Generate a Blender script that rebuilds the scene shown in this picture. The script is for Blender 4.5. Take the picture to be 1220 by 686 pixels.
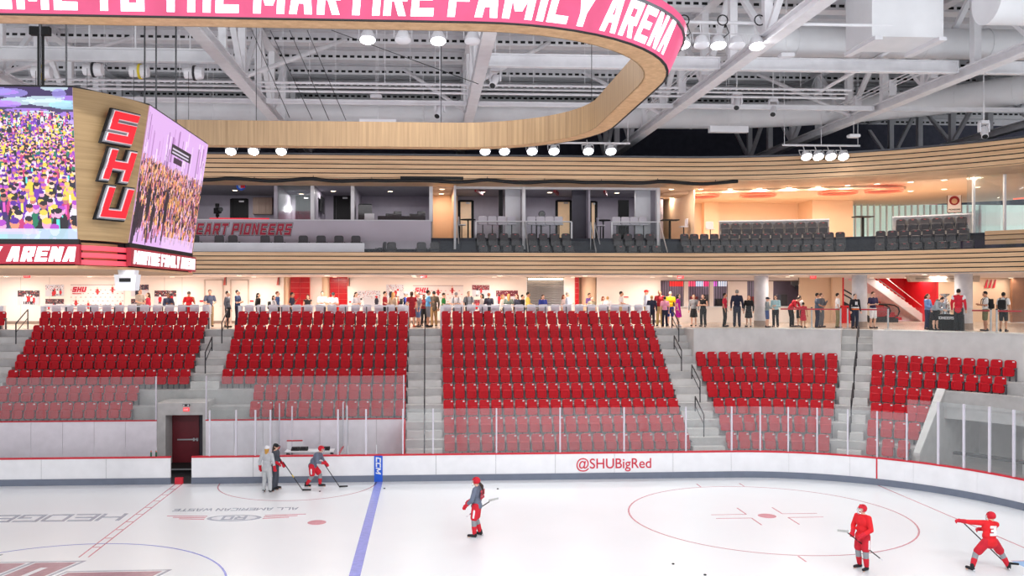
import bpy, bmesh, math, random
import numpy as np
from mathutils import Vector, Matrix
random.seed(7)
for o in list(bpy.data.objects): bpy.data.objects.remove(o)
sc = bpy.context.scene
COL = sc.collection
PI = math.pi

# ------------------------------------------------------------------ camera, world, exposure
CAM = (9.69, -22.81, 7.46); YAW = .0575; F = 1072.8; CX = 571.1; CY = 348.8
cd = bpy.data.cameras.new('camera'); cam = bpy.data.objects.new('camera', cd); COL.objects.link(cam)
cam.location = CAM; cam.rotation_euler = (PI/2, 0, -YAW)
cd.sensor_width = 36; cd.lens = F/1220*36
cd.shift_x = (610-CX)/1220; cd.shift_y = (CY-343)/1220
cd.clip_end = 300
sc.camera = cam
sc.view_settings.view_transform = 'Standard'; sc.view_settings.look = 'None'
sc.view_settings.exposure = 0.06; sc.view_settings.gamma = 1; sc.view_settings.use_curve_mapping = False
w = bpy.data.worlds.new('world'); sc.world = w; w.use_nodes = True
w.node_tree.nodes['Background'].inputs[0].default_value = (.93, .95, 1, 1)
w.node_tree.nodes['Background'].inputs[1].default_value = 1.0
RINK_LAMP_W = 86; NEAR_FILL_W = 262; FASCIA_LAMP_W = 60; CONCOURSE_W = 84; SUITE_W = 50; CLUB_W = 60

# ------------------------------------------------------------------ helpers: materials
def lin(c):
    c = c/255.0
    return c/12.92 if c <= .04045 else ((c+.055)/1.055)**2.4
def L3(rgb): return tuple(lin(x) for x in rgb)
MATS = {}
def mat(name, rgb, rough=.5, metal=0, var=.06, scale=3.0, emit=0, stretch=None, bump=0):
    """procedural principled material; colour varies a little by noise"""
    if name in MATS: return MATS[name]
    m = bpy.data.materials.new(name); m.use_nodes = True; nt = m.node_tree; N = nt.nodes; K = nt.links
    b = N['Principled BSDF']; b.inputs['Roughness'].default_value = rough; b.inputs['Metallic'].default_value = metal
    c = L3(rgb)
    if var:
        tc = N.new('ShaderNodeTexCoord'); mp = N.new('ShaderNodeMapping'); no = N.new('ShaderNodeTexNoise'); rp = N.new('ShaderNodeValToRGB')
        mp.inputs['Scale'].default_value = stretch or (1, 1, 1)
        no.inputs['Scale'].default_value = scale; no.inputs['Detail'].default_value = 4
        rp.color_ramp.elements[0].position = .3; rp.color_ramp.elements[1].position = .7
        rp.color_ramp.elements[0].color = tuple(max(0, x*(1-2*var)) for x in c)+(1,)
        rp.color_ramp.elements[1].color = tuple(min(1, x*(1+var)) for x in c)+(1,)
        K.new(tc.outputs['Object'], mp.inputs['Vector']); K.new(mp.outputs[0], no.inputs['Vector'])
        K.new(no.outputs[0], rp.inputs[0]); K.new(rp.outputs[0], b.inputs['Base Color'])
        if bump:
            bp = N.new('ShaderNodeBump'); bp.inputs['Strength'].default_value = bump; bp.inputs['Distance'].default_value = .02
            K.new(no.outputs[0], bp.inputs['Height']); K.new(bp.outputs[0], b.inputs['Normal'])
    else: b.inputs['Base Color'].default_value = c+(1,)
    if emit:
        b.inputs['Emission Color'].default_value = c+(1,); b.inputs['Emission Strength'].default_value = emit
    MATS[name] = m; return m
def glass_mat(name, veil, tint=(225, 230, 232), gloss=.06):
    """clear sheet with a light veil of scratches and reflections"""
    m = bpy.data.materials.new(name); m.use_nodes = True; nt = m.node_tree; N = nt.nodes; K = nt.links
    N.remove(N['Principled BSDF']); out = N['Material Output']
    tr = N.new('ShaderNodeBsdfTransparent'); tr.inputs[0].default_value = (.97, .985, .98, 1)
    df = N.new('ShaderNodeBsdfPrincipled'); df.inputs['Base Color'].default_value = L3(tint)+(1,); df.inputs['Roughness'].default_value = .25
    gl = N.new('ShaderNodeBsdfGlossy'); gl.inputs['Roughness'].default_value = .03
    a = N.new('ShaderNodeMixShader'); a.inputs[0].default_value = veil
    b = N.new('ShaderNodeMixShader'); b.inputs[0].default_value = gloss
    K.new(tr.outputs[0], a.inputs[1]); K.new(df.outputs[0], a.inputs[2]); K.new(a.outputs[0], b.inputs[1]); K.new(gl.outputs[0], b.inputs[2])
    K.new(b.outputs[0], out.inputs[0]); MATS[name] = m; return m
def print_mat(name, emit=0, rough=.5):
    """flat print or screen: colour comes from the sheet's own colour attribute"""
    if name in MATS: return MATS[name]
    m = bpy.data.materials.new(name); m.use_nodes = True; nt = m.node_tree; b = nt.nodes['Principled BSDF']
    a = nt.nodes.new('ShaderNodeAttribute'); a.attribute_name = 'ink'
    b.inputs['Roughness'].default_value = rough
    if emit:
        b.inputs['Base Color'].default_value = (.01, .01, .01, 1)
        nt.links.new(a.outputs['Color'], b.inputs['Emission Color']); b.inputs['Emission Strength'].default_value = emit
    else: nt.links.new(a.outputs['Color'], b.inputs['Base Color'])
    MATS[name] = m; return m
def wood_mat(name, dark, light, stretch, rough=.45, scale=2.0):
    m = bpy.data.materials.new(name); m.use_nodes = True; nt = m.node_tree; N = nt.nodes; K = nt.links; b = N['Principled BSDF']
    tc = N.new('ShaderNodeTexCoord'); mp = N.new('ShaderNodeMapping'); mp.inputs['Scale'].default_value = stretch
    no = N.new('ShaderNodeTexNoise'); no.inputs['Scale'].default_value = scale; no.inputs['Detail'].default_value = 6; no.inputs['Roughness'].default_value = .65
    rp = N.new('ShaderNodeValToRGB'); rp.color_ramp.elements[0].position = .32; rp.color_ramp.elements[1].position = .68
    rp.color_ramp.elements[0].color = L3(dark)+(1,); rp.color_ramp.elements[1].color = L3(light)+(1,)
    K.new(tc.outputs['Object'], mp.inputs[0]); K.new(mp.outputs[0], no.inputs['Vector']); K.new(no.outputs[0], rp.inputs[0]); K.new(rp.outputs[0], b.inputs['Base Color'])
    b.inputs['Roughness'].default_value = rough; MATS[name] = m; return m

# ------------------------------------------------------------------ helpers: meshes
class MB:
    def __init__(s): s.v = []; s.f = []; s.m = []
    def add(s, vs, fs, mi=0):
        n = len(s.v); s.v += [tuple(p) for p in vs]; s.f += [tuple(n+i for i in f) for f in fs]; s.m += [mi]*len(fs); return s
    def box(s, x0, x1, y0, y1, z0, z1, mi=0):
        return s.add([(x0,y0,z0),(x1,y0,z0),(x1,y1,z0),(x0,y1,z0),(x0,y0,z1),(x1,y0,z1),(x1,y1,z1),(x0,y1,z1)],
                     [(0,3,2,1),(4,5,6,7),(0,1,5,4),(1,2,6,5),(2,3,7,6),(3,0,4,7)], mi)
    def prism(s, poly, a, b, ax='y', mi=0):
        """2-D polygon pushed along an axis; ax 'y': poly is (x,z); 'z': (x,y); 'x': (y,z)"""
        def P(p, t): return (p[0], t, p[1]) if ax == 'y' else (p[0], p[1], t) if ax == 'z' else (t, p[0], p[1])
        n = len(poly)
        return s.add([P(p, a) for p in poly]+[P(p, b) for p in poly],
                     [tuple(range(n)), tuple(range(2*n-1, n-1, -1))]+[(i, n+i, n+(i+1) % n, (i+1) % n) for i in range(n)], mi)
    def cyl(s, p0, p1, r0, r1=None, n=10, mi=0, caps=True):
        r1 = r0 if r1 is None else r1
        p0 = Vector(p0); p1 = Vector(p1); d = p1-p0
        if d.length < 1e-6: return s
        d.normalize(); a = d.orthogonal().normalized(); b = d.cross(a)
        vs = []
        for p, r in ((p0, r0), (p1, r1)):
            for i in range(n):
                t = 2*PI*(i+.5)/n; vs.append(p+a*(r*math.cos(t))+b*(r*math.sin(t)))
        fs = [(i, (i+1) % n, n+(i+1) % n, n+i) for i in range(n)]
        if caps: fs += [tuple(range(n-1, -1, -1)), tuple(range(n, 2*n))]
        return s.add(vs, fs, mi)
    def tube(s, pts, r, n=8, mi=0, closed=False):
        pts = [Vector(p) for p in pts]; k = len(pts); vs = []; up = None
        for i, p in enumerate(pts):
            a = pts[i-1] if (i > 0 or closed) else p; b = pts[(i+1) % k] if (i < k-1 or closed) else p
            d = (b-a).normalized()
            if up is None: up = d.orthogonal().normalized()
            up = (up-d*up.dot(d)).normalized(); q = d.cross(up)
            for j in range(n):
                t = 2*PI*j/n; vs.append(p+up*(r*math.cos(t))+q*(r*math.sin(t)))
        fs = []
        for i in range(k if closed else k-1):
            i2 = (i+1) % k
            fs += [(i*n+j, i*n+(j+1) % n, i2*n+(j+1) % n, i2*n+j) for j in range(n)]
        if not closed: fs += [tuple(range(n-1, -1, -1)), tuple((k-1)*n+j for j in range(n))]
        return s.add(vs, fs, mi)
    def lathe(s, prof, n=20, c=(0,0,0), mi=0):
        vs = []; k = len(prof)
        for r, z in prof:
            for j in range(n):
                t = 2*PI*j/n; vs.append((c[0]+r*math.cos(t), c[1]+r*math.sin(t), c[2]+z))
        fs = [(i*n+j, i*n+(j+1) % n, (i+1)*n+(j+1) % n, (i+1)*n+j) for i in range(k-1) for j in range(n)]
        fs += [tuple(range(n-1, -1, -1)), tuple((k-1)*n+j for j in range(n))]
        return s.add(vs, fs, mi)
    def ell(s, c, r, n=12, m=8, mi=0, M=None):
        vs = []; c = Vector(c)
        for i in range(m+1):
            f = PI*i/m
            for j in range(n):
                t = 2*PI*j/n; p = Vector((r[0]*math.sin(f)*math.cos(t), r[1]*math.sin(f)*math.sin(t), r[2]*math.cos(f)))
                vs.append(c+(M @ p if M else p))
        return s.add(vs, [(i*n+j, (i+1)*n+j, (i+1)*n+(j+1) % n, i*n+(j+1) % n) for i in range(m) for j in range(n)], mi)
    def cap(s, p0, p1, r0, r1, n=12):
        """tapered limb with round ends, for fusing"""
        p0 = Vector(p0); p1 = Vector(p1); s.cyl(p0, p1, r0, r1, n); s.ell(p0, (r0,)*3, n, 8); s.ell(p1, (r1,)*3, n, 8); return s
    def slab(s, w, h, t, r, c=(0,0,0), inset=.03, dep=.0, mi=0, tilt=0):
        """upright rounded panel facing -y, centred on x, bottom at c.z; its front field set back by dep"""
        def ring(w, h, r, z0):
            o = []
            for cx, cz, a0 in ((w/2-r, h-r, 0), (-w/2+r, h-r, 90), (-w/2+r, r, 180), (w/2-r, r, 270)):
                for k in range(4):
                    a = math.radians(a0+30*k); o.append((cx+r*math.cos(a), z0+cz+r*math.sin(a)))
            return o
        A = ring(w, h, r, 0); B = ring(w-2*inset, h-2*inset, max(r-inset, .004), inset); n = 16
        vs = []
        for R, y in ((A, t), (A, .012), (ring(w-.02, h-.02, r, .01), 0), (B, .0), (B, dep)):
            vs += [(c[0]+x, c[1]+y+tilt*z, c[2]+z) for x, z in R]
        fs = [tuple(range(n))]+[tuple(reversed(range(4*n, 5*n)))]
        for k in range(4): fs += [(k*n+(i+1) % n, k*n+i, (k+1)*n+i, (k+1)*n+(i+1) % n) for i in range(n)]
        return s.add(vs, fs, mi)
    def sweep(s, prof, s0, s1, mi=0, step=2.5):
        """closed (offset, height) outline carried along the rink's outline"""
        ss = samples(s0, s1, step); n = len(prof); vs = []
        for q in ss:
            for d, z in prof:
                x, y = path(q, d); vs.append((x, y, z))
        fs = [(i*n+j, (i+1)*n+j, (i+1)*n+(j+1) % n, i*n+(j+1) % n) for i in range(len(ss)-1) for j in range(n)]
        fs += [tuple(range(n)), tuple((len(ss)-1)*n+j for j in range(n-1, -1, -1))]
        return s.add(vs, fs, mi)
    def mesh(s, name, mats, smooth=False):
        me = bpy.data.meshes.new(name); me.from_pydata(s.v, [], s.f)
        for m in (mats if isinstance(mats, (list, tuple)) else [mats]): me.materials.append(m)
        if len(set(s.m)) > 1: me.polygons.foreach_set('material_index', s.m)
        bm = bmesh.new(); bm.from_mesh(me); bmesh.ops.recalc_face_normals(bm, faces=bm.faces); bm.to_mesh(me); bm.free()
        if smooth:
            me.shade_smooth()
            try: me.set_sharp_from_angle(angle=math.radians(smooth if smooth > 1 else 40))
            except Exception: pass
        return me
    def obj(s, name, mats, parent=None, loc=(0,0,0), rz=0, smooth=False):
        return link(name, s.mesh(name, mats, smooth), parent, loc, rz)
def link(name, data, parent=None, loc=(0,0,0), rz=0):
    o = bpy.data.objects.new(name, data); COL.objects.link(o); o.location = loc; o.rotation_euler = (0, 0, rz)
    if parent: o.parent = parent
    return o
def tag(o, label, cat, group=None, kind=None):
    o['label'] = label; o['category'] = cat
    if group: o['group'] = group
    if kind: o['kind'] = kind
    return o
def thing(name, label, cat, loc=(0,0,0), rz=0, group=None):
    return tag(link(name, None, None, loc, rz), label, cat, group)
def struct(o, label=None, cat=None):
    o['kind'] = 'structure'
    if label: o['label'] = label
    if cat: o['category'] = cat
    return o
def children(o): return CH.get(o.name, [])
CH = {}
def tree_copy(root, loc, rz, label=None, group=None):
    """a copy of a thing with copies of its parts and sub-parts (shared mesh data)"""
    def cp(o, par):
        c = o.copy(); COL.objects.link(c); c.parent = par
        for k in KIDS.get(o, []): cp(k, c)
        return c
    KIDS = {}
    for k in root.children_recursive: KIDS.setdefault(k.parent, []).append(k)
    r = cp(root, None); r.location = loc; r.rotation_euler = (0, 0, rz)
    if label: r['label'] = label
    if group: r['group'] = group
    return r
ORD = 'first second third fourth fifth sixth seventh eighth ninth tenth eleventh twelfth thirteenth fourteenth fifteenth sixteenth seventeenth eighteenth nineteenth twentieth'.split()

# ------------------------------------------------------------------ helpers: the rink outline and picture rays
RC = (21.95, 4.42); RR = 8.53; SR = 16.0; YB = 12.95
def theta(s): return max(0, (s-RC[0])/SR)
def path(s, d):
    if s <= RC[0]: return (s, YB+d)
    t = theta(s); return (RC[0]+(RR+d)*math.sin(t), RC[1]+(RR+d)*math.cos(t))
def samples(s0, s1, step=2.5):
    o = [s0]
    if s1 > RC[0]:
        a = max(s0, RC[0])
        if a > s0: o.append(a)
        n = max(1, int(math.ceil(math.degrees(theta(s1)-theta(a))/step)))
        o += [a+(s1-a)*k/n for k in range(1, n+1)]
    else: o.append(s1)
    return o
def ray(u, v):
    r = (u-CX)/F; c, s = math.cos(YAW), math.sin(YAW)
    return (r*c+s, -r*s+c, -(v-CY)/F)
def onY(u, v, Y):
    d = ray(u, v); t = (Y-CAM[1])/d[1]; return (CAM[0]+d[0]*t, Y, CAM[2]+d[2]*t)
def onZ(u, v, Z=0):
    d = ray(u, v); t = (Z-CAM[2])/d[2]; return (CAM[0]+d[0]*t, CAM[1]+d[1]*t, Z)
def onD(u, v, d):
    """where the picture ray meets the upright surface at offset d from the boards: (s, z)"""
    p = onY(u, v, YB+d)
    if p[0] <= RC[0]: return (p[0], p[2])
    r = ray(u, v); ox = CAM[0]-RC[0]; oy = CAM[1]-RC[1]
    a = r[0]**2+r[1]**2; b = 2*(ox*r[0]+oy*r[1]); c = ox*ox+oy*oy-(RR+d)**2
    t = (-b+math.sqrt(max(0, b*b-4*a*c)))/(2*a)
    x, y = CAM[0]+r[0]*t-RC[0], CAM[1]+r[1]*t-RC[1]
    return (RC[0]+SR*math.atan2(x, y), CAM[2]+r[2]*t)

# ------------------------------------------------------------------ helpers: block lettering
GL = {'A': [(0,0,.3,1),(1,0,.7,1),(.3,1,.7,1),(.15,.33,.85,.33)], 'B': [(0,0,0,1),(0,1,.9,1),(0,.5,.9,.5),(0,0,.9,0),(.95,.5,.95,1),(1,0,1,.5)],
 'C': [(0,0,0,1),(0,1,1,1),(0,0,1,0)], 'D': [(0,0,0,1),(0,1,.9,1),(0,0,.9,0),(1,.1,1,.9)], 'E': [(0,0,0,1),(0,1,1,1),(0,.5,.85,.5),(0,0,1,0)],
 'F': [(0,0,0,1),(0,1,1,1),(0,.48,.85,.48)], 'G': [(0,0,0,1),(0,1,1,1),(0,0,1,0),(1,0,1,.45),(.55,.45,1,.45)], 'H': [(0,0,0,1),(1,0,1,1),(0,.5,1,.5)],
 'I': [(.5,0,.5,1)], 'K': [(0,0,0,1),(0,.45,1,1),(.2,.55,1,0)], 'L': [(0,0,0,1),(0,0,1,0)], 'M': [(0,0,0,1),(1,0,1,1),(0,1,.5,.25),(1,1,.5,.25)],
 'N': [(0,0,0,1),(1,0,1,1),(0,1,1,0)], 'O': [(0,0,0,1),(1,0,1,1),(0,1,1,1),(0,0,1,0)], 'P': [(0,0,0,1),(0,1,1,1),(1,.5,1,1),(0,.45,1,.45)],
 'R': [(0,0,0,1),(0,1,1,1),(1,.5,1,1),(0,.45,1,.45),(.45,.45,1,0)], 'S': [(0,.5,0,1),(0,1,1,1),(0,.5,1,.5),(1,0,1,.5),(0,0,1,0)],
 'T': [(.5,0,.5,1),(0,1,1,1)], 'U': [(0,0,0,1),(1,0,1,1),(0,0,1,0)], 'V': [(0,1,.5,0),(1,1,.5,0)], 'W': [(0,1,.22,0),(1,1,.78,0),(.22,0,.5,.75),(.78,0,.5,.75)],
 'X': [(0,0,1,1),(0,1,1,0)], 'Y': [(0,1,.5,.45),(1,1,.5,.45),(.5,0,.5,.5)], '3': [(1,0,1,1),(0,1,1,1),(.25,.5,1,.5),(0,0,1,0)], '2': [(1,.5,1,1),(0,1,1,1),(0,.5,1,.5),(0,0,0,.5),(0,0,1,0)],
 '1': [(.5,0,.5,1)], '7': [(0,1,1,1),(1,1,.4,0)], '9': [(0,.5,0,1),(0,1,1,1),(0,.5,1,.5),(1,0,1,1),(0,0,1,0)], '0': [(0,0,0,1),(1,0,1,1),(0,1,1,1),(0,0,1,0)]}
WID = {'I': .28, 'M': 1.35, 'W': 1.4, '1': .4, ' ': .42}
def block_text(txt, h, wr=.6, t=.2, shear=.0, gap=.1, grow=0):
    """quads of heavy block letters, origin at the lower left; returns (quads, width)"""
    out = []; x = 0; T = t*h+2*grow; block_text.ids = []
    for ci, ch in enumerate(txt):
        cw = wr*h*WID.get(ch, 1)
        if ch == ' ': x += cw; continue
        iw = max(cw-t*h, 1e-4); ih = h-t*h
        for x0, y0, x1, y1 in GL.get(ch, GL['O']):
            a = (x+t*h/2+x0*iw, t*h/2+y0*ih); b = (x+t*h/2+x1*iw, t*h/2+y1*ih)
            if abs(b[1]-a[1]) > .35*abs(b[0]-a[0]):
                if a[1] > b[1]: a, b = b, a
                dx = b[0]-a[0]; dy = b[1]-a[1]; e = T/2; k = dx/dy
                lo, hi = (a[0]-k*e, a[1]-e), (b[0]+k*e, b[1]+e)
                if abs(k) > .05: lo, hi = (a[0], a[1]-e), (b[0], b[1]+e)
                q = [(lo[0]-T/2, lo[1]), (lo[0]+T/2, lo[1]), (hi[0]+T/2, hi[1]), (hi[0]-T/2, hi[1])]
            else:
                if a[0] > b[0]: a, b = b, a
                q = [(a[0]-T/2, a[1]-T/2), (b[0]+T/2, b[1]-T/2), (b[0]+T/2, b[1]+T/2), (a[0]-T/2, a[1]+T/2)]
            out.append([(p[0]+shear*p[1], p[1]) for p in q]); block_text.ids.append(ci)
        x += cw+gap*h
    return out, x-gap*h
def letter_mb(quads, fn, thick):
    """letters as raised solids; fn(x, y, out) gives the point, out = height above the carrier"""
    mb = MB()
    for qi, q in enumerate(quads):
        tk = thick*(1+.04*(qi % 6)); vs = [fn(x, y, -.0) for x, y in q]+[fn(x, y, tk) for x, y in q]
        mb.add(vs, [(0,1,2,3),(4,5,6,7),(0,1,5,4),(1,2,6,5),(2,3,7,6),(3,0,4,7)])
    return mb
def font_mesh(txt, size, extrude=.004, shear=0, offset=0, align='CENTER'):
    """rounded lettering from the built-in font, as mesh in the x-y plane"""
    c = bpy.data.curves.new('lettering', 'FONT'); c.body = txt; c.size = size; c.extrude = extrude; c.shear = shear; c.offset = offset
    c.align_x = align; c.align_y = 'CENTER'
    o = bpy.data.objects.new('lettering', c); COL.objects.link(o)
    dg = bpy.context.evaluated_depsgraph_get(); me = bpy.data.meshes.new_from_object(o.evaluated_get(dg))
    bpy.data.objects.remove(o); return me
def sheet(name, w, h, arr, m, thick=.02):
    """upright flat sheet facing -y, origin at its centre, printed with arr (rows from the top, 3 values 0..255)"""
    H, W = arr.shape[:2]
    xs = np.linspace(-w/2, w/2, W+1); zs = np.linspace(h/2, -h/2, H+1)
    X, Z = np.meshgrid(xs, zs); v = np.stack([X.ravel(), np.full(X.size, -thick), Z.ravel()], 1)
    i = np.arange(H)[:, None]*(W+1)+np.arange(W)[None]; f = np.stack([i+W+1, i+W+2, i+1, i], -1).reshape(-1, 4)
    vs = [tuple(p) for p in v.tolist()]; n = len(vs)
    vs += [(-w/2, 0, -h/2), (w/2, 0, -h/2), (w/2, 0, h/2), (-w/2, 0, h/2)]
    c = [H*(W+1), H*(W+1)+W, W, 0]
    fs = f.tolist()+[[n+3, n+2, n+1, n], [c[1], c[0], n, n+1], [c[2], c[1], n+1, n+2], [c[3], c[2], n+2, n+3], [c[0], c[3], n+3, n]]
    me = bpy.data.meshes.new(name); me.from_pydata(vs, [], fs); me.materials.append(m)
    a = np.clip(arr, 0, 255)/255.; a = np.where(a <= .04045, a/12.92, ((a+.055)/1.055)**2.4).reshape(-1, 3)
    col = np.concatenate([np.repeat(a, 4, 0), np.tile(a.mean(0), (20, 1))]); col = np.concatenate([col, np.ones((len(col), 1))], 1)
    at = me.color_attributes.new('ink', 'FLOAT_COLOR', 'CORNER'); at.data.foreach_set('color', col.astype(np.float32).ravel())
    return me

# ------------------------------------------------------------------ materials
WHITE = mat('white_paint', (232, 232, 236), .45, var=.03, scale=1.5)
STEEL = mat('white_steel', (236, 236, 239), .5, var=.03)
DECKM = mat('roof_deck', (222, 223, 226), .7, var=.04)
DUCTM = mat('duct_white', (232, 233, 235), .55, var=.03, scale=1)
BOARDM = mat('board_white', (240, 240, 242), .3, var=.025, scale=2)
BENCHW = mat('bench_wall_white', (240, 234, 241), .35, var=.03)
KICK = mat('kick_grey', (112, 120, 136), .5, var=.04)
REDP = mat('red_plastic', (205, 26, 48), .4, var=.05)
SEATR = mat('seat_red', (198, 5, 28), .5, var=.05, scale=6); SEATR.node_tree.nodes['Principled BSDF'].inputs['Specular IOR Level'].default_value = .25
SEATK = mat('seat_black', (74, 72, 76), .45, var=.1, scale=6)
GREYM = mat('seat_grey_metal', (84, 86, 92), .45, metal=.3, var=.05)
DARKM = mat('dark_metal', (52, 52, 56), .4, metal=.5, var=.05)
BLACK = mat('black_matte', (16, 16, 19), .7, var=.1)
BLACKG = mat('black_gloss', (14, 14, 16), .25, var=.1)
CONC = mat('concrete', (188, 186, 184), .75, var=.07, scale=2.5, bump=.15)
CONCL = mat('concrete_light', (208, 206, 203), .65, var=.05, scale=2)
CREAM = mat('cream_wall', (244, 233, 227), .6, var=.02, scale=.6)
PEACH = mat('peach_wall', (236, 206, 176), .6, var=.02, scale=.6)
GREYW = mat('suite_wall_grey', (172, 166, 178), .6, var=.03)
DARKW = mat('suite_wall_dark', (70, 66, 78), .6, var=.05)
NAVY = mat('dark_navy_wall', (76, 78, 94), .8, var=.1)
TERR = mat('concourse_floor', (206, 190, 176), .25, var=.05, scale=5)
CARPET = mat('suite_floor_dark', (62, 66, 76), .7, var=.1)
SILVER = mat('polished_silver', (214, 216, 220), .16, metal=1, var=.04)
ALU = mat('aluminium', (200, 202, 206), .35, metal=.6, var=.03)
WOODH = wood_mat('wood_slat', (206, 162, 120), (236, 198, 156), (.25, .25, 8), scale=2)
WOODR = wood_mat('wood_ring', (150, 118, 84), (190, 156, 114), (5, 5, .12), scale=2)
WOODS = wood_mat('wood_scoreboard', (150, 122, 84), (178, 148, 106), (.25, .25, 9), scale=2)
DOORM = mat('dark_red_door', (112, 22, 36), .45, var=.08)
LINER = mat('ice_red_line', (214, 150, 158), .25, var=.08, scale=6)
LINEB = mat('ice_blue_line', (150, 158, 226), .25, var=.08, scale=6)
LINEG = mat('ice_grey_print', (164, 170, 182), .25, var=.08, scale=6)
LOGOM = mat('ice_maroon_print', (168, 132, 143), .25, var=.08, scale=6)
LENS = mat('lamp_lens', (250, 252, 255), .3, var=0, emit=14)
WARML = mat('warm_lens', (255, 226, 190), .3, var=0, emit=6)
BLUEP = mat('blue_print', (24, 92, 210), .4, var=.04)
GLASS = glass_mat('dasher_glass', .085, (214, 218, 222), .025)
GLASSF = glass_mat('guard_glass', .008, (205, 215, 220), .012)
GLASSD = glass_mat('suite_glass', .05, (150, 180, 185), .06)

# ice: white paint under clear ice with fine skate scratches
m = bpy.data.materials.new('ice'); m.use_nodes = True; N = m.node_tree.nodes; K = m.node_tree.links; b = N['Principled BSDF']
tc = N.new('ShaderNodeTexCoord'); no = N.new('ShaderNodeTexNoise'); no.inputs['Scale'].default_value = .3; no.inputs['Detail'].default_value = 5
rp = N.new('ShaderNodeValToRGB'); rp.color_ramp.elements[0].color = L3((226, 230, 232))+(1,); rp.color_ramp.elements[1].color = L3((238, 241, 243))+(1,)
K.new(tc.outputs['Object'], no.inputs['Vector']); K.new(no.outputs[0], rp.inputs[0])
vo = N.new('ShaderNodeTexNoise'); vo.inputs['Scale'].default_value = .3; vo.inputs['Detail'].default_value = 0
pp_ = N.new('ShaderNodeMath'); pp_.operation = 'MULTIPLY'; pp_.inputs[1].default_value = 14; pq_ = N.new('ShaderNodeMath'); pq_.operation = 'PINGPONG'; pq_.inputs[1].default_value = 1
sr = N.new('ShaderNodeValToRGB'); sr.color_ramp.elements[0].position = .0; sr.color_ramp.elements[0].color = (0, 0, 0, 1); sr.color_ramp.elements[1].position = .04; sr.color_ramp.elements[1].color = (0, 0, 0, 1)
K.new(vo.outputs[0], pp_.inputs[0]); K.new(pp_.outputs[0], pq_.inputs[0])
mx = N.new('ShaderNodeMixRGB'); mx.inputs[2].default_value = (.93, .94, .95, 1)
K.new(tc.outputs['Object'], vo.inputs['Vector']); K.new(pq_.outputs[0], sr.inputs[0]); K.new(sr.outputs[0], mx.inputs[0]); K.new(rp.outputs[0], mx.inputs[1]); K.new(mx.outputs[0], b.inputs['Base Color'])
n2 = N.new('ShaderNodeTexNoise'); n2.inputs['Scale'].default_value = .8; n2.inputs['Detail'].default_value = 2
rr = N.new('ShaderNodeMapRange'); rr.inputs[3].default_value = .26; rr.inputs[4].default_value = .30
K.new(tc.outputs['Object'], n2.inputs['Vector']); K.new(n2.outputs[0], rr.inputs[0]); b.inputs['Roughness'].default_value = .28
ICE = m; MATS['ice'] = m

# ------------------------------------------------------------------ rink lamps (each lamp carries its own light)
def lamp_parts():
    h = MB().lathe([(.05, .30), (.16, .28), (.22, .14), (.25, .02), (.25, 0)], 14).mesh('housing', STEEL, 40)
    l = MB().lathe([(.225, .0), (.225, -.02), (.16, -.05), (.01, -.06)], 14).mesh('lens', LENS, 40)
    y = MB().cyl((-.27, 0, .1), (-.27, 0, .42), .015, n=6).cyl((.27, 0, .1), (.27, 0, .42), .015, n=6).cyl((-.27, 0, .42), (.27, 0, .42), .02, n=6).cyl((0, 0, .42), (0, 0, .75), .02, n=6).mesh('yoke', STEEL)
    return h, l, y
LH, LL, LY = lamp_parts()
ld = bpy.data.lights.new('rink_lamp_light', 'AREA'); ld.shape = 'DISK'; ld.size = .45; ld.energy = RINK_LAMP_W; ld.color = (.97, .98, 1)
def rink_lamp(p, label, tilt=(0, 0), group=None, lit=True, data=None):
    t = thing('arena_lamp', label, 'lamp', p, 0, group)
    link('housing', LH, t); link('lens' if lit else 'dark_lens', LL if lit else LLD, t); link('yoke', LY, t)
    if lit:
        o = link('lamp_light', data or ld, t, (0, 0, -.09))
    t.rotation_euler = (tilt[0], tilt[1], 0)
    return t
lf = ld.copy(); lf.energy = FASCIA_LAMP_W; lf.spread = math.radians(95)
ln = ld.copy(); ln.energy = NEAR_FILL_W; ln.spread = math.radians(130)  # light of the added front fill row
LLD = LL.copy(); LLD.materials[0] = WHITE
rows = [('above the near stands', -15.5, 15.3, [-9+5.6*k for k in range(8)], 1.0), ('above the near half of the ice', -5, 15.3, [-9+5.6*k for k in range(8)], 0)]  # lamp rows out of view, added for general and frontal fill
for nm, y, z, xs, tl in rows:
    for k, x in enumerate(xs): rink_lamp((x, y, z), 'added unseen fill lamp %s, %s from left' % (nm, ORD[k]), (tl, 0), 'added fill lamps '+nm, data=ln if tl else None)
YA = onZ(522, 49, 15.2)[1]
for k, u in enumerate((438, 522, 813, 856, 902)):
    rink_lamp((onY(u, 49, YA)[0], YA, 15.2), 'lit round arena lamp high under the roof, %s from left in the upper row' % ORD[k], (-.3, 0), 'upper row of lit lamps')
for k, u in enumerate((480, 563, 836, 878)):
    rink_lamp((onY(u, 49, YA)[0], YA, 15.2), 'unlit round arena lamp high under the roof, %s from left' % ORD[k], (-.25, 0), 'unlit lamps under the roof', lit=False)
YL = 19.3; FASCIA_LAMPS = []
for k, u in enumerate((275, 302, 335, 578, 601, 634, 660, 701, 728, 961, 975, 990, 1005)):
    p = onY(u, 180.5, YL) if u < 900 else onY(u, 187, 18.6); FASCIA_LAMPS.append(p)
    rink_lamp(p, 'lit arena lamp just above the upper timber fascia, %s from left' % ORD[k], (-.6, 0), 'lamps above the upper fascia', data=lf)

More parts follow.
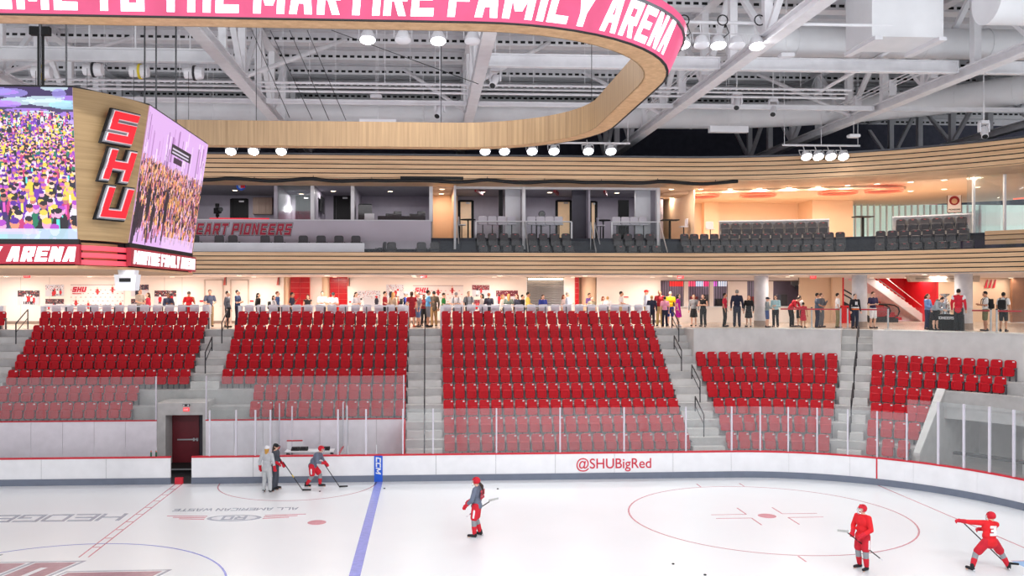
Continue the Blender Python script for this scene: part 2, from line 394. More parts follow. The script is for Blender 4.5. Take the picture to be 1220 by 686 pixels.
# ------------------------------------------------------------------ ice and its markings
o = MB()
pl = []
for cx, cy, a0 in ((21.95, 4.42, 90), (21.95, -4.42, 0), (-21.95, -4.42, -90), (-21.95, 4.42, -180)):
    for k in range(0, 13):
        a = math.radians(a0-90*k/12); pl.append((cx+8.53*math.cos(a), cy+8.53*math.sin(a)))
floor = struct(o.prism(pl, -.1, 0, 'z').obj('floor_ice', ICE), 'white ice sheet with painted hockey markings', 'ice')
LZ = .004
def mark(name, mb, m): return mb.obj(name, m, floor)
def strip(p, q, wd, z=LZ):
    p = Vector(p); q = Vector(q); d = (q-p).normalized(); n = Vector((-d.y, d.x))*wd/2
    return MB().prism([tuple(p-n), tuple(q-n), tuple(q+n), tuple(p+n)], 0, z, 'z')
def ring(c, r, wd, a0=0, a1=360, z=LZ, n=72):
    mb = MB(); A = [math.radians(a0+(a1-a0)*k/n) for k in range(n+1)]
    vs = []
    for a in A: vs += [(c[0]+(r-wd/2)*math.cos(a), c[1]+(r-wd/2)*math.sin(a), z), (c[0]+(r+wd/2)*math.cos(a), c[1]+(r+wd/2)*math.sin(a), z)]
    return mb.add(vs, [(2*i, 2*i+2, 2*i+3, 2*i+1) for i in range(n)])
mark('blue_line', strip((7.77, -12.9), (7.77, 12.94), .30), LINEB)
for dx in (-.13, .13): mark('centre_line_edge', strip((dx, 3.2), (dx, 12.94), .045), LINER)
for k in range(9): mark('centre_line_tie', strip((-.13, 4.2+.98*k), (.13, 4.2+.98*k), .06, .005), LINER)
mark('goal_line', strip((27.13, -11.1), (27.13, 11.15), .055), LINER)
mark('centre_circle', ring((0, 0), 4.57, .06), LINEB)
mark('faceoff_circle', ring((21.03, 6.71), 4.57, .055), LINER)
p = onZ(354.5, 577, 0); pb = onZ(354.5, 597, 0)
mark('referee_crease', ring((p[0], 12.9), 12.9-pb[1]-.1, .05, 180, 360), LINER)
mark('faceoff_spot', MB().lathe([(.3, 0), (.3, LZ)], 32, (6.1, 6.71, 0)), LINER)
mark('faceoff_spot', MB().lathe([(.3, 0), (.3, LZ)], 32, (21.03, 6.71, 0)), LINER)
for sx in (-1, 1):
    for sy in (-1, 1):
        bx, by = 21.03+sx*.62, 6.71+sy*.25
        mark('faceoff_bracket', strip((bx, by), (bx+sx*1.2, by), .05), LINER)
        mark('faceoff_bracket', strip((bx, by), (bx, by+sy*.9), .05), LINER)
    for sy in (-1, 1):
        mark('hash_mark', strip((21.03+sx*.85, 6.71+sy*4.55), (21.03+sx*.85, 6.71+sy*5.1), .05), LINER)
# goal crease corner in light blue
mark('goal_crease', MB().prism([(25.9, -1.2), (27.1, -1.2), (27.1, 1.35), (25.9, 1.35)], 0, .003, 'z'), mat('crease_blue', (150, 190, 232), .25))
mark('crease_edge', strip((25.9, 1.35), (27.1, 1.35), .05), LINER)
def ice_text(txt, c, h, m, wr=.9, t=.17, shear=0, wide=None, name='ice_lettering', z=.005):
    q, wd = block_text(txt, h, wr, t, shear)
    k = (wide/wd) if wide else 1
    mark(name, letter_mb(q, lambda x, y, e: (c[0]-(x-wd/2)*k, c[1]-(y-h/2), e), z), m)
a = onZ(-12, 618); b2 = onZ(131, 618)
ice_text('HEDGEY', ((a[0]+b2[0])/2-.25, a[1]), .95, LINEG, 1.0, .16, 0, 5.2)
a = onZ(205, 609); b2 = onZ(353, 609)
ice_text('ALL AMERICAN WASTE', ((a[0]+b2[0])/2, a[1]+.15), .36, LINEG, .8, .17, 0, b2[0]-a[0])
c = onZ(279, 617)
mark('sponsor_emblem', MB().prism([(c[0]+.9*math.cos(t*PI/8), c[1]+.42*math.sin(t*PI/8)) for t in range(16)], 0, .004, 'z'), LINEG)
mark('sponsor_emblem_field', MB().prism([(c[0]+.75*math.cos(t*PI/8), c[1]+.32*math.sin(t*PI/8)) for t in range(16)], 0, .006, 'z'), mat('ice_pale_print', (226, 229, 234), .25))
ice_text('RO', (c[0], c[1]), .5, LINEG, .8, .2, 0, .8, z=.008)
for sx in (-1, 1):
    for k in range(3):
        y = c[1]+.28-.2*k
        mark('emblem_stripe', MB().prism([(c[0]+sx*.95, y-.05), (c[0]+sx*(2.3-.25*k), y+.08), (c[0]+sx*(2.3-.25*k), y+.16), (c[0]+sx*.95, y+.05)], 0, .004, 'z'), LINER)
# centre-ice letters, read from the far side
for k, ch in enumerate('SHU'):
    ox, yt_ = 2.6-2.6*k, (1.75, 2.7, 3.45)[k]
    for grow, mm, z, nm in ((.16, LINEG, .0055, 'logo_outline'), (.07, mat('ice_pale_print', (0, 0, 0)), .0075, 'logo_rim'), (0, LOGOM, .0100, 'logo_letter')):
        q, wd = block_text(ch, 4.4, .56, .25, .32, grow=grow)
        mark(nm, letter_mb(q, lambda x, y, e: (ox-x, yt_-y, e), z), mm)
    q, wd = block_text(ch, 3.5, .47, .05, .32)
    mark('logo_inline', letter_mb(q, lambda x, y, e: (ox-x-.6, yt_-.45-y, e), .0130), mat('ice_pale_print', (0, 0, 0)))

# ------------------------------------------------------------------ rink boards and glass
def X_(u, d=0, v=500): return onD(u, v, d)[0]
S_END = RC[0]+SR*math.radians(92)
boards = struct(link('wall_rink_boards', None), 'white rink boards with red cap rail and grey kick strip', 'rink boards')
g0, g1 = X_(203), X_(228)
def panels(s0, s1, wd, fn):
    n = max(1, round((s1-s0)/wd)); e = (s1-s0)/n
    for k in range(n): fn(s0+k*e, s0+(k+1)*e)
def board(a, b_): MB().sweep([(0, .25), (.12, .25), (.12, 1.02), (0, 1.02)], a+.006, b_-.006).obj('board_panel', BOARDM, boards)
panels(-12.6, g0, 2.44, board); panels(g1, RC[0], 2.44, board); panels(RC[0], S_END, 2.44*SR/RR, board)
for a, b_ in ((-12.6, g0), (g1, S_END)):
    MB().sweep([(-.03, 0), (.1, 0), (.1, .25), (-.03, .25)], a, b_).obj('kick_strip', KICK, boards)
    MB().sweep([(-.02, 1.02), (.14, 1.02), (.14, 1.075), (-.02, 1.075)], a, b_).obj('cap_rail', REDP, boards)
    MB().sweep([(.02, .02), (.12, .02), (.12, 1.0), (.02, 1.0)], a+.02, b_-.02).obj('board_frame', GREYM, boards)
MB().sweep([(-.035, 0), (.1, 0), (.1, .25), (-.035, .25)], -.15, .15).obj('centre_line_block', REDP, boards)
bx0, bx1 = X_(445.9), X_(455.8)
MB().sweep([(-.036, 0), (.0, 0), (.0, 1.03), (-.036, 1.03)], bx0, bx1).obj('blue_line_pad', BLUEP, boards)
q, wd = block_text('CCM', .2, .9, .24, .2, .12)
xm = (bx0+bx1)/2
letter_mb(q, lambda x, y, e: (xm-.1+y, YB-.036-e, .98-x), .006).obj('pad_lettering', WHITE, boards)
sg = X_(1044.5)
MB().sweep([(-.012, 0), (.0, 0), (.0, 1.05), (-.012, 1.05)], sg-.05, sg+.05).obj('goal_line_stripe', REDP, boards)
me = font_mesh('@SHUBigRed', .62, .004, 0, .004); me.materials.append(mat('lettering_red', (206, 36, 62), .4, var=0))
o = link('board_lettering', me, boards, (onY(731.5, 553, YB-.01)[0], YB-.008, onY(731.5, 552.5, YB)[2])); o.rotation_euler = (PI/2, 0, 0)
bw = onY(776, 553, YB)[0]-onY(687, 553, YB)[0]; o.scale = (bw/max(.1, o.dimensions.x),)*2+(1,)
dg = bpy.context.evaluated_depsgraph_get(); xs = [v.co.x for v in me.vertices]; k = bw/(max(xs)-min(xs)); o.scale = (k, k*1.05, 1)

def pane(par, s0, s1, d, z0, z1, m=GLASS, t=.015): return MB().sweep([(d, z0), (d+t, z0), (d+t, z1), (d, z1)], s0+.01, s1-.01).obj('glass_pane', m, par)
def post(par, s, d, z0, z1, wd=.055, m=None):
    m = m or mat('stanchion_white', (214, 210, 220), .4, var=.03)
    x, y = path(s, d); return MB().box(-wd/2, wd/2, -.04, .04, 0, z1-z0).obj('post', m, par, (x, y, z0), -theta(s))
GT = 2.86
fs = [X_(483), X_(516)]+[X_(u) for u in (591.6, 667.5, 743.8, 817.6)]+[onD(u, 520, .06)[0] for u in (871.6, 905.6, 939, 973.5, 1010, 1045, 1080.5)]
for a, b_ in zip(fs, fs[1:]): pane(boards, a, b_, .06, 1.075, GT)
for s_ in fs[1:]: post(boards, s_, .06, 1.075, GT)
hs = [fs[-1]]+[onD(u, 540, .06)[0] for u in (1118, 1148.5, 1179, 1208, 1240)]
for a, b_ in zip(hs, hs[1:]): pane(boards, a, b_, .06, 1.075, 3.4)
for s_ in hs[1:]: post(boards, s_, .06, 1.075, 3.4, .075)
# penalty boxes and timekeeper's bench
pb_ = [X_(u) for u in (249.5, 281, 304, 322)]
for a, b_ in zip(pb_, pb_[1:]): pane(boards, a, b_, .06, 1.075, GT, GLASSF)
for s_ in pb_: post(boards, s_, .06, 1.075, GT, .06)
pc = [X_(u) for u in (402.5, 436, 480)]
for a, b_ in zip(pc, pc[1:]): pane(boards, a, b_, .06, 1.075, GT, GLASSF)
for s_ in pc: post(boards, s_, .06, 1.075, GT, .06)
for u in (322, 402.5):
    x = X_(u); MB().box(-.008, .008, .12, 2.3, 1.0, GT).obj('divider_glass', GLASSF, boards, (x, YB, 0)); post(boards, x, 2.2, .0, GT, .05)
    MB().box(-.02, .02, .12, 2.3, .0, 1.0).obj('divider_board', BOARDM, boards, (x, YB, 0)); MB().box(-.03, .03, .12, 2.3, 1.0, 1.05).obj('divider_cap', REDP, boards, (x, YB, 0))
for u in (348, 413.5):
    post(boards, X_(u, 1.2), 1.2, 0, 2.86, .05)
# bench wall with its own tall glass
bench = struct(link('wall_bench', None), 'pale bench wall with red top edge and tall glass', 'wall')
DB = 2.4
bz = 2.13
bl0, bl1, bl2, bl3 = -13.0, X_(187, DB), X_(245, DB), X_(482, DB)
for a, b_ in ((bl0, bl1), (bl2, bl3)):
    panels(a, b_, 1.25, lambda s0, s1: MB().sweep([(DB-.03, 0.02), (DB, 0.02), (DB, bz), (DB-.03, bz)], s0+.006, s1-.006).obj('wall_panel', BENCHW, bench))
    MB().sweep([(DB-.05, bz), (DB+.02, bz), (DB+.02, bz+.05), (DB-.05, bz+.05)], a, b_).obj('top_edge', REDP, bench)
    panels(a, b_, 2.5, lambda s0, s1: pane(bench, s0, s1, DB-.02, bz+.05, 3.97))
for s_ in (bl1-.03, bl2+.03, bl3-.03): post(bench, s_, DB-.01, bz+.05, 3.99, .05)
MB().box(-.02, .02, .14, 2.4, .0, 2.15).obj('red_end_panel', REDP, bench, (bl3+.03, YB, 0))
# bench floor
struct(MB().sweep([(.12, -.05), (DB, -.05), (DB, .02), (.12, .02)], -13, bl3).obj('floor_bench', mat('rubber_floor', (70, 70, 74), .8)), 'dark rubber floor behind the boards', 'floor')
# long bench seats behind the boards
for a, b_, lab in ((X_(255, 1.6), X_(318, 1.6), 'low white bench in the penalty box left of the timekeeper'), (X_(408, 1.6), X_(474, 1.6), 'low white bench in the penalty box beside the blue line')):
    t = thing('penalty_bench', lab, 'bench', ((a+b_)/2, YB+1.9, .02)); hw = (b_-a)/2
    MB().box(-hw, hw, -.2, .2, .4, .46).obj('seat', BOARDM, t)
    for sx in (-1, 1): MB().box(sx*hw*.85-.04, sx*hw*.85+.04, -.18, .18, 0, .4).obj('support', GREYM, t)
a, b_ = X_(340, .8), X_(398, .8)
t = thing('timekeeper_table', 'low table with red edge behind the boards between penalty boxes', 'table', ((a+b_)/2, YB+.9, .02)); hw = (b_-a)/2
MB().box(-hw, hw, -.3, .3, 1.05, 1.1).obj('table_top', BOARDM, t); MB().box(-hw, -hw*.35, .28, .31, 1.1, 1.42).obj('monitor_shelf', WHITE, t); MB().box(-hw, -hw*.35, .25, .33, 1.42, 1.46).obj('shelf_edge', REDP, t)
for sx in (-1, 1): MB().box(sx*hw*.9-.04, sx*hw*.9+.04, -.25, .25, 0, 1.05).obj('leg', GREYM, t)
for k, u in enumerate((352, 362, 388)):
    t = thing('desk_phone', 'dark scoring console on the timekeeper table, %s from left' % ORD[k], 'console', (X_(u, .9), YB+.9, 1.12), 0, 'consoles on the timekeeper table')
    MB().prism([(-.15, 0), (.15, 0), (.15, .12), (-.15, .04)], -.16, .16, 'x').obj('body', BLACK, t); MB().box(-.1, .1, -.1, .05, .06, .14).obj('keys', DARKM, t)
for k, u in enumerate((180, 186)):
    p = onD(u, 545, .06)
    t = thing('water_bottle', 'green sports bottle on the boards, %s of two' % ('left' if k == 0 else 'right'), 'bottle', (p[0], YB+.06, 1.075), 0, 'bottles on the bench boards')
    MB().lathe([(.033, 0), (.035, .02), (.035, .15), (.024, .18)], 12).obj('bottle_body', mat('bottle_green', (24, 92, 62), .35), t, smooth=40)
    MB().lathe([(.026, .18), (.026, .2), (.012, .215), (.01, .24)], 12).obj('bottle_cap', mat('cap_orange', (220, 90, 50), .4), t, smooth=40)

# ------------------------------------------------------------------ seating tiers, aisles, tunnels
def df(i): return .75+.84*i
def zt(i): return .74+.6225*i
CF = zt(8)                                                  # concourse floor level
SX = {1: (X_(53.3, 8.1), X_(242.5, 8.1)), 2: (X_(289, 8.1), X_(480.8, 8.1)), 3: (X_(531.6, 8.1), X_(769.4, 8.1))}
A12 = (SX[1][1]+.30, SX[2][0]-.30); A23 = (SX[2][1]+.30, SX[3][0]-.30)
A34 = (SX[3][1]+.30, X_(829, 5.6)-.05)
A45 = (X_(1000.5, 4.5), X_(1036, 4.5))
A01 = (SX[1][0]-1.75, SX[1][0]-.30)
S5E = X_(1113, 3.4)                                         # right end of the lower corner block
tun = (bl1, bl2)
tiers = struct(link('floor_seating_tiers', None), 'grey concrete seating tiers rising to the concourse', 'seating tiers')
def tier(i, a, b_): MB().sweep([(df(i), zt(i)-.95), (df(i)+.86, zt(i)-.95), (df(i)+.86, zt(i)), (df(i), zt(i))], a, b_).obj('tier', CONC, tiers)
for i in range(9):
    e = S5E if i < 4 else S_END
    if i < 2: tier(i, bl3+.05, e)
    elif i < 4: tier(i, -14, tun[0]); tier(i, tun[1], e)
    elif i < 6: tier(i, -14, e)
    else: tier(i, -14, A34[1]); tier(i, *A45)
for a, b_ in ((A34[1], A45[0]), (A45[1], S_END)):           # concrete front walls of the open concourse
    MB().sweep([(df(6), zt(5)-.5), (df(8)+.86, zt(5)-.5), (df(8)+.86, CF+.02), (df(6), CF+.02)], a, b_).obj('parapet', CONCL, tiers)
    MB().sweep([(df(6)-.03, CF+.02), (df(6)+.25, CF+.02), (df(6)+.25, CF+.07), (df(6)-.03, CF+.07)], a, b_).obj('parapet_cap', CONCL, tiers)
# aisle stairs, every step a part
def aisle(rng, i0, i1, label):
    t = thing('aisle_stairs', label, 'stairs', (0, 0, 0))
    for i in range(i0, i1+1):
        MB().sweep([(df(i)-.02, zt(i)), (df(i)+.42, zt(i)), (df(i)+.42, zt(i)+.012), (df(i)-.02, zt(i)+.012)], *rng).obj('step', CONCL, t)
        if i < 8: MB().sweep([(df(i)+.42, zt(i)-.02), (df(i)+.83, zt(i)-.02), (df(i)+.83, zt(i)+.311), (df(i)+.40, zt(i)+.311)], *rng).obj('step', CONCL, t)
aisle(A01, 2, 8, 'grey concrete aisle steps at the far left edge')
aisle(A12, 4, 8, 'grey concrete aisle steps above the red door tunnel')
aisle(A23, 0, 8, 'straight grey aisle steps between the two middle seat blocks')
aisle(A34, 0, 8, 'grey aisle steps beside the right end of the large middle block')
aisle(A45, 0, 8, 'grey aisle steps in the corner between two concrete parapets')
def rail(s_, i0, i1, label, off=0):
    """steel handrail following the steps"""
    t = thing('handrail', label, 'handrail', (0, 0, 0))
    pts = []
    for i, dd in ((i0, .1), (i1, .5)):
        x, y = path(s_+off, df(i)+dd); MB().cyl((x, y, zt(i)), (x, y, zt(i)+.95), .028, n=6).obj('post', DARKM, t); pts.append((x, y, zt(i)+.95))
    MB().tube(pts, .03, 6).obj('top_bar', DARKM, t)
    MB().tube([(p[0], p[1], p[2]-.4) for p in pts], .02, 6).obj('lower_bar', DARKM, t)
for rng, nm in ((A12, 'left aisle'), (A34, 'aisle right of the middle block')):
    for i0, w_ in ((7, 'topmost'), (5, 'middle'), (3, 'lower'), (1, 'lowest')):
        if rng is A12 and i0 < 4: continue
        rail((rng[0]+rng[1])/2+(.25 if i0 % 4 == 3 else -.1), i0, i0+1, '%s dark steel handrail on the %s' % (w_, nm))
rail((A01[0]+A01[1])/2+.3, 7, 8, 'dark steel handrail at the far left edge')
for rng, nm in ((A23, 'straight middle aisle'), (A45, 'corner aisle')):
    for i0 in (0, 2, 4, 6): rail((rng[0]+rng[1])/2, i0, i0+1, '%s dark handrail from the ice on the %s' % (ORD[i0//2], nm))
# tunnel with the red door
vom = struct(link('wall_tunnel', None), 'grey concrete tunnel mouth under the left seats', 'tunnel')
tz = 2.37
MB().box(tun[0], tun[1], YB+DB, YB+df(4)+.2, tz, 2.87).obj('lintel', CONC, vom)
MB().box(tun[0], tun[0]+.35, YB+DB, YB+df(4)+.2, 0, tz).obj('left_pier', CONC, vom)
MB().box(tun[1]-.12, tun[1], YB+DB, YB+df(4)+.2, 0, tz).obj('right_pier', CONC, vom)
MB().box(tun[0], tun[1], YB+.14, YB+df(4)+.2, -.05, .03).obj('ramp_floor', BLACK, vom)
MB().box(tun[0]+.3, tun[1]-.1, YB+2.1, YB+3.5, .03, .22).obj('threshold_step', BLACK, vom)
MB().box(tun[0]+.3, tun[1]-.1, YB+2.05, YB+2.1, .15, .2).obj('step_nosing', ALU, vom)
MB().box(tun[0]+.3, tun[1]-.1, YB+3.42, YB+3.6, 0, tz).obj('door_surround', DARKW, vom)
for a, b_ in ((tun[0], tun[1]),): MB().box(a, b_, YB+DB-.01, YB+DB+.005, 2.9, 3.97).obj('glass_pane', GLASSF, vom)
d1 = struct(link('door_1', None, None, ((X_(205, 3.4)+X_(238, 3.4))/2, YB+3.36, .2)), 'dark red tunnel door with steel push bar', 'door')
MB().box(-.56, .56, 0, .05, 0, 2.1).obj('door_leaf', DOORM, d1)
MB().box(-.34, .5, -.07, -.03, .98, 1.03).obj('push_bar', ALU, d1)
for x in (.36, .5): MB().box(x-.035, x+.035, -.08, 0, .94, 1.07).obj('latch_box', ALU, d1)
EXITR = mat('exit_red', (238, 70, 74), .4, var=0, emit=.9)
def exit_sign(p, rz, label, face='red', s=1):
    t = thing('exit_sign', label, 'exit sign', p, rz)
    MB().box(-.16*s, .16*s, 0, .04, -.1*s, .1*s).obj('sign_box', EXITR if face == 'red' else WHITE, t)
    q, wd = block_text('EXIT', .1*s, .62, .2)
    letter_mb(q, lambda x, y, e: (x-wd/2, -e, y-.05*s), .004).obj('sign_lettering', WHITE if face == 'red' else EXITR, t)
    return t
p = onD(222, 486.5, DB-.02)
exit_sign((p[0], YB+DB-.05, p[1]-.04), 0, 'red exit sign above the dark red tunnel door', s=.75)
t = thing('emergency_light', 'small twin emergency light above the tunnel exit sign', 'emergency light', (p[0], YB+DB, p[1]+.14))
MB().box(-.14, .14, -.06, 0, -.04, .04).obj('housing', DARKM, t)
for x in (-.09, .09): MB().cyl((x, -.06, 0), (x, -.09, -.01), .035, n=10).obj('lamp_head', WHITE, t)
# corner tunnel on the right: under tiers 4 and 5
vr = struct(link('wall_corner_tunnel', None), 'grey concrete vehicle tunnel behind the corner glass', 'tunnel')
MB().sweep([(df(4)-.06, 2.75), (df(4)+.3, 2.75), (df(4)+.3, zt(4)+.18), (df(4)-.06, zt(4)+.18)], S5E, S_END).obj('lintel', CONC, vr)
x0, y0 = path(S5E, .2); x1, y1 = path(S5E, df(4))
MB().sweep([(.9, 0), (df(4), 0), (df(4), zt(4)+.18), (.9, 1.2)], S5E-.02, S5E+.25).obj('side_wall', CONC, vr)
MB().sweep([(.8, 1.16), (df(4), zt(4)+.16), (df(4), zt(4)+.27), (.8, 1.27)], S5E-.1, S5E+.3).obj('side_coping', CONCL, vr)
MB().sweep([(9.5, 0), (9.7, 0), (9.7, 4), (9.5, 4)], S5E-1, S_END).obj('rear_wall', CONCL, vr)
MB().sweep([(df(4)+.01, 0), (9.5, 0), (9.5, 2.6), (df(4)+.01, 2.6)], S5E-.02, S5E+.25).obj('inner_side_wall', CONC, vr)
MB().sweep([(.15, -.05), (9.6, -.05), (9.6, .02), (.15, .02)], S5E, S_END).obj('tunnel_floor', CONC, vr)
MB().sweep([(6.0, 0), (6.3, 0), (6.3, 1.5), (6.0, 1.5)], S5E+3, S5E+7.5).obj('half_wall', CONCL, vr)
MB().sweep([(5.6, 0), (5.9, 0), (5.9, 2.7), (5.6, 2.7)], S5E+9, S_END).obj('red_brown_wall', mat('brown_wall', (126, 70, 66), .6), vr)
MB().sweep([(2.2, 1.15), (2.5, 1.15), (2.5, 1.25), (2.2, 1.25)], S5E+1.5, S5E+8).obj('equipment_rail', BLACK, vr)

# ------------------------------------------------------------------ red folding seats
def seat_proto(name, shell, label, cat):
    t = thing(name, label, cat)
    link('backrest', MB().slab(.44, .47, .06, .10, (0, .06, .385), .05, .014, tilt=.12).mesh('backrest', shell, 40), t)
    link('seat_pan', MB().slab(.42, .37, .10, .07, (0, -.12, .2), .075, .04, tilt=.06).mesh('seat_pan', shell, 40), t)
    link('armrest', MB().box(.232, .266, -.02, .1, 0, .5).box(.228, .268, -.16, .12, .5, .545).box(-.01, .03, .0, .08, 0, .3).mesh('armrest', GREYM), t)
    link('number_plate', MB().box(.10, .175, .055, .1, .765, .815).mesh('number_plate', WHITE), t)
    return t
red0 = seat_proto('stadium_seat', SEATR, 'red folding seat', 'seat')
seatspots = []                                              # (section, row, x, y, z, rz, index)
def row(sec, i, a, b_, n, first=0):
    for k in range(n):
        s_ = a+(b_-a)*k/max(1, n-1); x, y = path(s_, df(i)+.62); seatspots.append((sec, i, x, y, zt(i)+.012*0, -theta(s_), k+first, s_))
for i in range(2, 9):
    a, b_ = SX[1]; e = (b_-a)/15
    row(1, i, a, b_ if i > 3 else b_-4*e, 16 if i > 3 else 12)
    a, b_ = SX[2]; e = (b_-a)/15
    row(2, i, a if i > 3 else a+3*e, b_, 16 if i > 3 else 13)
for i in range(9): row(3, i, SX[3][0], SX[3][1], 20)
R4 = {5: (835.7, 991.5, 12), 4: (842.5, 991.3, 12), 3: (849, 988.6, 11), 2: (857, 987, 10), 1: (864.4, 983.8, 9), 0: (872.3, 981.4, 8)}
R5 = {5: (1044.8, 1202, 11), 4: (1044.4, 1190, 10), 3: (1042.7, 1103, 5), 2: (1043.7, 1098.8, 5), 1: (1040, 1088.5, 4), 0: (1039, 1076, 3)}
for R, sec in ((R4, 4), (R5, 5)):
    for i, (u0, u1, n) in R.items():
        dd = df(i)+.6; row(sec, i, X_(u0, dd), X_(u1, dd), n)
for i in (8, 7): row(0, i, SX[1][0]-2.05-.52*2, SX[1][0]-2.05, 3)
SECN = {0: 'block at the left edge', 1: 'left block', 2: 'second block', 3: 'middle block', 4: 'fourth block', 5: 'right corner block'}
ROWN = ['front', 'second', 'third', 'fourth', 'fifth', 'sixth', 'seventh', 'eighth', 'top']
ind = [q for q in seatspots if q[1] < 5 or (q[1] == 5 and q[0] in (2, 3))]
rest = [q for q in seatspots if q not in ind]
first = True
for sec, i, x, y, z, rz, k, s_ in ind:
    lab = 'red folding seat %s from the left in the %s row of the %s' % (ORD[k], ROWN[i-(2 if sec in (1, 2) else 0)], SECN[sec])
    if first: red0.location = (x, y, z); red0.rotation_euler = (0, 0, rz); red0['label'] = lab; red0['group'] = 'red folding seats in the lower rows'; first = False
    else: tree_copy(red0, (x, y, z), rz, lab, 'red folding seats in the lower rows')
# the upper rows, past the three hundred nearest, as one mass of seats
bm = bmesh.new(); src = {}
parts_ = list(red0.children)
vs_all = []; fs_all = []; mi_all = []; MLIST = [SEATR, GREYM, WHITE]; n0 = 0
tmpl = []
for c_ in parts_:
    me = c_.data; co = np.array([v.co[:] for v in me.vertices]); fc = [tuple(p_.vertices) for p_ in me.polygons]
    tmpl.append((co, fc, MLIST.index(me.materials[0])))
for sec, i, x, y, z, rz, k, s_ in rest:
    c, s2 = math.cos(rz), math.sin(rz)
    for co, fc, mi in tmpl:
        P = np.stack([co[:, 0]*c-co[:, 1]*s2+x, co[:, 0]*s2+co[:, 1]*c+y, co[:, 2]+z], 1)
        vs_all += P.tolist(); fs_all += [tuple(n0+j for j in f) for f in fc]; mi_all += [mi]*len(fc); n0 += len(co)
bm.free()
me = bpy.data.meshes.new('upper_row_seats'); me.from_pydata(vs_all, [], fs_all)
for m_ in MLIST: me.materials.append(m_)
me.polygons.foreach_set('material_index', mi_all); me.shade_smooth(); me.set_sharp_from_angle(angle=.7)
tag(link('upper_row_seats', me), 'rows of red folding seats filling the upper tiers below the concourse', 'seats', kind='stuff')

# ------------------------------------------------------------------ white drink rails and bar chairs at the top of the seating
wc = None
def chair_proto():
    t = thing('bar_chair', 'white bar chair', 'chair')
    WP = mat('white_chair', (224, 220, 230), .4, var=.03)
    link('backrest', MB().slab(.44, .42, .04, .07, (0, .12, .74), .04, .006, tilt=.05).mesh('backrest', WP, 40), t)
    link('seat', MB().prism([(-.21, -.2), (.21, -.2), (.23, 0), (.21, .2), (-.21, .2), (-.23, 0)], .70, .75, 'z').mesh('seat', WP), t)
    lg = MB().cyl((0, 0, 0), (0, 0, .7), .03, n=8).mesh('pedestal', DARKM); link('pedestal', lg, t)
    link('base', MB().lathe([(.2, 0), (.2, .02), (.04, .05)], 14).mesh('base', DARKM), t)
    return t
for sec, ue in ((1, (49, 250)), (2, (284, 487)), (3, (524.5, 774))):
    a, b_ = X_(ue[0], 8.5), X_(ue[1], 8.5); nm = {1: 'left block', 2: 'second block', 3: 'middle block'}[sec]
    t = thing('drink_rail', 'long white drink rail behind the top row of the %s' % nm, 'counter', ((a+b_)/2, YB+8.62, CF)); hw = (b_-a)/2
    MB().box(-hw, hw, -.2, .12, 1.06, 1.12).obj('counter_top', WHITE, t)
    for sx in (-1, 1): MB().box(sx*hw-.17 if sx > 0 else -hw, hw if sx > 0 else -hw+.17, -.19, .1, 0, 1.06).obj('end_panel', WHITE, t)
    n = int(hw*2/1.0)
    for k in range(1, n): MB().box(-.025, .025, -.05, .0, 0, 1.06).obj('post', GREYM, t, (-hw+2*hw*k/n, 0, 0))
    n = int(hw*2/.585)
    for k in range(n):
        x = a+.35+(b_-a-.7)*k/(n-1)
        lab = 'white bar chair %s from the left behind the %s drink rail' % (ORD[k], nm)
        if wc is None: wc = chair_proto(); wc.location = (x, YB+9.25, CF); wc['label'] = lab; wc['group'] = 'white bar chairs along the concourse'
        else: tree_copy(wc, (x, YB+9.25, CF), 0, lab, 'white bar chairs along the concourse')
t = thing('drink_rail', 'white drink rail end at the left edge of the picture', 'counter', (X_(0, 8.5)-1.0, YB+8.62, CF))
MB().box(-1.5, 1.18, -.2, .12, 1.06, 1.12).obj('counter_top', WHITE, t); MB().box(1.0, 1.18, -.19, .1, 0, 1.06).obj('end_panel', WHITE, t)

# ------------------------------------------------------------------ concourse shell
YW = 28.95; CC = 8.36
struct(MB().sweep([(df(8)+.87, CF-.3), (24, CF-.3), (24, CF), (df(8)+.87, CF)], -18, S_END).obj('floor_concourse', TERR), 'pale polished concourse floor', 'floor')
struct(MB().sweep([(8.3, CC), (24, CC), (24, CC+.14), (8.3, CC+.14)], -18, S_END).obj('ceiling_concourse', CREAM), 'pale concourse ceiling', 'ceiling')
# guard glass along the open right concourse
gg = struct(link('wall_concourse_guard', None), 'clear glass guard along the open concourse edge', 'guard')
for a, b_ in ((A34[1]+.1, A45[0]-.05), (A45[1]+.05, S_END)): panels(a, b_, 2.2, lambda s0, s1: pane(gg, s0, s1, df(6)+.12, CF+.07, CF+1.1, GLASSF))
xr = onY(915, 350, YW)[0]
wall = struct(link('wall_back', None), 'cream concourse back wall', 'wall')
def wseg(u0, u1, m=CREAM, y=YW, z0=CF, z1=CC, t=.2, name='wall_panel'):
    a, b_ = (u0 if isinstance(u0, float) else onY(u0, 350, y)[0]), onY(u1, 350, y)[0]
    return MB().box(a, b_, y, y+t, z0, z1).obj(name, m, wall)
wseg(-20.0, 338); wseg(338, 630, y=YW+.9); wseg(414, 627); wseg(673, 686); wseg(711, 787)
wseg(625, 676, mat('back_grey', (150, 148, 148), .6), y=YW+.6); wseg(684, 715, PEACH, y=YW+1.0)
wseg(369, 386, y=YW+.3)
for u in (24.7, 59, 196, 217): MB().box(-.012, .012, -.004, 0, CF+.05, CC-.02).obj('wall_joint', mat('joint_grey', (206, 196, 190), .7), wall, (onY(u, 350, YW)[0], YW, 0))
MB().box(-20, onY(787, 350, YW)[0], YW-.03, YW, CF, CF+.16).obj('baseboard', mat('base_brown', (150, 134, 124), .6), wall)
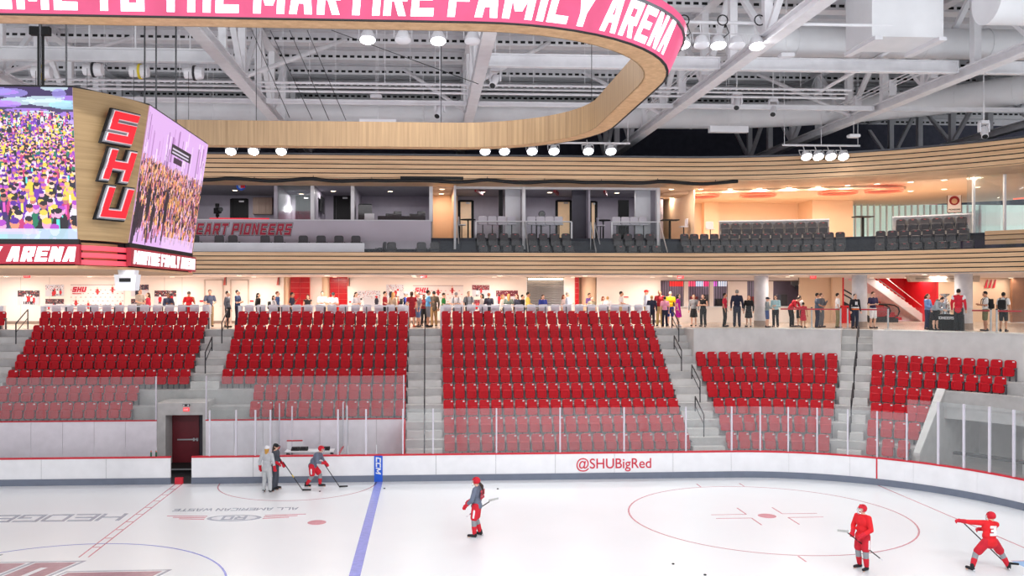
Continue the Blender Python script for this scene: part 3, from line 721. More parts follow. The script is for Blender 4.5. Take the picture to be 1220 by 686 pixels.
def tiles(u0, u1, y, nx, name='tile', z0=CF+.1, pitch=.32, yy=None):
    a = onY(u0, 350, y)[0]; b_ = onY(u1, 350, y)[0]
    pier = struct(MB().box(a, b_, y+.03, y+.5, CF, CC).obj('wall_tile_pier', mat('grout', (214, 120, 110), .7)), 'red tiled pier in the concourse wall', 'pier')
    ew = (b_-a)/nx; me = MB().box(-ew/2+.012, ew/2-.012, 0, .03, .012, pitch-.012).mesh('tile', mat('red_tile', (188, 22, 30), .2, var=.1, scale=1.2))
    z = z0
    while z < CC-.1:
        for k in range(nx): link('tile', me, pier, (a+ew*(k+.5), y, z))
        z += pitch
    return pier
tiles(346, 369, YW+.05, 2); tiles(393, 414, YW+.05, 2); tiles(685, 690, YW-.1, 1)
def column(x, y, r, z0, z1, m, label, base=None):
    t = thing('column', label, 'column', (x, y, z0))
    MB().cyl((0, 0, .3 if base else 0), (0, 0, z1-z0), r, n=28).obj('shaft', m, t, smooth=40)
    if base: MB().cyl((0, 0, 0), (0, 0, .3), r+.02, n=28).obj('base_ring', base, t, smooth=40)
    return t
for u, lab in ((341, 'cream round column left of the first red tiled pier'), (388, 'cream round column between the two red tiled piers'), (702, 'peach round column right of the narrow red tiled pier')):
    x = onY(u, 350, YW+.2)[0]; column(x, YW+.35, .23 if u < 600 else .42, CF, CC, PEACH, lab)
for u, lab in ((907, 'pale grey round column right of the concession stand'), (1024, 'pale grey round column in front of the escalator'), (1148, 'pale grey round column behind the silver trophy table')):
    s_ = X_(u, 10.9); x, y = path(s_, 10.9); column(x, y, .36 if u < 1100 else .39, CF, CC, mat('column_grey', (196, 196, 202), .5), lab, mat('column_base', (150, 136, 128), .6))
# doors in the left wall
for k, (u0, u1) in enumerate(((244, 266), (275, 296))):
    a, b_ = onY(u0, 350, YW)[0], onY(u1, 350, YW)[0]; zt_ = onY(u0, 333, YW)[2]
    d_ = struct(link('door_%d' % (k+2), None, None, ((a+b_)/2, YW, CF)), '%s flush cream door in the concourse wall' % ('left' if k == 0 else 'right'), 'door'); hw = (b_-a)/2; h = zt_-CF
    MB().box(-hw+.06, hw-.06, -.02, 0, 0, h-.06).obj('door_leaf', CREAM, d_)
    FM = mat('door_frame', (206, 190, 180), .5)
    for sx in (-1, 1): MB().box(sx*hw-.04, sx*hw+.04, -.05, 0, 0, h).obj('door_jamb', FM, d_)
    MB().box(-hw, hw, -.05, 0, h-.06, h+.02).obj('door_head', FM, d_)
    MB().cyl((hw-.18, -.07, 1.0), (hw-.08, -.07, 1.0), .018, n=8).obj('door_handle', ALU, d_)
# grey roller shutter with warm light strip
a, b_ = onY(627, 350, YW)[0], onY(673, 350, YW)[0]
t = thing('roller_shutter', 'grey slatted roller shutter under a strip of warm light', 'shutter', ((a+b_)/2, YW+.1, CF)); hw = (b_-a)/2
sl = MB().prism([(0, .004), (-.03, .05), (0, .096)], -hw+.05, hw-.05, 'x').mesh('slat', mat('shutter_grey', (138, 138, 142), .4, metal=.3))
for k in range(26): link('slat', sl, t, (0, .02, .1*k))
for sx in (-1, 1): MB().box(sx*hw-.05, sx*hw+.05, -.04, .1, 0, 2.6).obj('guide_rail', WHITE, t)
MB().box(-hw*.9, hw*.9, -.12, -.04, 2.5, 2.58).obj('light_strip', WARML, t)
MB().box(-hw*.35, hw*.75, -.35, -.05, 0, .95).obj('service_counter', CONCL, t)
# concession stand with bar grilles and screens
YC = YW
cl_in = bpy.data.lights.new('stand_fill_light', 'AREA'); cl_in.shape = 'DISK'; cl_in.size = .6; cl_in.energy = 22; cl_in.color = (1, .9, .9)  # unseen lights added to brighten the stand interior
a, b_ = onY(787, 350, YC)[0], onY(953, 350, YC)[0]
cs = thing('concession_stand', 'concession stand with dark bar grilles above a white counter', 'concession stand', ((a+b_)/2, YC, CF)); hw = (b_-a)/2; cx0 = (a+b_)/2
zl, zh = onY(800, 366, YC)[2]-CF, onY(800, 334, YC)[2]-CF
MB().box(-hw, hw, 0, .3, 0, zl).obj('counter_front', CREAM, cs); MB().box(-hw, hw, -.12, .35, zl, zl+.05).obj('counter_top', WHITE, cs)
MB().box(-hw, hw, 0, .25, zh, CC-CF).obj('head_panel', CREAM, cs); MB().box(-hw, hw, -.04, .0, zh-.05, zh).obj('head_rail', mat('bronze', (120, 104, 96), .4, metal=.4), cs)
MB().box(-hw-1, hw+1.6, 2.2, 2.3, 0, CC-CF).obj('rear_wall', mat('concession_dark', (122, 112, 126), .6), cs)
for xx in (-hw*.7, -.5, hw*.6): link('stand_fill_light', cl_in, cs, (xx, 1.2, CC-CF-.06))
for u0, u1 in ((815, 820), (845.5, 850), (867, 890), (915, 921)):
    p0, p1 = onY(u0, 350, YC)[0]-cx0, onY(u1, 350, YC)[0]-cx0; MB().box(p0, p1, -.03, .2, zl, zh).obj('mullion', CREAM, cs)
bar = MB().box(-.014, .014, -.014, .014, 0, zh-zl).mesh('grille_bar', DARKM)
for u0, u1 in ((789, 815), (820, 845.5), (850, 867), (890, 905)):
    p0, p1 = onY(u0, 350, YC)[0]-cx0, onY(u1, 350, YC)[0]-cx0; n = int((p1-p0)/.13)
    for k in range(n+1): link('grille_bar', bar, cs, (p0+(p1-p0)*k/n, .05, zl))
for u0, u1, cl in ((798, 815, (236, 52, 50)), (820, 829, (240, 80, 110)), (829, 838, (196, 214, 240)), (838, 845, (236, 60, 120)), (850, 854, (196, 90, 190)), (856, 866, (206, 214, 228))):
    p0, p1 = onY(u0, 350, YC+.6)[0]-cx0, onY(u1, 350, YC+.6)[0]-cx0
    MB().box(p0, p1, .6, .66, onY(800, 341, YC+.6)[2]-CF, onY(800, 334.6, YC+.6)[2]-CF).obj('menu_screen', mat('menu_%d' % u0, cl, .3, var=0, emit=1.0), cs)
for k, u in enumerate((805, 828, 842, 858, 897, 934)):
    p0 = onY(u, 350, YC+.9)[0]-cx0; MB().box(p0-.2, p0+.2, .9, 1.3, zl, zl+.5+.12*(k % 3)).obj('counter_appliance', [DARKM, mat('popcorn_red', (150, 40, 44), .4), GREYM][k % 3], cs)
# right-hand lobby walls
lob = struct(link('wall_lobby', None), 'warm peach lobby walls behind the concourse', 'wall')
def lseg(u0, u1, m, y=YW, z0=CF, z1=CC, t=.2, nm='wall_panel'):
    MB().box(onY(u0, 350, y)[0], onY(u1, 350, y)[0], y, y+t, z0, z1).obj(nm, m, lob)
lseg(953, 992, PEACH, YW-.2); lseg(992, 1003.5, PEACH, YW-.5); lseg(1118, 1206, PEACH); lseg(990, 1300, PEACH, YW+9, CF, 14)
LRED = mat('lobby_red', (222, 30, 44), .45, var=.03)
lseg(1003, 1005.5, LRED, YW-.1, CF, CC, 7)
lseg(1040, 1117, LRED, YW+3.6, CF, 14)
lseg(1116, 1118, LRED, YW-.05, CF, CC, 4)
lseg(1206, 1260, mat('brown_door_wall', (150, 104, 76), .5), YW-.6)
lseg(1004, 1013, LRED, YW-1.4, CF, onY(1004, 364, YW-1.4)[2], .5, 'red_kiosk')
# staircase with every step
st = thing('lobby_staircase', 'pale staircase rising leftwards against the red lobby wall', 'stairs', (0, 0, 0))
xb, xt = onY(1104, 385, YW+2)[0], onY(1030, 330, YW+2)[0]
n = 17; e = (xb-xt-.0)/n
SW = mat('stair_pale', (240, 206, 190), .5)
xs0 = xb
for k in range(n+8):
    x1 = xs0-e*k; MB().box(x1-e-.02, x1, YW+1.6, YW+3.6, max(CF, CF+.165*k-.3), CF+.165*(k+1)).obj('step', SW, st)
MB().prism([(xs0+.1, CF), (xs0-e*25, CF+.165*25), (xs0-e*25, CF+.165*25-.5), (xs0-.6, CF)], YW+1.5, YW+1.6, 'y').obj('stringer', WHITE, st)
MB().tube([(xs0, YW+3.5, CF+.95), (xs0-e*25, YW+3.5, CF+.95+.165*25)], .03, 6).obj('wall_rail', WHITE, st)
MB().tube([(xs0-.5, YW+1.55, CF+.9), (xs0-e*25, YW+1.55, CF+.8+.165*25)], .02, 6).obj('side_rail', WHITE, st)
# escalator
es = thing('escalator', 'escalator with black handrail loops beside the pale staircase', 'escalator', (0, 0, 0))
ex0 = onY(1074, 370, YW-.6)[0]; ex1 = onY(1040, 370, YW-.6)[0]; ez = CF+.15
slope = .58
for j, y in enumerate((YW+.0, YW+1.05)):
    xm_ = ex1-4.2
    loop = [(ex0-.1, y, ez+.85), (ex0+.12, y, ez+.72), (ex0+.2, y, ez+.5), (ex0+.12, y, ez+.26), (ex0-.15, y, ez+.12)]
    MB().tube([(xm_, y, ez+.9+4.2*slope), (ex1, y, ez+.95), (ex0-.4, y, ez+.9)]+loop+[(ex1+.4, y, ez+.1)], .045, 8).obj('handrail', BLACK, es)
    MB().prism([(ex0-.1, ez+.2), (ex0, ez+.75), (ex1, ez+.88), (xm_, ez+.85+4.2*slope), (xm_, ez+.2+4.2*slope), (ex1, ez+.2)], y-.01, y+.01, 'y').obj('balustrade_glass', GLASSF, es)
    MB().prism([(ex0+.1, CF), (ex0+.1, ez+.1), (ex1+.2, ez+.14), (xm_, ez+.2+4.2*slope), (xm_, ez-.35+4.2*slope), (ex1-.3, CF)], y-.06, y+.06, 'y').obj('skirt', DARKM if j == 0 else ALU, es)
for k in range(10): MB().box(ex1-.4*k-.4, ex1-.4*k, YW+.08, YW+.97, ez-.1+.4*slope*k-.2, ez-.05+.4*slope*k).obj('step', DARKM, es)
# hanging lobby sign
s_ = X_(1125, 8.8)
p0, p1 = onY(1082, 330, 22.2), onY(1168, 330, 22.2)
t = thing('hanging_sign', 'long grey hanging sign near the concourse ceiling', 'sign', ((p0[0]+p1[0])/2, 22.2, CC)); hw = (p1[0]-p0[0])/2
MB().prism([(-hw+.0, -.02), (hw, -.02), (hw-.05, -.33), (-hw+.15, -.33)], 0, .3, 'y').obj('sign_board', mat('sign_taupe', (196, 180, 166), .6), t)
MB().box(-hw*.8, hw*.8, -.02, -.0, -.2, -.14).obj('sign_line', mat('sign_line_grey', (140, 128, 120), .6), t)
# warm concourse downlights, each with its own light
DL = MB().lathe([(.13, 0), (.13, -.03), (.1, -.035)], 14).mesh('lens', WARML); DLH = MB().lathe([(.17, .0), (.17, -.02), (.14, -.03)], 14).mesh('trim_ring', WHITE)
cl = bpy.data.lights.new('concourse_light', 'AREA'); cl.shape = 'DISK'; cl.size = .9; cl.energy = CONCOURSE_W; cl.color = (1, .88, .77)
def downlight(x, y, z, data, label, group):
    t = thing('downlight', label, 'lamp', (x, y, z), 0, group); link('lens', DL, t); link('trim_ring', DLH, t); link('downlight_light', data, t, (0, 0, -.06)); return t
s_ = -13.; kd = -1
while s_ < S_END:
    kd += 1
    for dd in (10.3, 14.2):
        x, y = path(s_, dd); downlight(x, y, CC, cl, 'round warm downlight %s from left in the %s concourse ceiling row' % (ORD[kd], 'front' if dd < 12 else 'rear'), 'concourse downlights')
    s_ += 4.4 if s_ < RC[0] else 5.2
cll = cl.copy(); cll.energy = 24
for k, u in enumerate((1020, 1060, 1100, 1140, 1180)):
    x = onY(u, 350, YW+1)[0]
    downlight(x, YW-.9, CC, cll, 'round warm downlight in front of the lobby stairs, %s from left' % ORD[k], 'lobby downlights'); downlight(x, YW+1.2, CC, cll, 'round warm downlight over the lobby stairs, %s from left' % ORD[k], 'lobby stair downlights')

# ------------------------------------------------------------------ timber fascias, every slat a part
DF = 8.0
def fascia(name, z0, z1, n, label, lip=0):
    f_ = struct(link(name, None), label, 'fascia')
    MB().sweep([(DF+.05, z0), (DF+.3, z0), (DF+.3, z1), (DF+.05, z1)], -18, S_END).obj('backing', BLACK, f_)
    p_ = (z1-z0)/n
    for k in range(n):
        MB().sweep([(DF+.03*0, z0+p_*k+.025), (DF+.06, z0+p_*k+.025), (DF+.06, z0+p_*(k+1)-.025), (DF, z0+p_*(k+1)-.025)], -18, S_END).obj('slat', WOODH, f_)
    return f_
fl = fascia('trim_fascia_lower', CC+.02, 9.44, 5, 'lower curved timber slat fascia under the suites')
fu = fascia('trim_fascia_upper', 13.02, 14.12, 5, 'upper curved timber slat fascia over the suites')
MB().sweep([(DF, 12.98), (10.4, 12.9), (10.4, 12.94), (DF, 13.02)], -18, S_END).obj('soffit', WOODH, fu)
MB().sweep([(DF+.02, 14.12), (24, 14.12), (24, 14.2), (DF+.02, 14.2)], -18, S_END).obj('top_ledge', GREYM, fu)
# rolled black safety net slung under the upper fascia
net = thing('rolled_net', 'rolled black safety net sagging along the upper fascia', 'net', (0, 0, 0))
pts = []
s_ = -14.
while s_ < X_(885, 8.1):
    x, y = path(s_, DF-.03); pts.append((x, y, 12.93-.07*abs(math.sin(s_*.75))+.03*math.sin(s_*2.1))); s_ += .35
MB().tube(pts, .085, 6).obj('net_roll', BLACK, net)
me = MB().box(-.012, .012, -.02, .02, 0, .16).mesh('strap', DARKM)
for k in range(4, len(pts), 8): link('strap', me, net, pts[k])
nb0, nb1 = onD(477, 205, DF-.06), onD(552, 213, DF-.06)
MB().box(nb0[0], nb1[0], YB+DF-.05, YB+DF-.02, 12.95, 13.1).obj('folded_end', BLACK, net)

# ------------------------------------------------------------------ suite level
SF = 10.3; SC = 12.92
lv = struct(link('floor_suite_level', None), 'dark stepped floor of the suite level', 'floor')
for d0, d1_, z in ((8.3, 9.42, 9.0), (9.42, 10.3, 9.65), (10.3, 24, 10.26)):
    MB().sweep([(d0, 8.5), (d1_, 8.5), (d1_, z), (d0, z)], -18, S_END).obj('floor_step', CARPET, lv)
struct(MB().sweep([(10.4, SC), (24, SC), (24, SC+.1), (10.4, SC+.1)], -18, 21.6).obj('ceiling_suites', mat('suite_ceiling', (150, 146, 152), .7)), 'grey suite ceiling', 'ceiling')
struct(MB().sweep([(10.4, SC), (24, SC), (24, SC+.1), (10.4, SC+.1)], 21.62, S_END).obj('ceiling_lounge', PEACH), 'warm pale lounge ceiling', 'ceiling')
struct(MB().sweep([(11.6, 10.27), (23, 10.27), (23, 10.3), (11.6, 10.3)], 21.8, S_END).obj('floor_lounge_bounce', TERR), 'pale slab added on the lounge floor to bounce light', 'floor')  # pale slab added so light bounces up to the lounge ceiling
sg_ = struct(link('wall_suite_guard', None), 'clear glass guard along the suite front', 'guard')
panels(X_(434, 8.3), S_END-1, 2.4, lambda s0, s1: pane(sg_, s0, s1, 8.22, 9.44, 10.0, GLASSF))
sw = struct(link('wall_suites', None), 'grey dividing walls of the suites', 'wall')
YS = YB+10.35; YSB = 28.3
def sx(u, y=YS): return onY(u, 250, y)[0]
def swall(x0, x1, y0, y1, z0, z1, m, nm='wall_panel'): return MB().box(x0, x1, y0, y1, z0, z1).obj(nm, m, sw)
swall(-18, sx(514, YSB), YSB, YSB+.2, SF, SC, GREYW); swall(sx(514, YSB), sx(545, YSB), YSB-.6, YSB-.4, SF, SC, PEACH); swall(sx(541, YSB), sx(790, YSB), YSB, YSB+.2, SF, SC, GREYW)
# press balustrade and its lettering
bal = thing('press_balustrade', 'pale press box front wall with dark-outlined red lettering', 'wall panel', (0, 0, 0))
zb0, zb1 = onY(400, 290, YS)[2], onY(400, 263, YS)[2]
MB().box(-16, sx(513.5), YS-.14, YS-.06, 9.66, zb1).obj('front_panel', mat('balustrade_lilac', (206, 198, 210), .45, var=.03, scale=.5), bal)
MB().box(-16, sx(513.5), YS-.16, YS+.3, zb1, zb1+.05).obj('worktop', WHITE, bal)
x0_, x1_ = sx(224.5), sx(349); zz0, zz1 = onY(300, 280, YS)[2], onY(300, 266.5, YS)[2]
h = zz1-zz0
for grow, mm, th, nm in ((.05, BLACK, .012, 'lettering_outline'), (.026, mat('letter_grey', (214, 208, 214), .5), .02, 'lettering_rim'), (0, mat('letter_red', (188, 26, 60), .4, var=0), .03, 'lettering')):
    q, wd = block_text('HEART PIONEERS', h, .8, .22, .3, .26, grow); k = (x1_-x0_)/(wd+.3*h)
    letter_mb(q, lambda x, y, e: (x0_+x*k, YS-.14-e, zz0+y), th).obj(nm, mm, bal)
# press table in front
yt = YB+9.0
zt0, zt1 = onY(300, 303, yt)[2], onY(300, 290, yt)[2]
t = thing('press_table', 'long white press table front above the lower fascia', 'table', ((-14+onY(434, 295, yt)[0])/2, yt, 9.0)); hw = (onY(434, 295, yt)[0]+14)/2
MB().box(-hw, hw, 0, .05, .02, zt1-9.0).obj('front_panel', WHITE, t); MB().box(-hw, hw, 0, .6, zt1-9.0, zt1-8.96).obj('table_top', WHITE, t)
# office chairs
def office(p, rz, label, seated=True):
    t = thing('office_chair', label, 'chair', p, rz, 'black office chairs at the press table')
    link('backrest', OB, t); link('seat', OS, t); link('column', OCm, t); link('base', OBs, t)
    for k in (-1, 1): link('armrest', OA, t, (k*.26, 0, 0))
OB = MB().slab(.46, .5, .05, .1, (0, .2, .5), .05, .01, tilt=.1).mesh('backrest', SEATK, 40)
OS = MB().prism([(-.24, -.22), (.24, -.22), (.22, .22), (-.22, .22)], .42, .5, 'z').mesh('seat', SEATK)
OCm = MB().cyl((0, 0, .08), (0, 0, .42), .03, n=8).mesh('column', DARKM)
b5 = MB()
for k in range(5): b5.cyl((0, 0, .1), (.28*math.cos(k*1.2566), .28*math.sin(k*1.2566), .04), .025, .02, 6)
OBs = b5.mesh('base', DARKM); OA = MB().box(-.025, .025, -.15, .15, .66, .69).box(-.015, .015, -.03, .03, .45, .66).mesh('armrest', DARKM)
for k, u in enumerate((235, 264, 280, 318, 334, 363, 384, 405, 425)):
    x = onY(u, 290, yt+1.1)[0]; office((x, yt+.86, 9.32), PI, 'black chair back showing over the white press table, %s from left' % ORD[k])
for u, rz, lab in ((452, -1.2, 'black office chair turned sideways at the end of the press table'), (466, 0, 'black office chair second from the press table end'), (502, 0, 'black office chair left of the warm corridor'), (518, 0, 'black office chair in front of the warm corridor')):
    x = onY(u, 295, yt)[0]; office((x, yt+.2, 9.0), rz, lab)
# press-box interior: posts, glass, doors, cabinet, television, camera
for u in (372, 420, 513.5): swall(sx(u)-.09, sx(u)+.09, YS, YS+.3, zb1, SC, WHITE, 'post')
swall(sx(326), sx(330), YS+.1, YSB, zb1, SC, GREYW, 'partition')
swall(sx(420), sx(422), YS+.2, YSB, SF, SC, GREYW, 'partition'); swall(sx(372), sx(374), YS+.2, YSB, SF, SC, GREYW, 'partition'); swall(sx(512.5), sx(514.5), YS+.2, YSB, SF, SC, GREYW, 'partition')
MB().box(sx(330), sx(371), YS+.3, YS+.32, zb1, SC).obj('glass_pane', GLASSD, sw)
def sdoor(u0, u1, vtop, k, label, glassy=None, y=YSB):
    a, b_ = onY(u0, 250, y)[0], onY(u1, 250, y)[0]; h = onY(u0, vtop, y)[2]-SF
    d_ = struct(link('door_%d' % k, None, None, ((a+b_)/2, y, SF)), label, 'door'); hw = (b_-a)/2
    MB().box(-hw+.08, hw-.08, -.06, 0, 0, h-.06).obj('door_leaf', BLACK if not glassy else glassy, d_)
    for s2 in (-1, 1): MB().box(s2*hw-.07, s2*hw+.07, -.1, 0, 0, h).obj('door_jamb', BLACK, d_)
    MB().box(-hw, hw, -.1, 0, h-.08, h+.03).obj('door_head', BLACK, d_); MB().box(0, hw*.6, -.14, -.06, h-.18, h-.1).obj('door_closer', ALU, d_)
WARMG = mat('warm_door_glass', (226, 190, 150), .3, emit=.25)
sdoor(276, 294.5, 237, 4, 'dark door at the rear of the press box camera bay'); sdoor(354, 371, 233, 5, 'dark door behind the glazed press room'); sdoor(399, 418, 233, 6, 'dark door beside the wall television')
sdoor(547, 563, 239, 7, 'black framed door with warm glass in the first suite', WARMG); sdoor(663, 680, 239, 8, 'black framed door with warm glass in the second suite', WARMG); sdoor(703, 710, 240, 9, 'black framed door with warm glass in the third suite', WARMG)
a, b_ = onY(301, 250, YSB-.4)[0], onY(324, 250, YSB-.4)[0]
t = thing('wall_cabinet', 'pale wood wall cabinet in the press box', 'cabinet', ((a+b_)/2, YSB-.35, onY(301, 255, YSB-.4)[2])); hw = (b_-a)/2
WC = wood_mat('wood_cabinet', (146, 120, 104), (168, 140, 122), (6, 6, .3)); zc = onY(301, 235, YSB-.4)[2]-onY(301, 255, YSB-.4)[2]
MB().box(-hw, hw, 0, .33, 0, zc).obj('cabinet_body', WC, t)
for k in range(3): MB().box(-hw+2*hw*k/3+.015, -hw+2*hw*(k+1)/3-.015, -.02, 0, .02, zc-.02).obj('cabinet_door', WC, t)
p0 = onY(381, 246, YS+2.5)
t = thing('television', 'black flat television on the press room wall', 'television', (sx(374)+.1, YS+2.6, onY(381, 254, YS+2.6)[2]), PI/2)
MB().box(-.75, .75, -.06, 0, 0, .85).obj('screen', BLACKG, t); MB().box(-.15, .15, 0, .06, .3, .5).obj('bracket', DARKM, t)
p = onY(258, 262, YS+.9)
t = thing('broadcast_camera', 'black broadcast camera on a tripod in the press box', 'camera', (p[0], YS+1.1, SF), .5)
for k in range(3):
    a_ = k*2.094+.5; MB().cyl((0, 0, 1.15), (.38*math.cos(a_), .38*math.sin(a_), 0), .03, .02, 6).obj('tripod_leg', BLACK, t)
MB().lathe([(.09, 1.1), (.1, 1.2), (.05, 1.26)], 10).obj('tripod_head', BLACK, t)
MB().box(-.13, .13, -.3, .25, 1.26, 1.55).obj('camera_body', BLACK, t); MB().cyl((0, -.3, 1.42), (0, -.62, 1.42), .09, .12, 12).obj('lens_barrel', BLACKG, t); MB().box(-.06, .1, .0, .22, 1.6, 1.78).obj('viewfinder', BLACK, t); MB().cyl((0, -.1, 1.55), (0, -.1, 1.64), .025, n=6).obj('top_handle', BLACK, t)
p = onY(287, 221, YS+.1)
t = thing('hanging_emblem', 'round blue and red hanging emblem in the press box', 'emblem', (p[0], YS+.15, p[2]))
MB().cyl((0, -.02, 0), (0, .02, 0), .24, n=20).obj('disc', BLUEP, t); MB().cyl((0, -.03, 0), (0, -.02, 0), .15, n=16).obj('disc_field', mat('emblem_pale', (160, 190, 220), .5), t); MB().box(-.02, .2, -.04, -.03, -.12, .06).obj('emblem_mark', REDP, t); MB().cyl((0, 0, .24), (0, 0, SC-p[2]), .01, n=5).obj('hanger', DARKM, t)
a, b_ = onY(250, 262, YS+.4)[0], onY(321, 262, YS+.4)[0]
t = thing('desk_screen_strip', 'low red glowing display strip on the press box worktop', 'screen', ((a+b_)/2, YS+.35, zb1+.05))
MB().box(-(b_-a)/2, (b_-a)/2, 0, .05, 0, .1).obj('display', mat('strip_red', (230, 40, 60), .4, var=0, emit=.8), t); MB().box(-(b_-a)/2, (b_-a)/2, .05, .12, 0, .08).obj('display_back', BLACK, t)
x = sx(434)
t = thing('equipment_rack', 'tall black equipment case beside the control desk', 'equipment case', (x, YS+.9, SF))
MB().box(-.32, .32, -.3, .3, .06, 1.75).obj('case_body', BLACK, t); MB().box(-.36, .36, -.34, -.3, .1, 1.7).obj('case_door', BLACKG, t)
for k in (-1, 1): MB().cyl((k*.25, 0, 0), (k*.25, 0, .07), .05, n=8).obj('caster', DARKM, t)
x0, x1 = sx(446), sx(510)
t = thing('control_desk', 'cluttered control desk at the press box worktop', 'desk', ((x0+x1)/2, YS+.5, SF)); hw = (x1-x0)/2
MB().box(-hw, hw, -.2, .35, .78, .83).obj('desk_top', DARKM, t)
for k in (-1, 1): MB().box(k*hw*.95-.03, k*hw*.95+.03, -.2, .3, 0, .78).obj('desk_leg', DARKM, t)
for k in range(6):
    x = -hw+.35+k*(2*hw-.7)/5; hh = .22+.12*((k*7) % 3)
    tt = thing('monitor', 'black monitor on the control desk, %s from left' % ORD[k], 'monitor', ((x0+x1)/2+x, YS+.55, SF+.83), 0, 'monitors on the control desk')
    MB().slab(.42, hh, .04, .02, (0, 0, .08), .02, .004).obj('screen', BLACKG, tt); MB().cyl((0, .03, 0), (0, .03, .12), .03, n=6).obj('stand', BLACK, tt); MB().box(-.12, .12, -.05, .1, 0, .015).obj('foot', BLACK, tt)
p = onY(440, 258, YS+.3)
tt = thing('white_monitor', 'white panel propped at the left of the control desk', 'panel', (p[0], YS+.3, zb1+.05)); MB().slab(.5, .36, .03, .02, (0, 0, .0), .02, .004).obj('panel', WHITE, tt); MB().box(-.1, .1, .0, .15, 0, .02).obj('foot', WHITE, tt)
# warm corridor with framed picture
cor = struct(link('wall_corridor', None), 'warm corridor walls between press box and suites', 'wall')
MB().box(sx(514.5), sx(516), YS+.2, YSB-.6, SF, SC).obj('wall_panel', PEACH, cor); MB().box(sx(541), sx(543), YS+.0, YSB-.6, SF, SC).obj('wall_panel', PEACH, cor)
MB().box(sx(540.5), sx(543), YS-.4, YS+.1, 9.65, SC).obj('end_post', WHITE, cor)
cw = bpy.data.lights.new('club_light', 'AREA'); cw.shape = 'DISK'; cw.size = .8; cw.energy = CLUB_W; cw.color = (1, .84, .68)
cw2 = cw.copy(); cw2.energy = 20
downlight(sx(527), YS+1.2, SC, cw2, 'warm round downlight in the corridor ceiling, nearer one', 'corridor downlights'); downlight(sx(527), YS+3.4, SC, cw2, 'warm round downlight in the corridor ceiling, farther one', 'corridor downlights')
for k in range(4):
    MB().sweep([(9.42+.22*k, 9.2), (10.4, 9.2), (10.4, 9.1+.28*k), (9.42+.22*k, 9.1+.28*k)], sx(514), sx(540)).obj('corridor_step', CARPET, lv)
# suites: partitions, rails, seats, furniture
for a, b_ in ((602, 624), (757, 782)): swall(sx(a, YS+1.2), sx(b_, YS+1.2), YS+1.2, YS+1.4, SF, SC, WHITE, 'white_pier'); 
for u in (624, 784): swall(sx(u)-.08, sx(u)+.08, YS-.1, YS+.2, 9.65, SC, WHITE, 'post')
swall(sx(624)-.05, sx(624)+.05, YS+.2, YSB, SF, SC, GREYW, 'partition'); swall(sx(703)-.05, sx(703)+.05, YS+.2, YSB, SF, SC, GREYW, 'partition'); swall(sx(783)-.05, sx(783)+.05, YS+.2, YSB, SF, SC, GREYW, 'partition')
swall(sx(685), sx(702), YS+.9, YS+1.0, SF, SC, DARKW, 'dark_panel'); swall(sx(597), sx(602), YS+1.5, YS+1.6, SF, SC, BLACK, 'dark_panel'); swall(sx(744), sx(757), YS+1.5, YS+1.6, SF, SC-.5, BLACK, 'dark_panel'); swall(sx(541.5), sx(785), YS-.05, YS+.25, SC-.12, SC, WHITE, 'head_rail')
su = bpy.data.lights.new('suite_light', 'AREA'); su.shape = 'DISK'; su.size = .8; su.energy = SUITE_W; su.color = (1, .95, .95)
for u, lab in ((280, 'press camera bay'), (359, 'glazed press room'), (397, 'television room'), (465, 'control desk room'), (575, 'first suite'), (655, 'second suite'), (735, 'third suite')):
    ys_ = YS+(3.9 if u == 359 else 2.4); downlight(onY(u, 250, ys_)[0], ys_, SC, su, 'small round downlight in the ceiling of the %s' % lab, 'suite downlights')
blk0 = None
def black_seat(x, y, z, rz, lab, grp):
    global blk0
    if blk0 is None:
        blk0 = seat_proto('padded_chair', SEATK, lab, 'seat'); blk0['group'] = grp; blk0.location = (x, y, z); blk0.rotation_euler = (0, 0, rz)
        for c_ in blk0.children:
            if c_.name.startswith('number_plate'): c_.data = MB().box(-.05, .05, .05, .1, .77, .8).mesh('number_plate', mat('plate_red', (214, 110, 110), .4))
    else: tree_copy(blk0, (x, y, z), rz, lab, grp)
for nm, a0, a1, b0, b1 in (('first suite', 573, 614, 576, 619), ('second suite', 634, 674.5, 637, 679), ('third suite', 735.5, 775, 740, 783)):
    for k in range(4):
        black_seat(onY(a0+(a1-a0)*k/3, 280, YB+9.95)[0], YB+9.95, 9.65, 0, 'black padded seat %s from left in the upper row of the %s' % (ORD[k], nm), 'black suite seats')
        black_seat(onY(b0+(b1-b0)*k/3, 295, YB+9.0)[0], YB+9.0, 9.0, 0, 'black padded seat %s from left in the lower row of the %s' % (ORD[k], nm), 'black suite seats')
def bar_rail(x0, x1, y, z, h, lab):
    t = thing('bar_rail', lab, 'rail', ((x0+x1)/2, y, z)); hw = (x1-x0)/2
    MB().box(-hw, hw, -.05, .2, h-.05, h).obj('counter_top', WHITE, t)
    for k in (-1, 1): MB().box(k*hw-.04, k*hw+.04, -.04, .04, -.6, h-.05).obj('post', WHITE, t)
    MB().box(-hw, hw, 0, .02, .05, h-.06).obj('glass_pane', GLASSF, t)
wst = None
for nm, a, b_ in (('first suite', 567, 624), ('second suite', 626, 681), ('third suite', 729, 783)):
    bar_rail(sx(a), sx(b_), YS, SF, .86, 'white topped rail behind the seats of the %s' % nm)
    for k in range(4):
        x = sx(a+9+(b_-a-22)*k/3)
        tt = tree_copy(wc, (x, YS+.6, SF+.0), 0, 'white bar chair %s from left inside the %s' % (ORD[k], nm), 'white bar chairs in the suites')
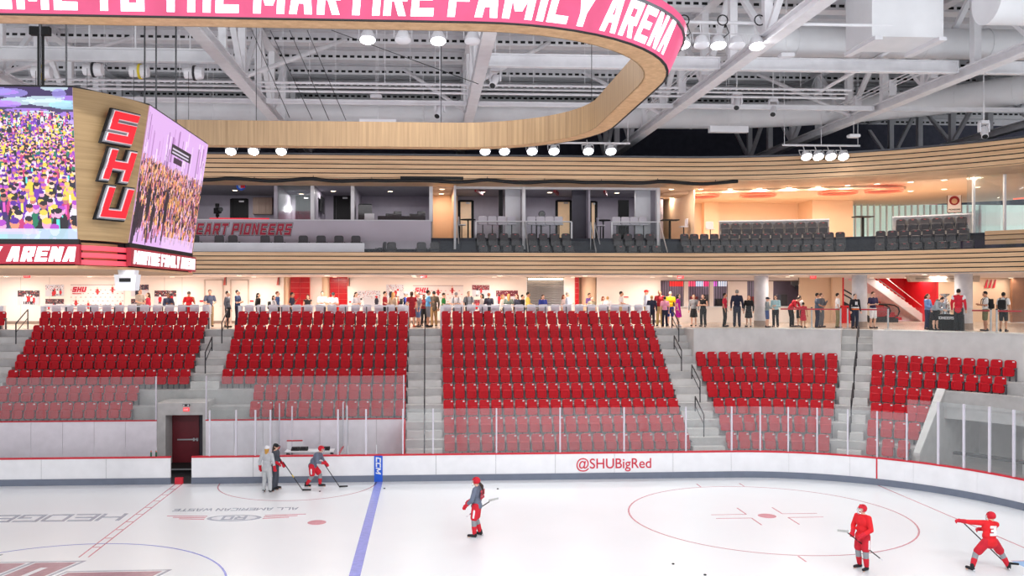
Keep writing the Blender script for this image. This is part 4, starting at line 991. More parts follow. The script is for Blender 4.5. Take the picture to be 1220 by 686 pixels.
for nm, u, cu in (('first suite', 558, 550), ('second suite', 640, 645), ('third suite', 720, 715)):
    x = sx(u, YS+1.3); t = thing('high_table', 'dark high table inside the %s' % nm, 'table', (x, YS+1.6, SF))
    MB().lathe([(.4, 1.02), (.4, 1.06)], 18).obj('table_top', BLACK, t); MB().cyl((0, 0, .03), (0, 0, 1.02), .04, n=8).obj('table_column', BLACK, t); MB().lathe([(.28, 0), (.28, .03)], 18).obj('table_base', BLACK, t)
    tree_copy(wc, (sx(cu, YS+1.3), YS+1.2, SF), PI/2, 'white bar chair beside the dark high table of the %s' % nm, 'white bar chairs in the suites')
for nm, u0, u1 in (('left of the first suite', 543, 566), ('left of the third suite', 706, 729)):
    t = thing('suite_steps', 'dark carpeted steps %s' % nm, 'stairs', (0, 0, 0))
    for k in range(4): MB().box(sx(u0), sx(u1), YB+9.3+.25*k, YB+10.35, 9.0, 9.3+.32*k).obj('step', CARPET, t)
    MB().tube([(sx(u0)+.1, YB+8.9, 9.9), (sx(u0)+.1, YB+10.3, 11.1), (sx(u0)+.1, YB+10.3, 10.3)], .025, 6).obj('step_rail', ALU, t)
for u in (625, 703, 785):
    x = sx(u); t = thing('divider_rail', 'slanting %s rail between suite seats at the %s post' % ('steel', {625: 'first', 703: 'second', 785: 'third'}[u]), 'rail', (x, YB+9.3, 9.0))
    MB().tube([(0, -.6, .5), (0, .9, 2.1)], .03, 6).obj('sloping_bar', ALU, t); MB().box(-.006, .006, -.6, .9, .0, .5).obj('glass_fin', GLASSF, t); MB().cyl((0, .9, .6), (0, .9, 2.1), .025, n=6).obj('post', ALU, t)
for k, u in enumerate((571, 664, 723)):
    p = onY(u, 226, YS+.9)
    t = thing('red_ceiling_baffle', 'slim red ceiling baffle in the %s suite' % ORD[k], 'baffle', (p[0], YS+1.3, SC)); t.rotation_euler = (0, 0, -.25)
    MB().box(-.05, .05, -.9, .9, -.22, -.04).obj('baffle', mat('baffle_red', (150, 30, 40), .5), t); MB().cyl((0, 0, -.04), (0, 0, 0), .015, n=6).obj('hanger', DARKM, t)
t = thing('round_mirror', 'round dark disc on the second suite wall', 'disc', (onY(645.5, 255, YSB)[0], YSB, onY(645.5, 255, YSB)[2])); MB().cyl((0, -.04, 0), (0, 0, 0), .2, n=20).obj('disc', DARKW, t); MB().cyl((0, -.05, 0), (0, -.04, 0), .16, n=20).obj('disc_face', BLACKG, t)

# ------------------------------------------------------------------ club lounge on the right
cb = struct(link('wall_club', None), 'warm club lounge walls with tall window', 'wall')
YCB = 31.
def cx_(u): return onY(u, 260, YCB)[0]
MB().box(cx_(784), cx_(1000), YCB, YCB+.2, SF, SC).obj('wall_panel', PEACH, cb)
MB().box(cx_(951), cx_(998), YCB-2.0, YCB, SF, SC).obj('wall_return', PEACH, cb)
MB().box(cx_(836), cx_(853), YCB-.5, YCB, SF, SC).obj('wall_pilaster', PEACH, cb)
MB().box(cx_(785), cx_(786), YS+.5, YCB, SF, SC).obj('wall_side', PEACH, cb)
SKY = mat('bright_daylight', (216, 236, 226), .5, var=.04, scale=.5, emit=.55)
win = struct(link('window_1', None), 'tall bright lounge window with pale mullions', 'window')
MB().box(cx_(1000), cx_(1300), YCB+1.2, YCB+1.3, SF-1, SC+.1).obj('daylight_view', SKY, win)
n = 24; x0, x1 = cx_(1000), cx_(1180)
panel_me = MB().box(0, (x1-x0)/n-.05, 0, .02, SF, SC).mesh('window_pane', GLASSD)
mul = MB().box(-.03, .03, -.05, .1, SF, SC).mesh('mullion', WHITE)
for k in range(n): link('window_pane', panel_me, win, (x0+(x1-x0)*k/n+.025, YCB+.4, 0)); link('mullion', mul, win, (x0+(x1-x0)*k/n, YCB+.4, 0))
# stair roof slope seen through the window
MB().prism([(cx_(1000), SF), (cx_(1180), SF), (cx_(1180), SC-.2), (cx_(1070), SF+.9), (cx_(1000), SF+.3)], YCB+.9, YCB+1.0, 'y').obj('far_wall', mat('far_pale', (188, 206, 198), .6), win)
# oval dropped ceiling and red ring lamps
p0 = path(X_(930, 13), 12.6)
ov = thing('ceiling_oval', 'long oval dropped ceiling panel over the lounge', 'ceiling panel', (0, 0, 0))
s0, s1 = X_(790, 12.5), X_(1078, 12.5); pl = []
for k in range(40):
    a_ = 2*PI*k/40; pl.append(path((s0+s1)/2+(s1-s0)/2*math.cos(a_), 13.0+1.9*math.sin(a_)))
MB().prism(pl, SC-.16, SC-.02, 'z').obj('panel', PEACH, ov)
RG = mat('red_glow', (255, 96, 70), .4, var=0, emit=1.3)
for k, (u, r) in enumerate(((838, .8), (903, .9), (998, .95), (1053, .9))):
    x, y = path(X_(u, 12.4), 12.4); t = thing('ring_lamp', 'glowing red ring lamp in the lounge ceiling, %s from left' % ORD[k], 'lamp', (x, y, SC-.24), 0, 'red ring lamps')
    MB().tube([(r*math.cos(j*PI/16), r*math.sin(j*PI/16), 0) for j in range(32)], .05, 6, closed=True).obj('ring_tube', RG, t)
    MB().lathe([(r-.15, .0), (r-.15, .02)], 24).obj('ring_disc', mat('ring_disc_red', (200, 90, 70), .5), t)
k = 0
for u in (800, 835, 870, 905, 940, 975, 1010, 1045, 1085, 1125, 1165):
    for dd in (10.9, 15.2):
        x, y = path(X_(u, dd), dd); downlight(x, y, SC, cw if dd < 12 or k % 2 == 0 else cw, 'small warm downlight %s from left in the %s lounge ceiling row' % (ORD[k//2], 'front' if dd < 12 else 'rear'), 'lounge downlights'); k += 1
# lounge seats
def club_row(u0, u1, n, dd, z, nm):
    s0, s1 = X_(u0, dd), X_(u1, dd)
    for k in range(n):
        s_ = s0+(s1-s0)*k/(n-1); x, y = path(s_, dd); black_seat(x, y, z, -theta(s_), 'black padded lounge seat %s from left in the %s' % (ORD[k], nm), 'black lounge seats')
club_row(820, 1001, 15, 9.0, 9.0, 'lowest row of the left group'); club_row(816, 1001, 16, 9.95, 9.65, 'middle row of the left group'); club_row(864, 981, 10, 10.85, 10.26, 'top row of the left group')
club_row(1048, 1153, 8, 9.0, 9.0, 'lowest row of the right group'); club_row(1049, 1148, 8, 9.95, 9.65, 'middle row of the right group'); club_row(1073, 1145, 6, 10.85, 10.26, 'top row of the right group')
for u0, u1, nm in ((857, 988, 'left'), (1063, 1157, 'right')):
    t = thing('lounge_counter', 'white drink counter behind the %s group of lounge seats' % nm, 'counter', (0, 0, 0)); s0, s1 = X_(u0, 11.2), X_(u1, 11.2)
    MB().sweep([(11.15, 11.2), (11.55, 11.2), (11.55, 11.27), (11.15, 11.27)], s0, s1).obj('counter_top', WHITE, t)
    MB().sweep([(11.3, 10.3), (11.34, 10.3), (11.34, 11.2), (11.3, 11.2)], s0, s1).obj('counter_panel', mat('counter_pale', (204, 200, 200), .5), t)
for u, lab in ((798, 'dark high table at the left end of the lounge'), (1028, 'dark T-shaped high table before the lounge window')):
    s_ = X_(u, 11.6); x, y = path(s_, 11.6); t = thing('high_table', lab, 'table', (x, y, 10.26))
    MB().box(-.45, .45, -.3, .3, 1.05, 1.1).obj('table_top', BLACK, t); MB().box(-.05, .05, -.05, .05, .03, 1.05).obj('table_column', BLACK, t); MB().box(-.3, .3, -.25, .25, 0, .03).obj('table_base', BLACK, t)
    if u < 900:
        tree_copy(wc, (x+.75, y, 10.26), -PI/2, 'white bar chair right of the dark lounge table', 'white bar chairs in the lounge'); tree_copy(wc, (x-.7, y+.2, 10.26), PI/2, 'white bar chair left of the dark lounge table', 'white bar chairs in the lounge')
s_ = X_(848, 13); x, y = path(s_, 13.5); tree_copy(wc, (x, y, 10.26), 0, 'white bar chair standing alone behind the lounge counter', 'white bar chairs in the lounge')
p = onY(1137, 240, YCB-5)
t = thing('hanging_banner', 'white hanging banner with round dark red emblem in the lounge', 'banner', (p[0], p[1], p[2]), -.4)
MB().box(-.36, .36, 0, .03, -.62, .62).obj('banner_frame', mat('banner_frame', (120, 70, 50), .5), t); MB().box(-.33, .33, -.012, 0, -.58, .58).obj('banner_sheet', WHITE, t); MB().cyl((0, -.02, .05), (0, -.012, .05), .26, n=20).obj('emblem_disc', mat('emblem_red', (150, 34, 44), .5), t); MB().cyl((0, -.028, .02), (0, -.02, .02), .15, n=16).obj('emblem_centre', mat('emblem_tan', (206, 170, 140), .5), t)
q, wd = block_text('PIONEERS', .09, .8, .2); letter_mb(q, lambda x, y, e: (x-wd/2, -.012-e, y-.5), .006).obj('banner_lettering', BLACK, t)
# glazed room at the far right
gr = struct(link('wall_glazed_room', None), 'tall dark glazed room at the right end of the lounge', 'wall')
sa = X_(1160, 10.6)
MB().sweep([(9.6, 9.9), (16, 9.9), (16, SC+.0), (9.6, SC+.0)], sa-.05, sa+.05).obj('glass_side', GLASSD, gr)
MB().sweep([(10.6, 9.7), (10.64, 9.7), (10.64, SC), (10.6, SC)], sa, S_END-.5).obj('glass_front', GLASSD, gr)
MB().sweep([(13.5, 9.7), (13.7, 9.7), (13.7, SC), (13.5, SC)], sa+1.2, S_END).obj('dark_wall', mat('room_dark', (66, 52, 48), .5), gr)
for k, u in enumerate((1160, 1197)): x, y = path(X_(u, 10.6), 10.6); MB().box(-.05, .05, -.05, .05, 0, SC-9.7).obj('post', WHITE, gr, (x, y, 9.7))
for k in range(4): MB().sweep([(9.6, 9.44+.22*k), (9.9, 9.44+.22*k), (9.9, 9.62+.22*k), (9.6, 9.62+.22*k)], sa+.6, S_END).obj('slat', WOODH, gr)
MB().sweep([(12.4, 11.9), (12.45, 11.9), (12.45, 11.95), (12.4, 11.95)], sa+1, S_END).obj('red_light_line', RG, gr)

# ------------------------------------------------------------------ roof: deck, trusses, joists, ducts, pipes
ZD = 18.6; ZC = 15.2
deck = struct(MB().box(-26, 60, -20, 36, ZD, ZD+.2).obj('ceiling', DECKM), 'grey ribbed arena roof deck with slotted bands', 'ceiling')
struct(MB().box(-26, 62, 33, 33.2, 9, ZD).obj('wall_upper_back', NAVY), 'dark navy wall under the roof behind the suites', 'wall')
BEAMG = mat('joist_grey', (214, 215, 219), .6, var=.03)
y = 6.15
slots = MB()
while y < 33:
    MB().box(-26, 60, y+.5, y+.75, ZD-.22, ZD-.02).obj('roof_joist', BEAMG, deck)
    MB().box(-26, 60, y+1.55, y+2.15, ZD-.42, ZD-.0).obj('roof_rib', STEEL, deck)
    x = -14.
    while x < 46:
        slots.box(x, x+.2, y+1.53, y+1.56, ZD-.32, ZD-.22); x += .33
    y += 2.8
o = slots.obj('deck_slots', BLACK, deck); o['kind'] = 'stuff'
def hbeam(name, p0, p1, h, wd, m, par=None):
    """I-section between two points along x or y"""
    mb = MB(); (x0, y0, z0), (x1, y1, z1) = p0, p1
    if abs(x1-x0) > abs(y1-y0):
        for a, b_, c_, d_ in ((-wd/2, wd/2, 0, .05), (-.03, .03, .05, h-.05), (-wd/2, wd/2, h-.05, h)): mb.box(x0, x1, y0+a, y0+b_, z0+c_, z0+d_)
    else:
        for a, b_, c_, d_ in ((-wd/2, wd/2, 0, .05), (-.03, .03, .05, h-.05), (-wd/2, wd/2, h-.05, h)): mb.box(x0+a, x0+b_, y0, y1, z0+c_, z0+d_)
    return mb.obj(name, m, par)
TX = [-5.95, 2.8, 11.55, 20.3, 29.05, 37.8]
TN = ['far left', 'second', 'third', 'fourth', 'fifth', 'far right']
for x, nm in zip(TX, TN):
    t = thing('roof_truss', 'white steel roof truss spanning the rink, %s counted from the left' % nm, 'truss', (x, 0, ZC), 0, 'main roof trusses')
    hbeam('bottom_chord', (0, -9, 0), (0, 32.9, 0), .36, .42, STEEL, t)
    hbeam('top_chord', (0, -9, 2.95), (0, 32.9, 2.95), .36, .4, STEEL, t)
    yy = -8.; k = 0
    while yy < 32:
        MB().box(-.13, .13, yy-.14, yy+.14, .36, 2.95).obj('vertical', STEEL, t)
        a, b_ = ((yy+.14, .36), (yy+3.2-.14, 2.95)) if k % 2 == 0 else ((yy+.14, 2.95), (yy+3.2-.14, .36))
        MB().add([(-.1, a[0]-.11, a[1]), (.1, a[0]-.11, a[1]), (.1, a[0]+.11, a[1]), (-.1, a[0]+.11, a[1]), (-.1, b_[0]-.11, b_[1]), (.1, b_[0]-.11, b_[1]), (.1, b_[0]+.11, b_[1]), (-.1, b_[0]+.11, b_[1])],
                 [(0,3,2,1),(4,5,6,7),(0,1,5,4),(1,2,6,5),(2,3,7,6),(3,0,4,7)]).obj('diagonal', STEEL, t)
        yy += 3.2; k += 1
def fit_y(v, z): return CAM[1]+(z-CAM[2])*F/(CY-v)
bays = list(zip(TX, TX[1:]))
for (x0, x1), nm in zip(bays, ['first', 'second', 'third', 'fourth', 'fifth']):
    for v, z, h, wn in ((79, 15.4, .45, 'deep'), (126, 15.3, .2, 'slim')):
        if nm == 'second' and wn == 'deep': continue
        t = thing('cross_beam', '%s white cross beam in the %s roof bay from the left' % (wn, nm), 'beam', (0, 0, 0)); Y = fit_y(v, z)
        hbeam('beam', (x0+.22, Y, z), (x1-.22, Y, z), h, .26 if h > .3 else .14, STEEL, t)
        for xx in (x0+.24, x1-.24): MB().box(xx-.02, xx+.02, Y-.14, Y+.14, z, z+h).obj('end_plate', STEEL, t)
    # sway bracing of the bay
    t = thing('roof_brace', 'diagonal white bracing strut in the %s roof bay' % nm, 'brace', (0, 0, 0))
    MB().cyl((x0+.2, 11, 15.5), (x0+3.4, 16, 18.3), .09, n=8).obj('strut', STEEL, t); MB().cyl((x1-.2, 17, 15.5), (x1-3.0, 21, 18.3), .09, n=8).obj('strut', STEEL, t)
for k, (v, r) in enumerate(((101, .05), (106, .035), (111, .05))):
    z = 15.75-.1*k; Y = fit_y(v, z)
    t = thing('sprinkler_pipe', '%s white sprinkler pipe running under the roof' % ('upper', 'middle', 'lower')[k], 'pipe', (0, Y, z))
    MB().cyl((-26, 0, 0), (27, 0, 0), r, n=8).obj('pipe', STEEL, t)
    for x in range(-24, 25, 4): MB().cyl((x+k, 0, 0), (x+k, 0, ZD-z), .012, n=5).obj('hanger', STEEL, t)
def duct(pts, r, label, n=20, seam=2.4):
    t = thing('air_duct', label, 'duct', (0, 0, 0))
    MB().tube(pts, r, n).obj('duct_body', DUCTM, t, smooth=50)
    acc = 0
    for a, b_ in zip(pts, pts[1:]):
        a = Vector(a); b_ = Vector(b_); L = (b_-a).length; q = seam-acc
        while q < L:
            c = a.lerp(b_, q/L); d_ = (b_-a).normalized(); MB().cyl(c-d_*.03, c+d_*.03, r+.025, n=n).obj('seam_ring', DUCTM, t); q += seam
        acc = (acc+L) % seam
pts = [path(s_, 8.4)+(16.25,) for s_ in [-18, -6, 4, 12]+samples(20, S_END, 5)]
duct(pts, .62, 'long white round duct above the upper fascia')
duct([(20.6, 9.2, 16.6), (33, 9.2, 16.6)], .55, 'white round duct crossing the roof bays at upper right')
duct([(26.5, 3.4, 16.3), (36, 3.4, 16.3)], .75, 'large white round duct in the top right corner')
duct([(20.8, 6.0, 17.8), (36, 6.0, 17.8)], .5, 'white round duct behind the rectangular duct box', seam=3.2)
p = onZ(1065, 55, 15.6); t = thing('duct_box', 'white rectangular duct box hanging at the top right', 'duct', (p[0], p[1]+.4, 15.5))
MB().box(-1.25, 1.1, -1.4, .4, .12, 2.0).obj('box_body', DUCTM, t)
for xx in (-1.2, .9): MB().box(xx, xx+.25, -1.5, .6, 0, .12).obj('flange', WHITE, t)
p0, p1 = onZ(975, 112, 15.8), onZ(1072, 55, 15.9)
t = thing('roof_conduit', 'bent white conduit running down to the sprinkler pipes', 'pipe', (0, 0, 0)); MB().tube([onZ(972, 112, 15.75), onZ(1040, 72, 15.95), onZ(1074, 52, 16.1), onZ(1079, 40, 16.8)], .07, 8).obj('conduit', STEEL, t)
MB().tube([onZ(970, 114, 15.7), onZ(1040, 74.5, 15.9)], .03, 6).obj('side_conduit', STEEL, t)
# catwalk rails beside two trusses
for x, nm in ((20.3, 'fourth'), (29.05, 'fifth')):
    t = thing('truss_conduit', 'thin white conduits along the %s roof truss' % nm, 'conduit', (x, 0, ZC))
    for k in range(3): MB().cyl((-.32-.07*k, 9, .72+.1*k), (-.32-.07*k, 19, .72+.1*k), .022, n=5).obj('conduit', STEEL, t)
    for yy in range(10, 19, 3): MB().box(-.5, -.2, yy-.03, yy+.03, .34, .98).obj('bracket', STEEL, t)
# light bar carrying the lamps over the fascia
t = thing('lamp_bar', 'white steel bar carrying the lamps above the upper fascia', 'beam', (0, 0, 0))
for n0, n1 in ((0, 8), (9, 12)):
    (xa, ya, za), (xb_, _, _) = FASCIA_LAMPS[n0], FASCIA_LAMPS[n1]; ya += .42; za += .62
    MB().tube([(xa-1, ya, za), (xb_+1, ya, za)], .05, 6).obj('bar', STEEL, t)
    for x in (xa-.9, (xa+xb_)/2, xb_+.9): MB().cyl((x, ya, za), (x, ya, ZD), .015, n=5).obj('hanger', STEEL, t)
t = thing('lamp_bar', 'white steel bar carrying the upper row of lamps', 'beam', (0, 0, 0)); yb = YA+.2
MB().tube([(2.8, yb, 15.98), (24.5, yb, 15.98)], .05, 6).obj('bar', STEEL, t)
for x in TX[1:4]: MB().cyl((x, yb, 15.9), (x, yb, 18), .02, n=5).obj('hanger', STEEL, t)
# power-cable loops at the right lamps
for k, u in enumerate((815, 861, 905)):
    p = onZ(u, 24, 16.0); t = thing('cable_loop', 'coiled black lamp cable, %s from left at upper right' % ORD[k], 'cable', p)
    MB().tube([(.16*math.cos(a_*PI/8), 0, .16*math.sin(a_*PI/8)) for a_ in range(16)], .02, 6, closed=True).obj('coil', BLACK, t); MB().tube([(.1, 0, -.14), (.2, 0, -.4), (-.05, .1, -.62)], .015, 5).obj('tail', BLACK, t)
# moving-head spotlights, projectors, access points
def mover(u, v, Y, label, s=1):
    p = onY(u, v, Y); t = thing('moving_spotlight', label, 'spotlight', p); t.scale = (s,)*3
    MB().box(-.17, .17, -.12, .12, .3, .42).obj('base', WHITE, t)
    for k in (-1, 1): MB().box(k*.19-.03, k*.19+.03, -.08, .08, -.05, .34).obj('yoke_arm', WHITE, t)
    MB().cyl((.03, .06, .1), (-.12, -.28, -.28), .15, .13, 14).obj('lamp_head', WHITE, t, smooth=40); MB().cyl((-.12, -.28, -.28), (-.125, -.29, -.29), .11, n=14).obj('lens', BLACKG, t)
    MB().cyl((0, 0, .42), (0, 0, ZD-p[2]), .025, n=6).obj('clamp', STEEL, t)
for u, v, Y, lab in ((524, 132, 15, 'white moving spotlight under the third truss'), (878, 122, 14, 'white moving spotlight right of the fourth truss'), (1172, 156, 13, 'white moving spotlight in front of the right fascia'), (590, 95, 10, 'white moving spotlight on the third truss'), (921, 130, 15, 'white spotlight between the right-hand trusses')): mover(u, v, Y, lab)
for u, v, Y, lab in ((448, 115, 15, 'small white ceiling unit above the far ring'), (937, 66, 9, 'small flat white access point at upper right'), (1017, 162, 16, 'small flat white access point above the right lamps')):
    p = onY(u, v, Y if u != 937 else 7.9); t = thing('access_point', lab, 'access point', p); MB().slab(.5, .14, .3, .05, (0, -.15, -.07), .02, .005).obj('unit_body', WHITE, t); MB().cyl((0, 0, .07), (0, 0, ZD-p[2]), .012, n=5).obj('hanger', STEEL, t)
for u0, u1, v0, v1, Y, lab in ((428, 472, 142, 148.5, 15.5, 'white speaker panel hanging above the far ring'), (846, 892, 150, 157, 18, 'white speaker panel hanging under the long duct')):
    p0, p1 = onY(u0, v1, Y), onY(u1, v0, Y); t = thing('speaker_panel', lab, 'speaker', ((p0[0]+p1[0])/2, Y, p0[2])); hw = (p1[0]-p0[0])/2
    MB().box(-hw, hw, 0, .3, 0, p1[2]-p0[2]).obj('panel', WHITE, t); MB().cyl((0, .1, .2), (0, .1, ZD-p0[2]), .012, n=5).obj('hanger', STEEL, t)
# hoists with yellow rims
YEL = mat('hoist_yellow', (220, 196, 40), .5)
for k, (u, v) in enumerate(((49, 86), (110, 83), (165, 85), (230, 87))):
    p = onY(u, v, 9.2); t = thing('cable_hoist', 'white cable hoist drum %s from left behind the scoreboard' % ORD[k], 'hoist', p)
    MB().cyl((-.28, 0, 0), (.02, 0, 0), .2, n=14).obj('drum', STEEL, t, smooth=40); MB().cyl((.02, 0, 0), (.1, 0, 0), .27, n=16).obj('rim', YEL if k in (0, 2) else DARKM, t); MB().cyl((.1, 0, 0), (.34, 0, 0), .24, .2, 14).obj('motor', WHITE, t); MB().cyl((-.1, 0, 0), (-.1, 0, ZD-p[2]), .03, n=6).obj('hanger', STEEL, t); MB().cyl((-.1, -.2, 0), (-.1, -.2, -3.2), .008, n=4).obj('hoist_cable', DARKM, t)

# ------------------------------------------------------------------ LED ring
RX, RY, RAD, ZR = 15.0, 7.0, 4.5, 12.2
def ringpt(t, off):
    """t runs anticlockwise seen from above starting at the middle of the near side; outline pushed out by off"""
    a, b_, q = RX-RAD, RY-RAD, RAD*PI/2
    tot = 4*a+4*b_+4*q; t = t % tot; r = RAD+off
    segs = [(a, 0), (q, 1), (2*b_, 2), (q, 3), (2*a, 4), (q, 5), (2*b_, 6), (q, 7), (a, 8)]
    for L, k in segs:
        if t <= L+1e-9: break
        t -= L
    if k == 0: return (t, -RY-off)
    if k == 1: g = t/RAD; return (a+r*math.sin(g), -b_-r*math.cos(g))
    if k == 2: return (RX+off, -b_+t)
    if k == 3: g = t/RAD; return (a+r*math.cos(g), b_+r*math.sin(g))
    if k == 4: return (a-t, RY+off)
    if k == 5: g = t/RAD; return (-a-r*math.sin(g), b_+r*math.cos(g))
    if k == 6: return (-RX-off, b_-t)
    if k == 7: g = t/RAD; return (-a-r*math.cos(g), -b_-r*math.sin(g))
    return (-a+t, -RY-off)
RTOT = 4*(RX-RAD)+4*(RY-RAD)+4*RAD*PI/2; RN = 168
def ring_sweep(prof):
    mb = MB(); n = len(prof); vs = []
    for i in range(RN):
        for off, z in prof: x, y = ringpt(RTOT*i/RN, off); vs.append((x, y, z))
    return mb.add(vs, [(i*n+j, ((i+1) % RN)*n+j, ((i+1) % RN)*n+(j+1) % n, i*n+(j+1) % n) for i in range(RN) for j in range(n)])
lr = thing('led_ring', 'hanging oval ring with pink LED band and timber underside', 'LED ring', (0, 0, 0))
HL = .88; TL = .44
PINK = mat('led_pink', (255, 96, 146), .4, var=.10, scale=1.2, emit=0)
nt = PINK.node_tree; bb = nt.nodes['Principled BSDF']; rampn = [n_ for n_ in nt.nodes if n_.type == 'VALTORGB'][0]
nt.links.new(rampn.outputs[0], bb.inputs['Emission Color']); bb.inputs['Emission Strength'].default_value = .92
nt.links.remove(bb.inputs['Base Color'].links[0]); bb.inputs['Base Color'].default_value = (.05, .01, .02, 1)
LEDW = mat('led_white', (255, 250, 252), .4, var=0, emit=1.1)
ring_sweep([(0, ZR+.02), (.03, ZR+.02), (HL*TL+.03, ZR+HL), (HL*TL, ZR+HL)]).obj('led_band', PINK, lr, smooth=30)
ring_sweep([(-.02, ZR), (.035, ZR), (.035, ZR+.025), (-.02, ZR+.025)]).obj('black_edge', BLACK, lr)
ring_sweep([(-.48, ZR), (-.02, ZR), (-.02, ZR+.03), (-.48, ZR+.03)]).obj('timber_underside', wood_mat('wood_ring_under', (196, 152, 108), (226, 184, 138), (2, 2, 1), scale=3), lr)
ring_sweep([(-.5, ZR-.0), (-.47, ZR-.0), (-.47, ZR+.8), (-.5, ZR+.8)]).obj('timber_inner_face', WOODR, lr, smooth=30)
ring_sweep([(-.44, ZR+.7), (HL*TL, ZR+.7), (HL*TL, ZR+.75), (-.44, ZR+.75)]).obj('ring_frame', GREYM, lr)
full = 'WELCOME TO THE MARTIRE FAMILY ARENA'
hh = .62
q, wd = block_text(full, hh, .62, .205, .12, .13); q2, wd2 = block_text('OME TO THE MARTIRE FAMILY ARENA', hh, .62, .205, .12, .13)
kx = 12.95/wd2; t_end = 15.2
def onring(x, y, e):
    z = ZR+.08+y; off = .03+(z-ZR)*TL+.012+e; px, py = ringpt(t_end+(x-wd)*kx, off); return (px, py, z)
q, wd = block_text(full, hh, .62, .205, .12, .13); ids = list(block_text.ids)
for ci in sorted(set(ids)): letter_mb([q_ for q_, i_ in zip(q, ids) if i_ == ci], onring, .004).obj('led_letter', LEDW, lr)
# suspension cables
for k, (u, v, u2, v2) in enumerate(((300, 36, 345, 140), (322, 36, 372, 142), (345, 36, 392, 143), (366, 36, 412, 143), (395, 36, 570, 100), (745, 82, 745, 60))):
    t = thing('suspension_cable', 'thin dark steel cable above the far ring, %s from left' % ORD[k], 'cable', (0, 0, 0), 0, 'ring suspension cables')
    MB().tube([onZ(u, v, 17.6), onY(u2, v2, 6.6 if k < 4 else 9)], .013, 5).obj('cable', DARKM, t)
for k, tpos in enumerate((8, 13.5, 18, 24, 30, 36, 47, 54, 58, 63, 70, 74)):
    x, y = ringpt(tpos, -.2); t = thing('ring_hanger', 'slim vertical wire of the LED ring, %s counterclockwise from the near middle' % ORD[k], 'wire', (x, y, ZR+.7), 0, 'vertical ring wires'); MB().cyl((0, 0, 0), (0, 0, ZD-ZR-.72), .012, n=5).obj('wire', DARKM, t)

# ------------------------------------------------------------------ centre-hung scoreboard
def blank(W, H, c): return np.tile(np.array(c, float), (H, W, 1))
def blob(A, cx, cy, rx, ry, col, a=1):
    H, W = A.shape[:2]; y0, y1 = max(0, int(cy-ry)), min(H, int(cy+ry)+2); x0, x1 = max(0, int(cx-rx)), min(W, int(cx+rx)+2)
    if y1 <= y0 or x1 <= x0: return
    Y, X = np.mgrid[y0:y1, x0:x1]; m_ = ((X+.5-cx)/rx)**2+((Y+.5-cy)/ry)**2 < 1
    A[y0:y1, x0:x1][m_] = A[y0:y1, x0:x1][m_]*(1-a)+np.array(col)*a
def rect(A, x0, y0, x1, y1, col, a=1):
    A[max(0, int(y0)):max(0, int(y1)), max(0, int(x0)):max(0, int(x1))] = A[max(0, int(y0)):max(0, int(y1)), max(0, int(x0)):max(0, int(x1))]*(1-a)+np.array(col)*a
def crowd_a(W, H):
    R = random.Random(3); A = blank(W, H, (66, 50, 96))
    for k in range(70): blob(A, R.uniform(W*.35, W), R.uniform(0, H*.26), R.uniform(8, 26), R.uniform(2, 6), R.choice([(220, 250, 255), (170, 240, 250), (190, 140, 255), (255, 240, 250), (160, 150, 230)]), .75)
    y = H*.16
    while y < H*.96:
        f = y/H; s = 1.8+9.0*f**2.6; n = int(W/(s*1.5))
        for k in range(n):
            if f < .3 and R.random() < .45: continue
            x = (k+R.uniform(0, 1))*W/n; yy = y+R.uniform(-s, s)*.7
            body = R.choice([(24, 14, 30), (60, 24, 110), (110, 40, 180), (36, 30, 52), (230, 210, 60), (20, 120, 90), (150, 60, 200), (14, 12, 18), (240, 220, 250), (200, 50, 120)])
            blob(A, x, yy+s*2.3, s*1.05, s*2.0, body); 
            if R.random() < .4: rect(A, x-s*.25, yy+s, x+s*.25, yy+s*3, R.choice([(250, 250, 255), (255, 230, 90), (90, 230, 220), (240, 90, 200)]))
            blob(A, x, yy, s*.62, s*.78, R.choice([(255, 190, 150), (250, 150, 120), (255, 220, 200), (240, 170, 210), (200, 120, 110)]))
            blob(A, x, yy-s*.45, s*.62, s*.45, R.choice([(30, 18, 30), (90, 30, 160), (240, 210, 80), (30, 20, 40), (180, 70, 200)]))
        y += s*1.7
    rect(A, 0, H*.93, W, H, (200, 235, 250), .85)
    for k in range(30): rect(A, R.uniform(0, W), H*.93, R.uniform(0, W), H*.93+R.uniform(2, 9), R.choice([(255, 240, 160), (190, 220, 255), (230, 200, 255)]), .5)
    return A
def crowd_b(W, H):
    R = random.Random(5); A = blank(W, H, (214, 170, 226))
    for k in range(60): rect(A, (x := R.uniform(0, W)), (y := R.uniform(0, H*.35)), x+R.uniform(1, 4), y+R.uniform(8, 50), R.choice([(244, 226, 250), (180, 120, 190), (120, 70, 130), (255, 244, 255)]), .6)
    rect(A, W*.38, H*.17, W*.72, H*.25, (40, 26, 46)); rect(A, W*.44, H*.26, W*.58, H*.31, (60, 36, 60))
    rect(A, W*.4, H*.195, W*.68, H*.21, (200, 190, 210)); rect(A, W*.4, H*.225, W*.68, H*.235, (200, 190, 210))
    for k in range(4200):
        f = R.uniform(.25, 1); x = R.uniform(0, W); y = H*(.28+.66*f*R.uniform(.3, 1)); s = .8+1.8*(y/H)
        c = R.choice([(236, 150, 70), (250, 190, 110), (210, 110, 130), (60, 30, 50), (30, 18, 34), (24, 14, 26), (240, 190, 210), (150, 70, 110)]); rect(A, x, y, x+s, y+s*R.uniform(2, 5), c, .9)
    for k in range(18): blob(A, R.uniform(0, W*.45), H*R.uniform(.6, .95), R.uniform(2, 5), R.uniform(8, 22), (24, 16, 34), .85)
    rect(A, W*.45, H*.9, W, H, (224, 190, 232), .8)
    return A
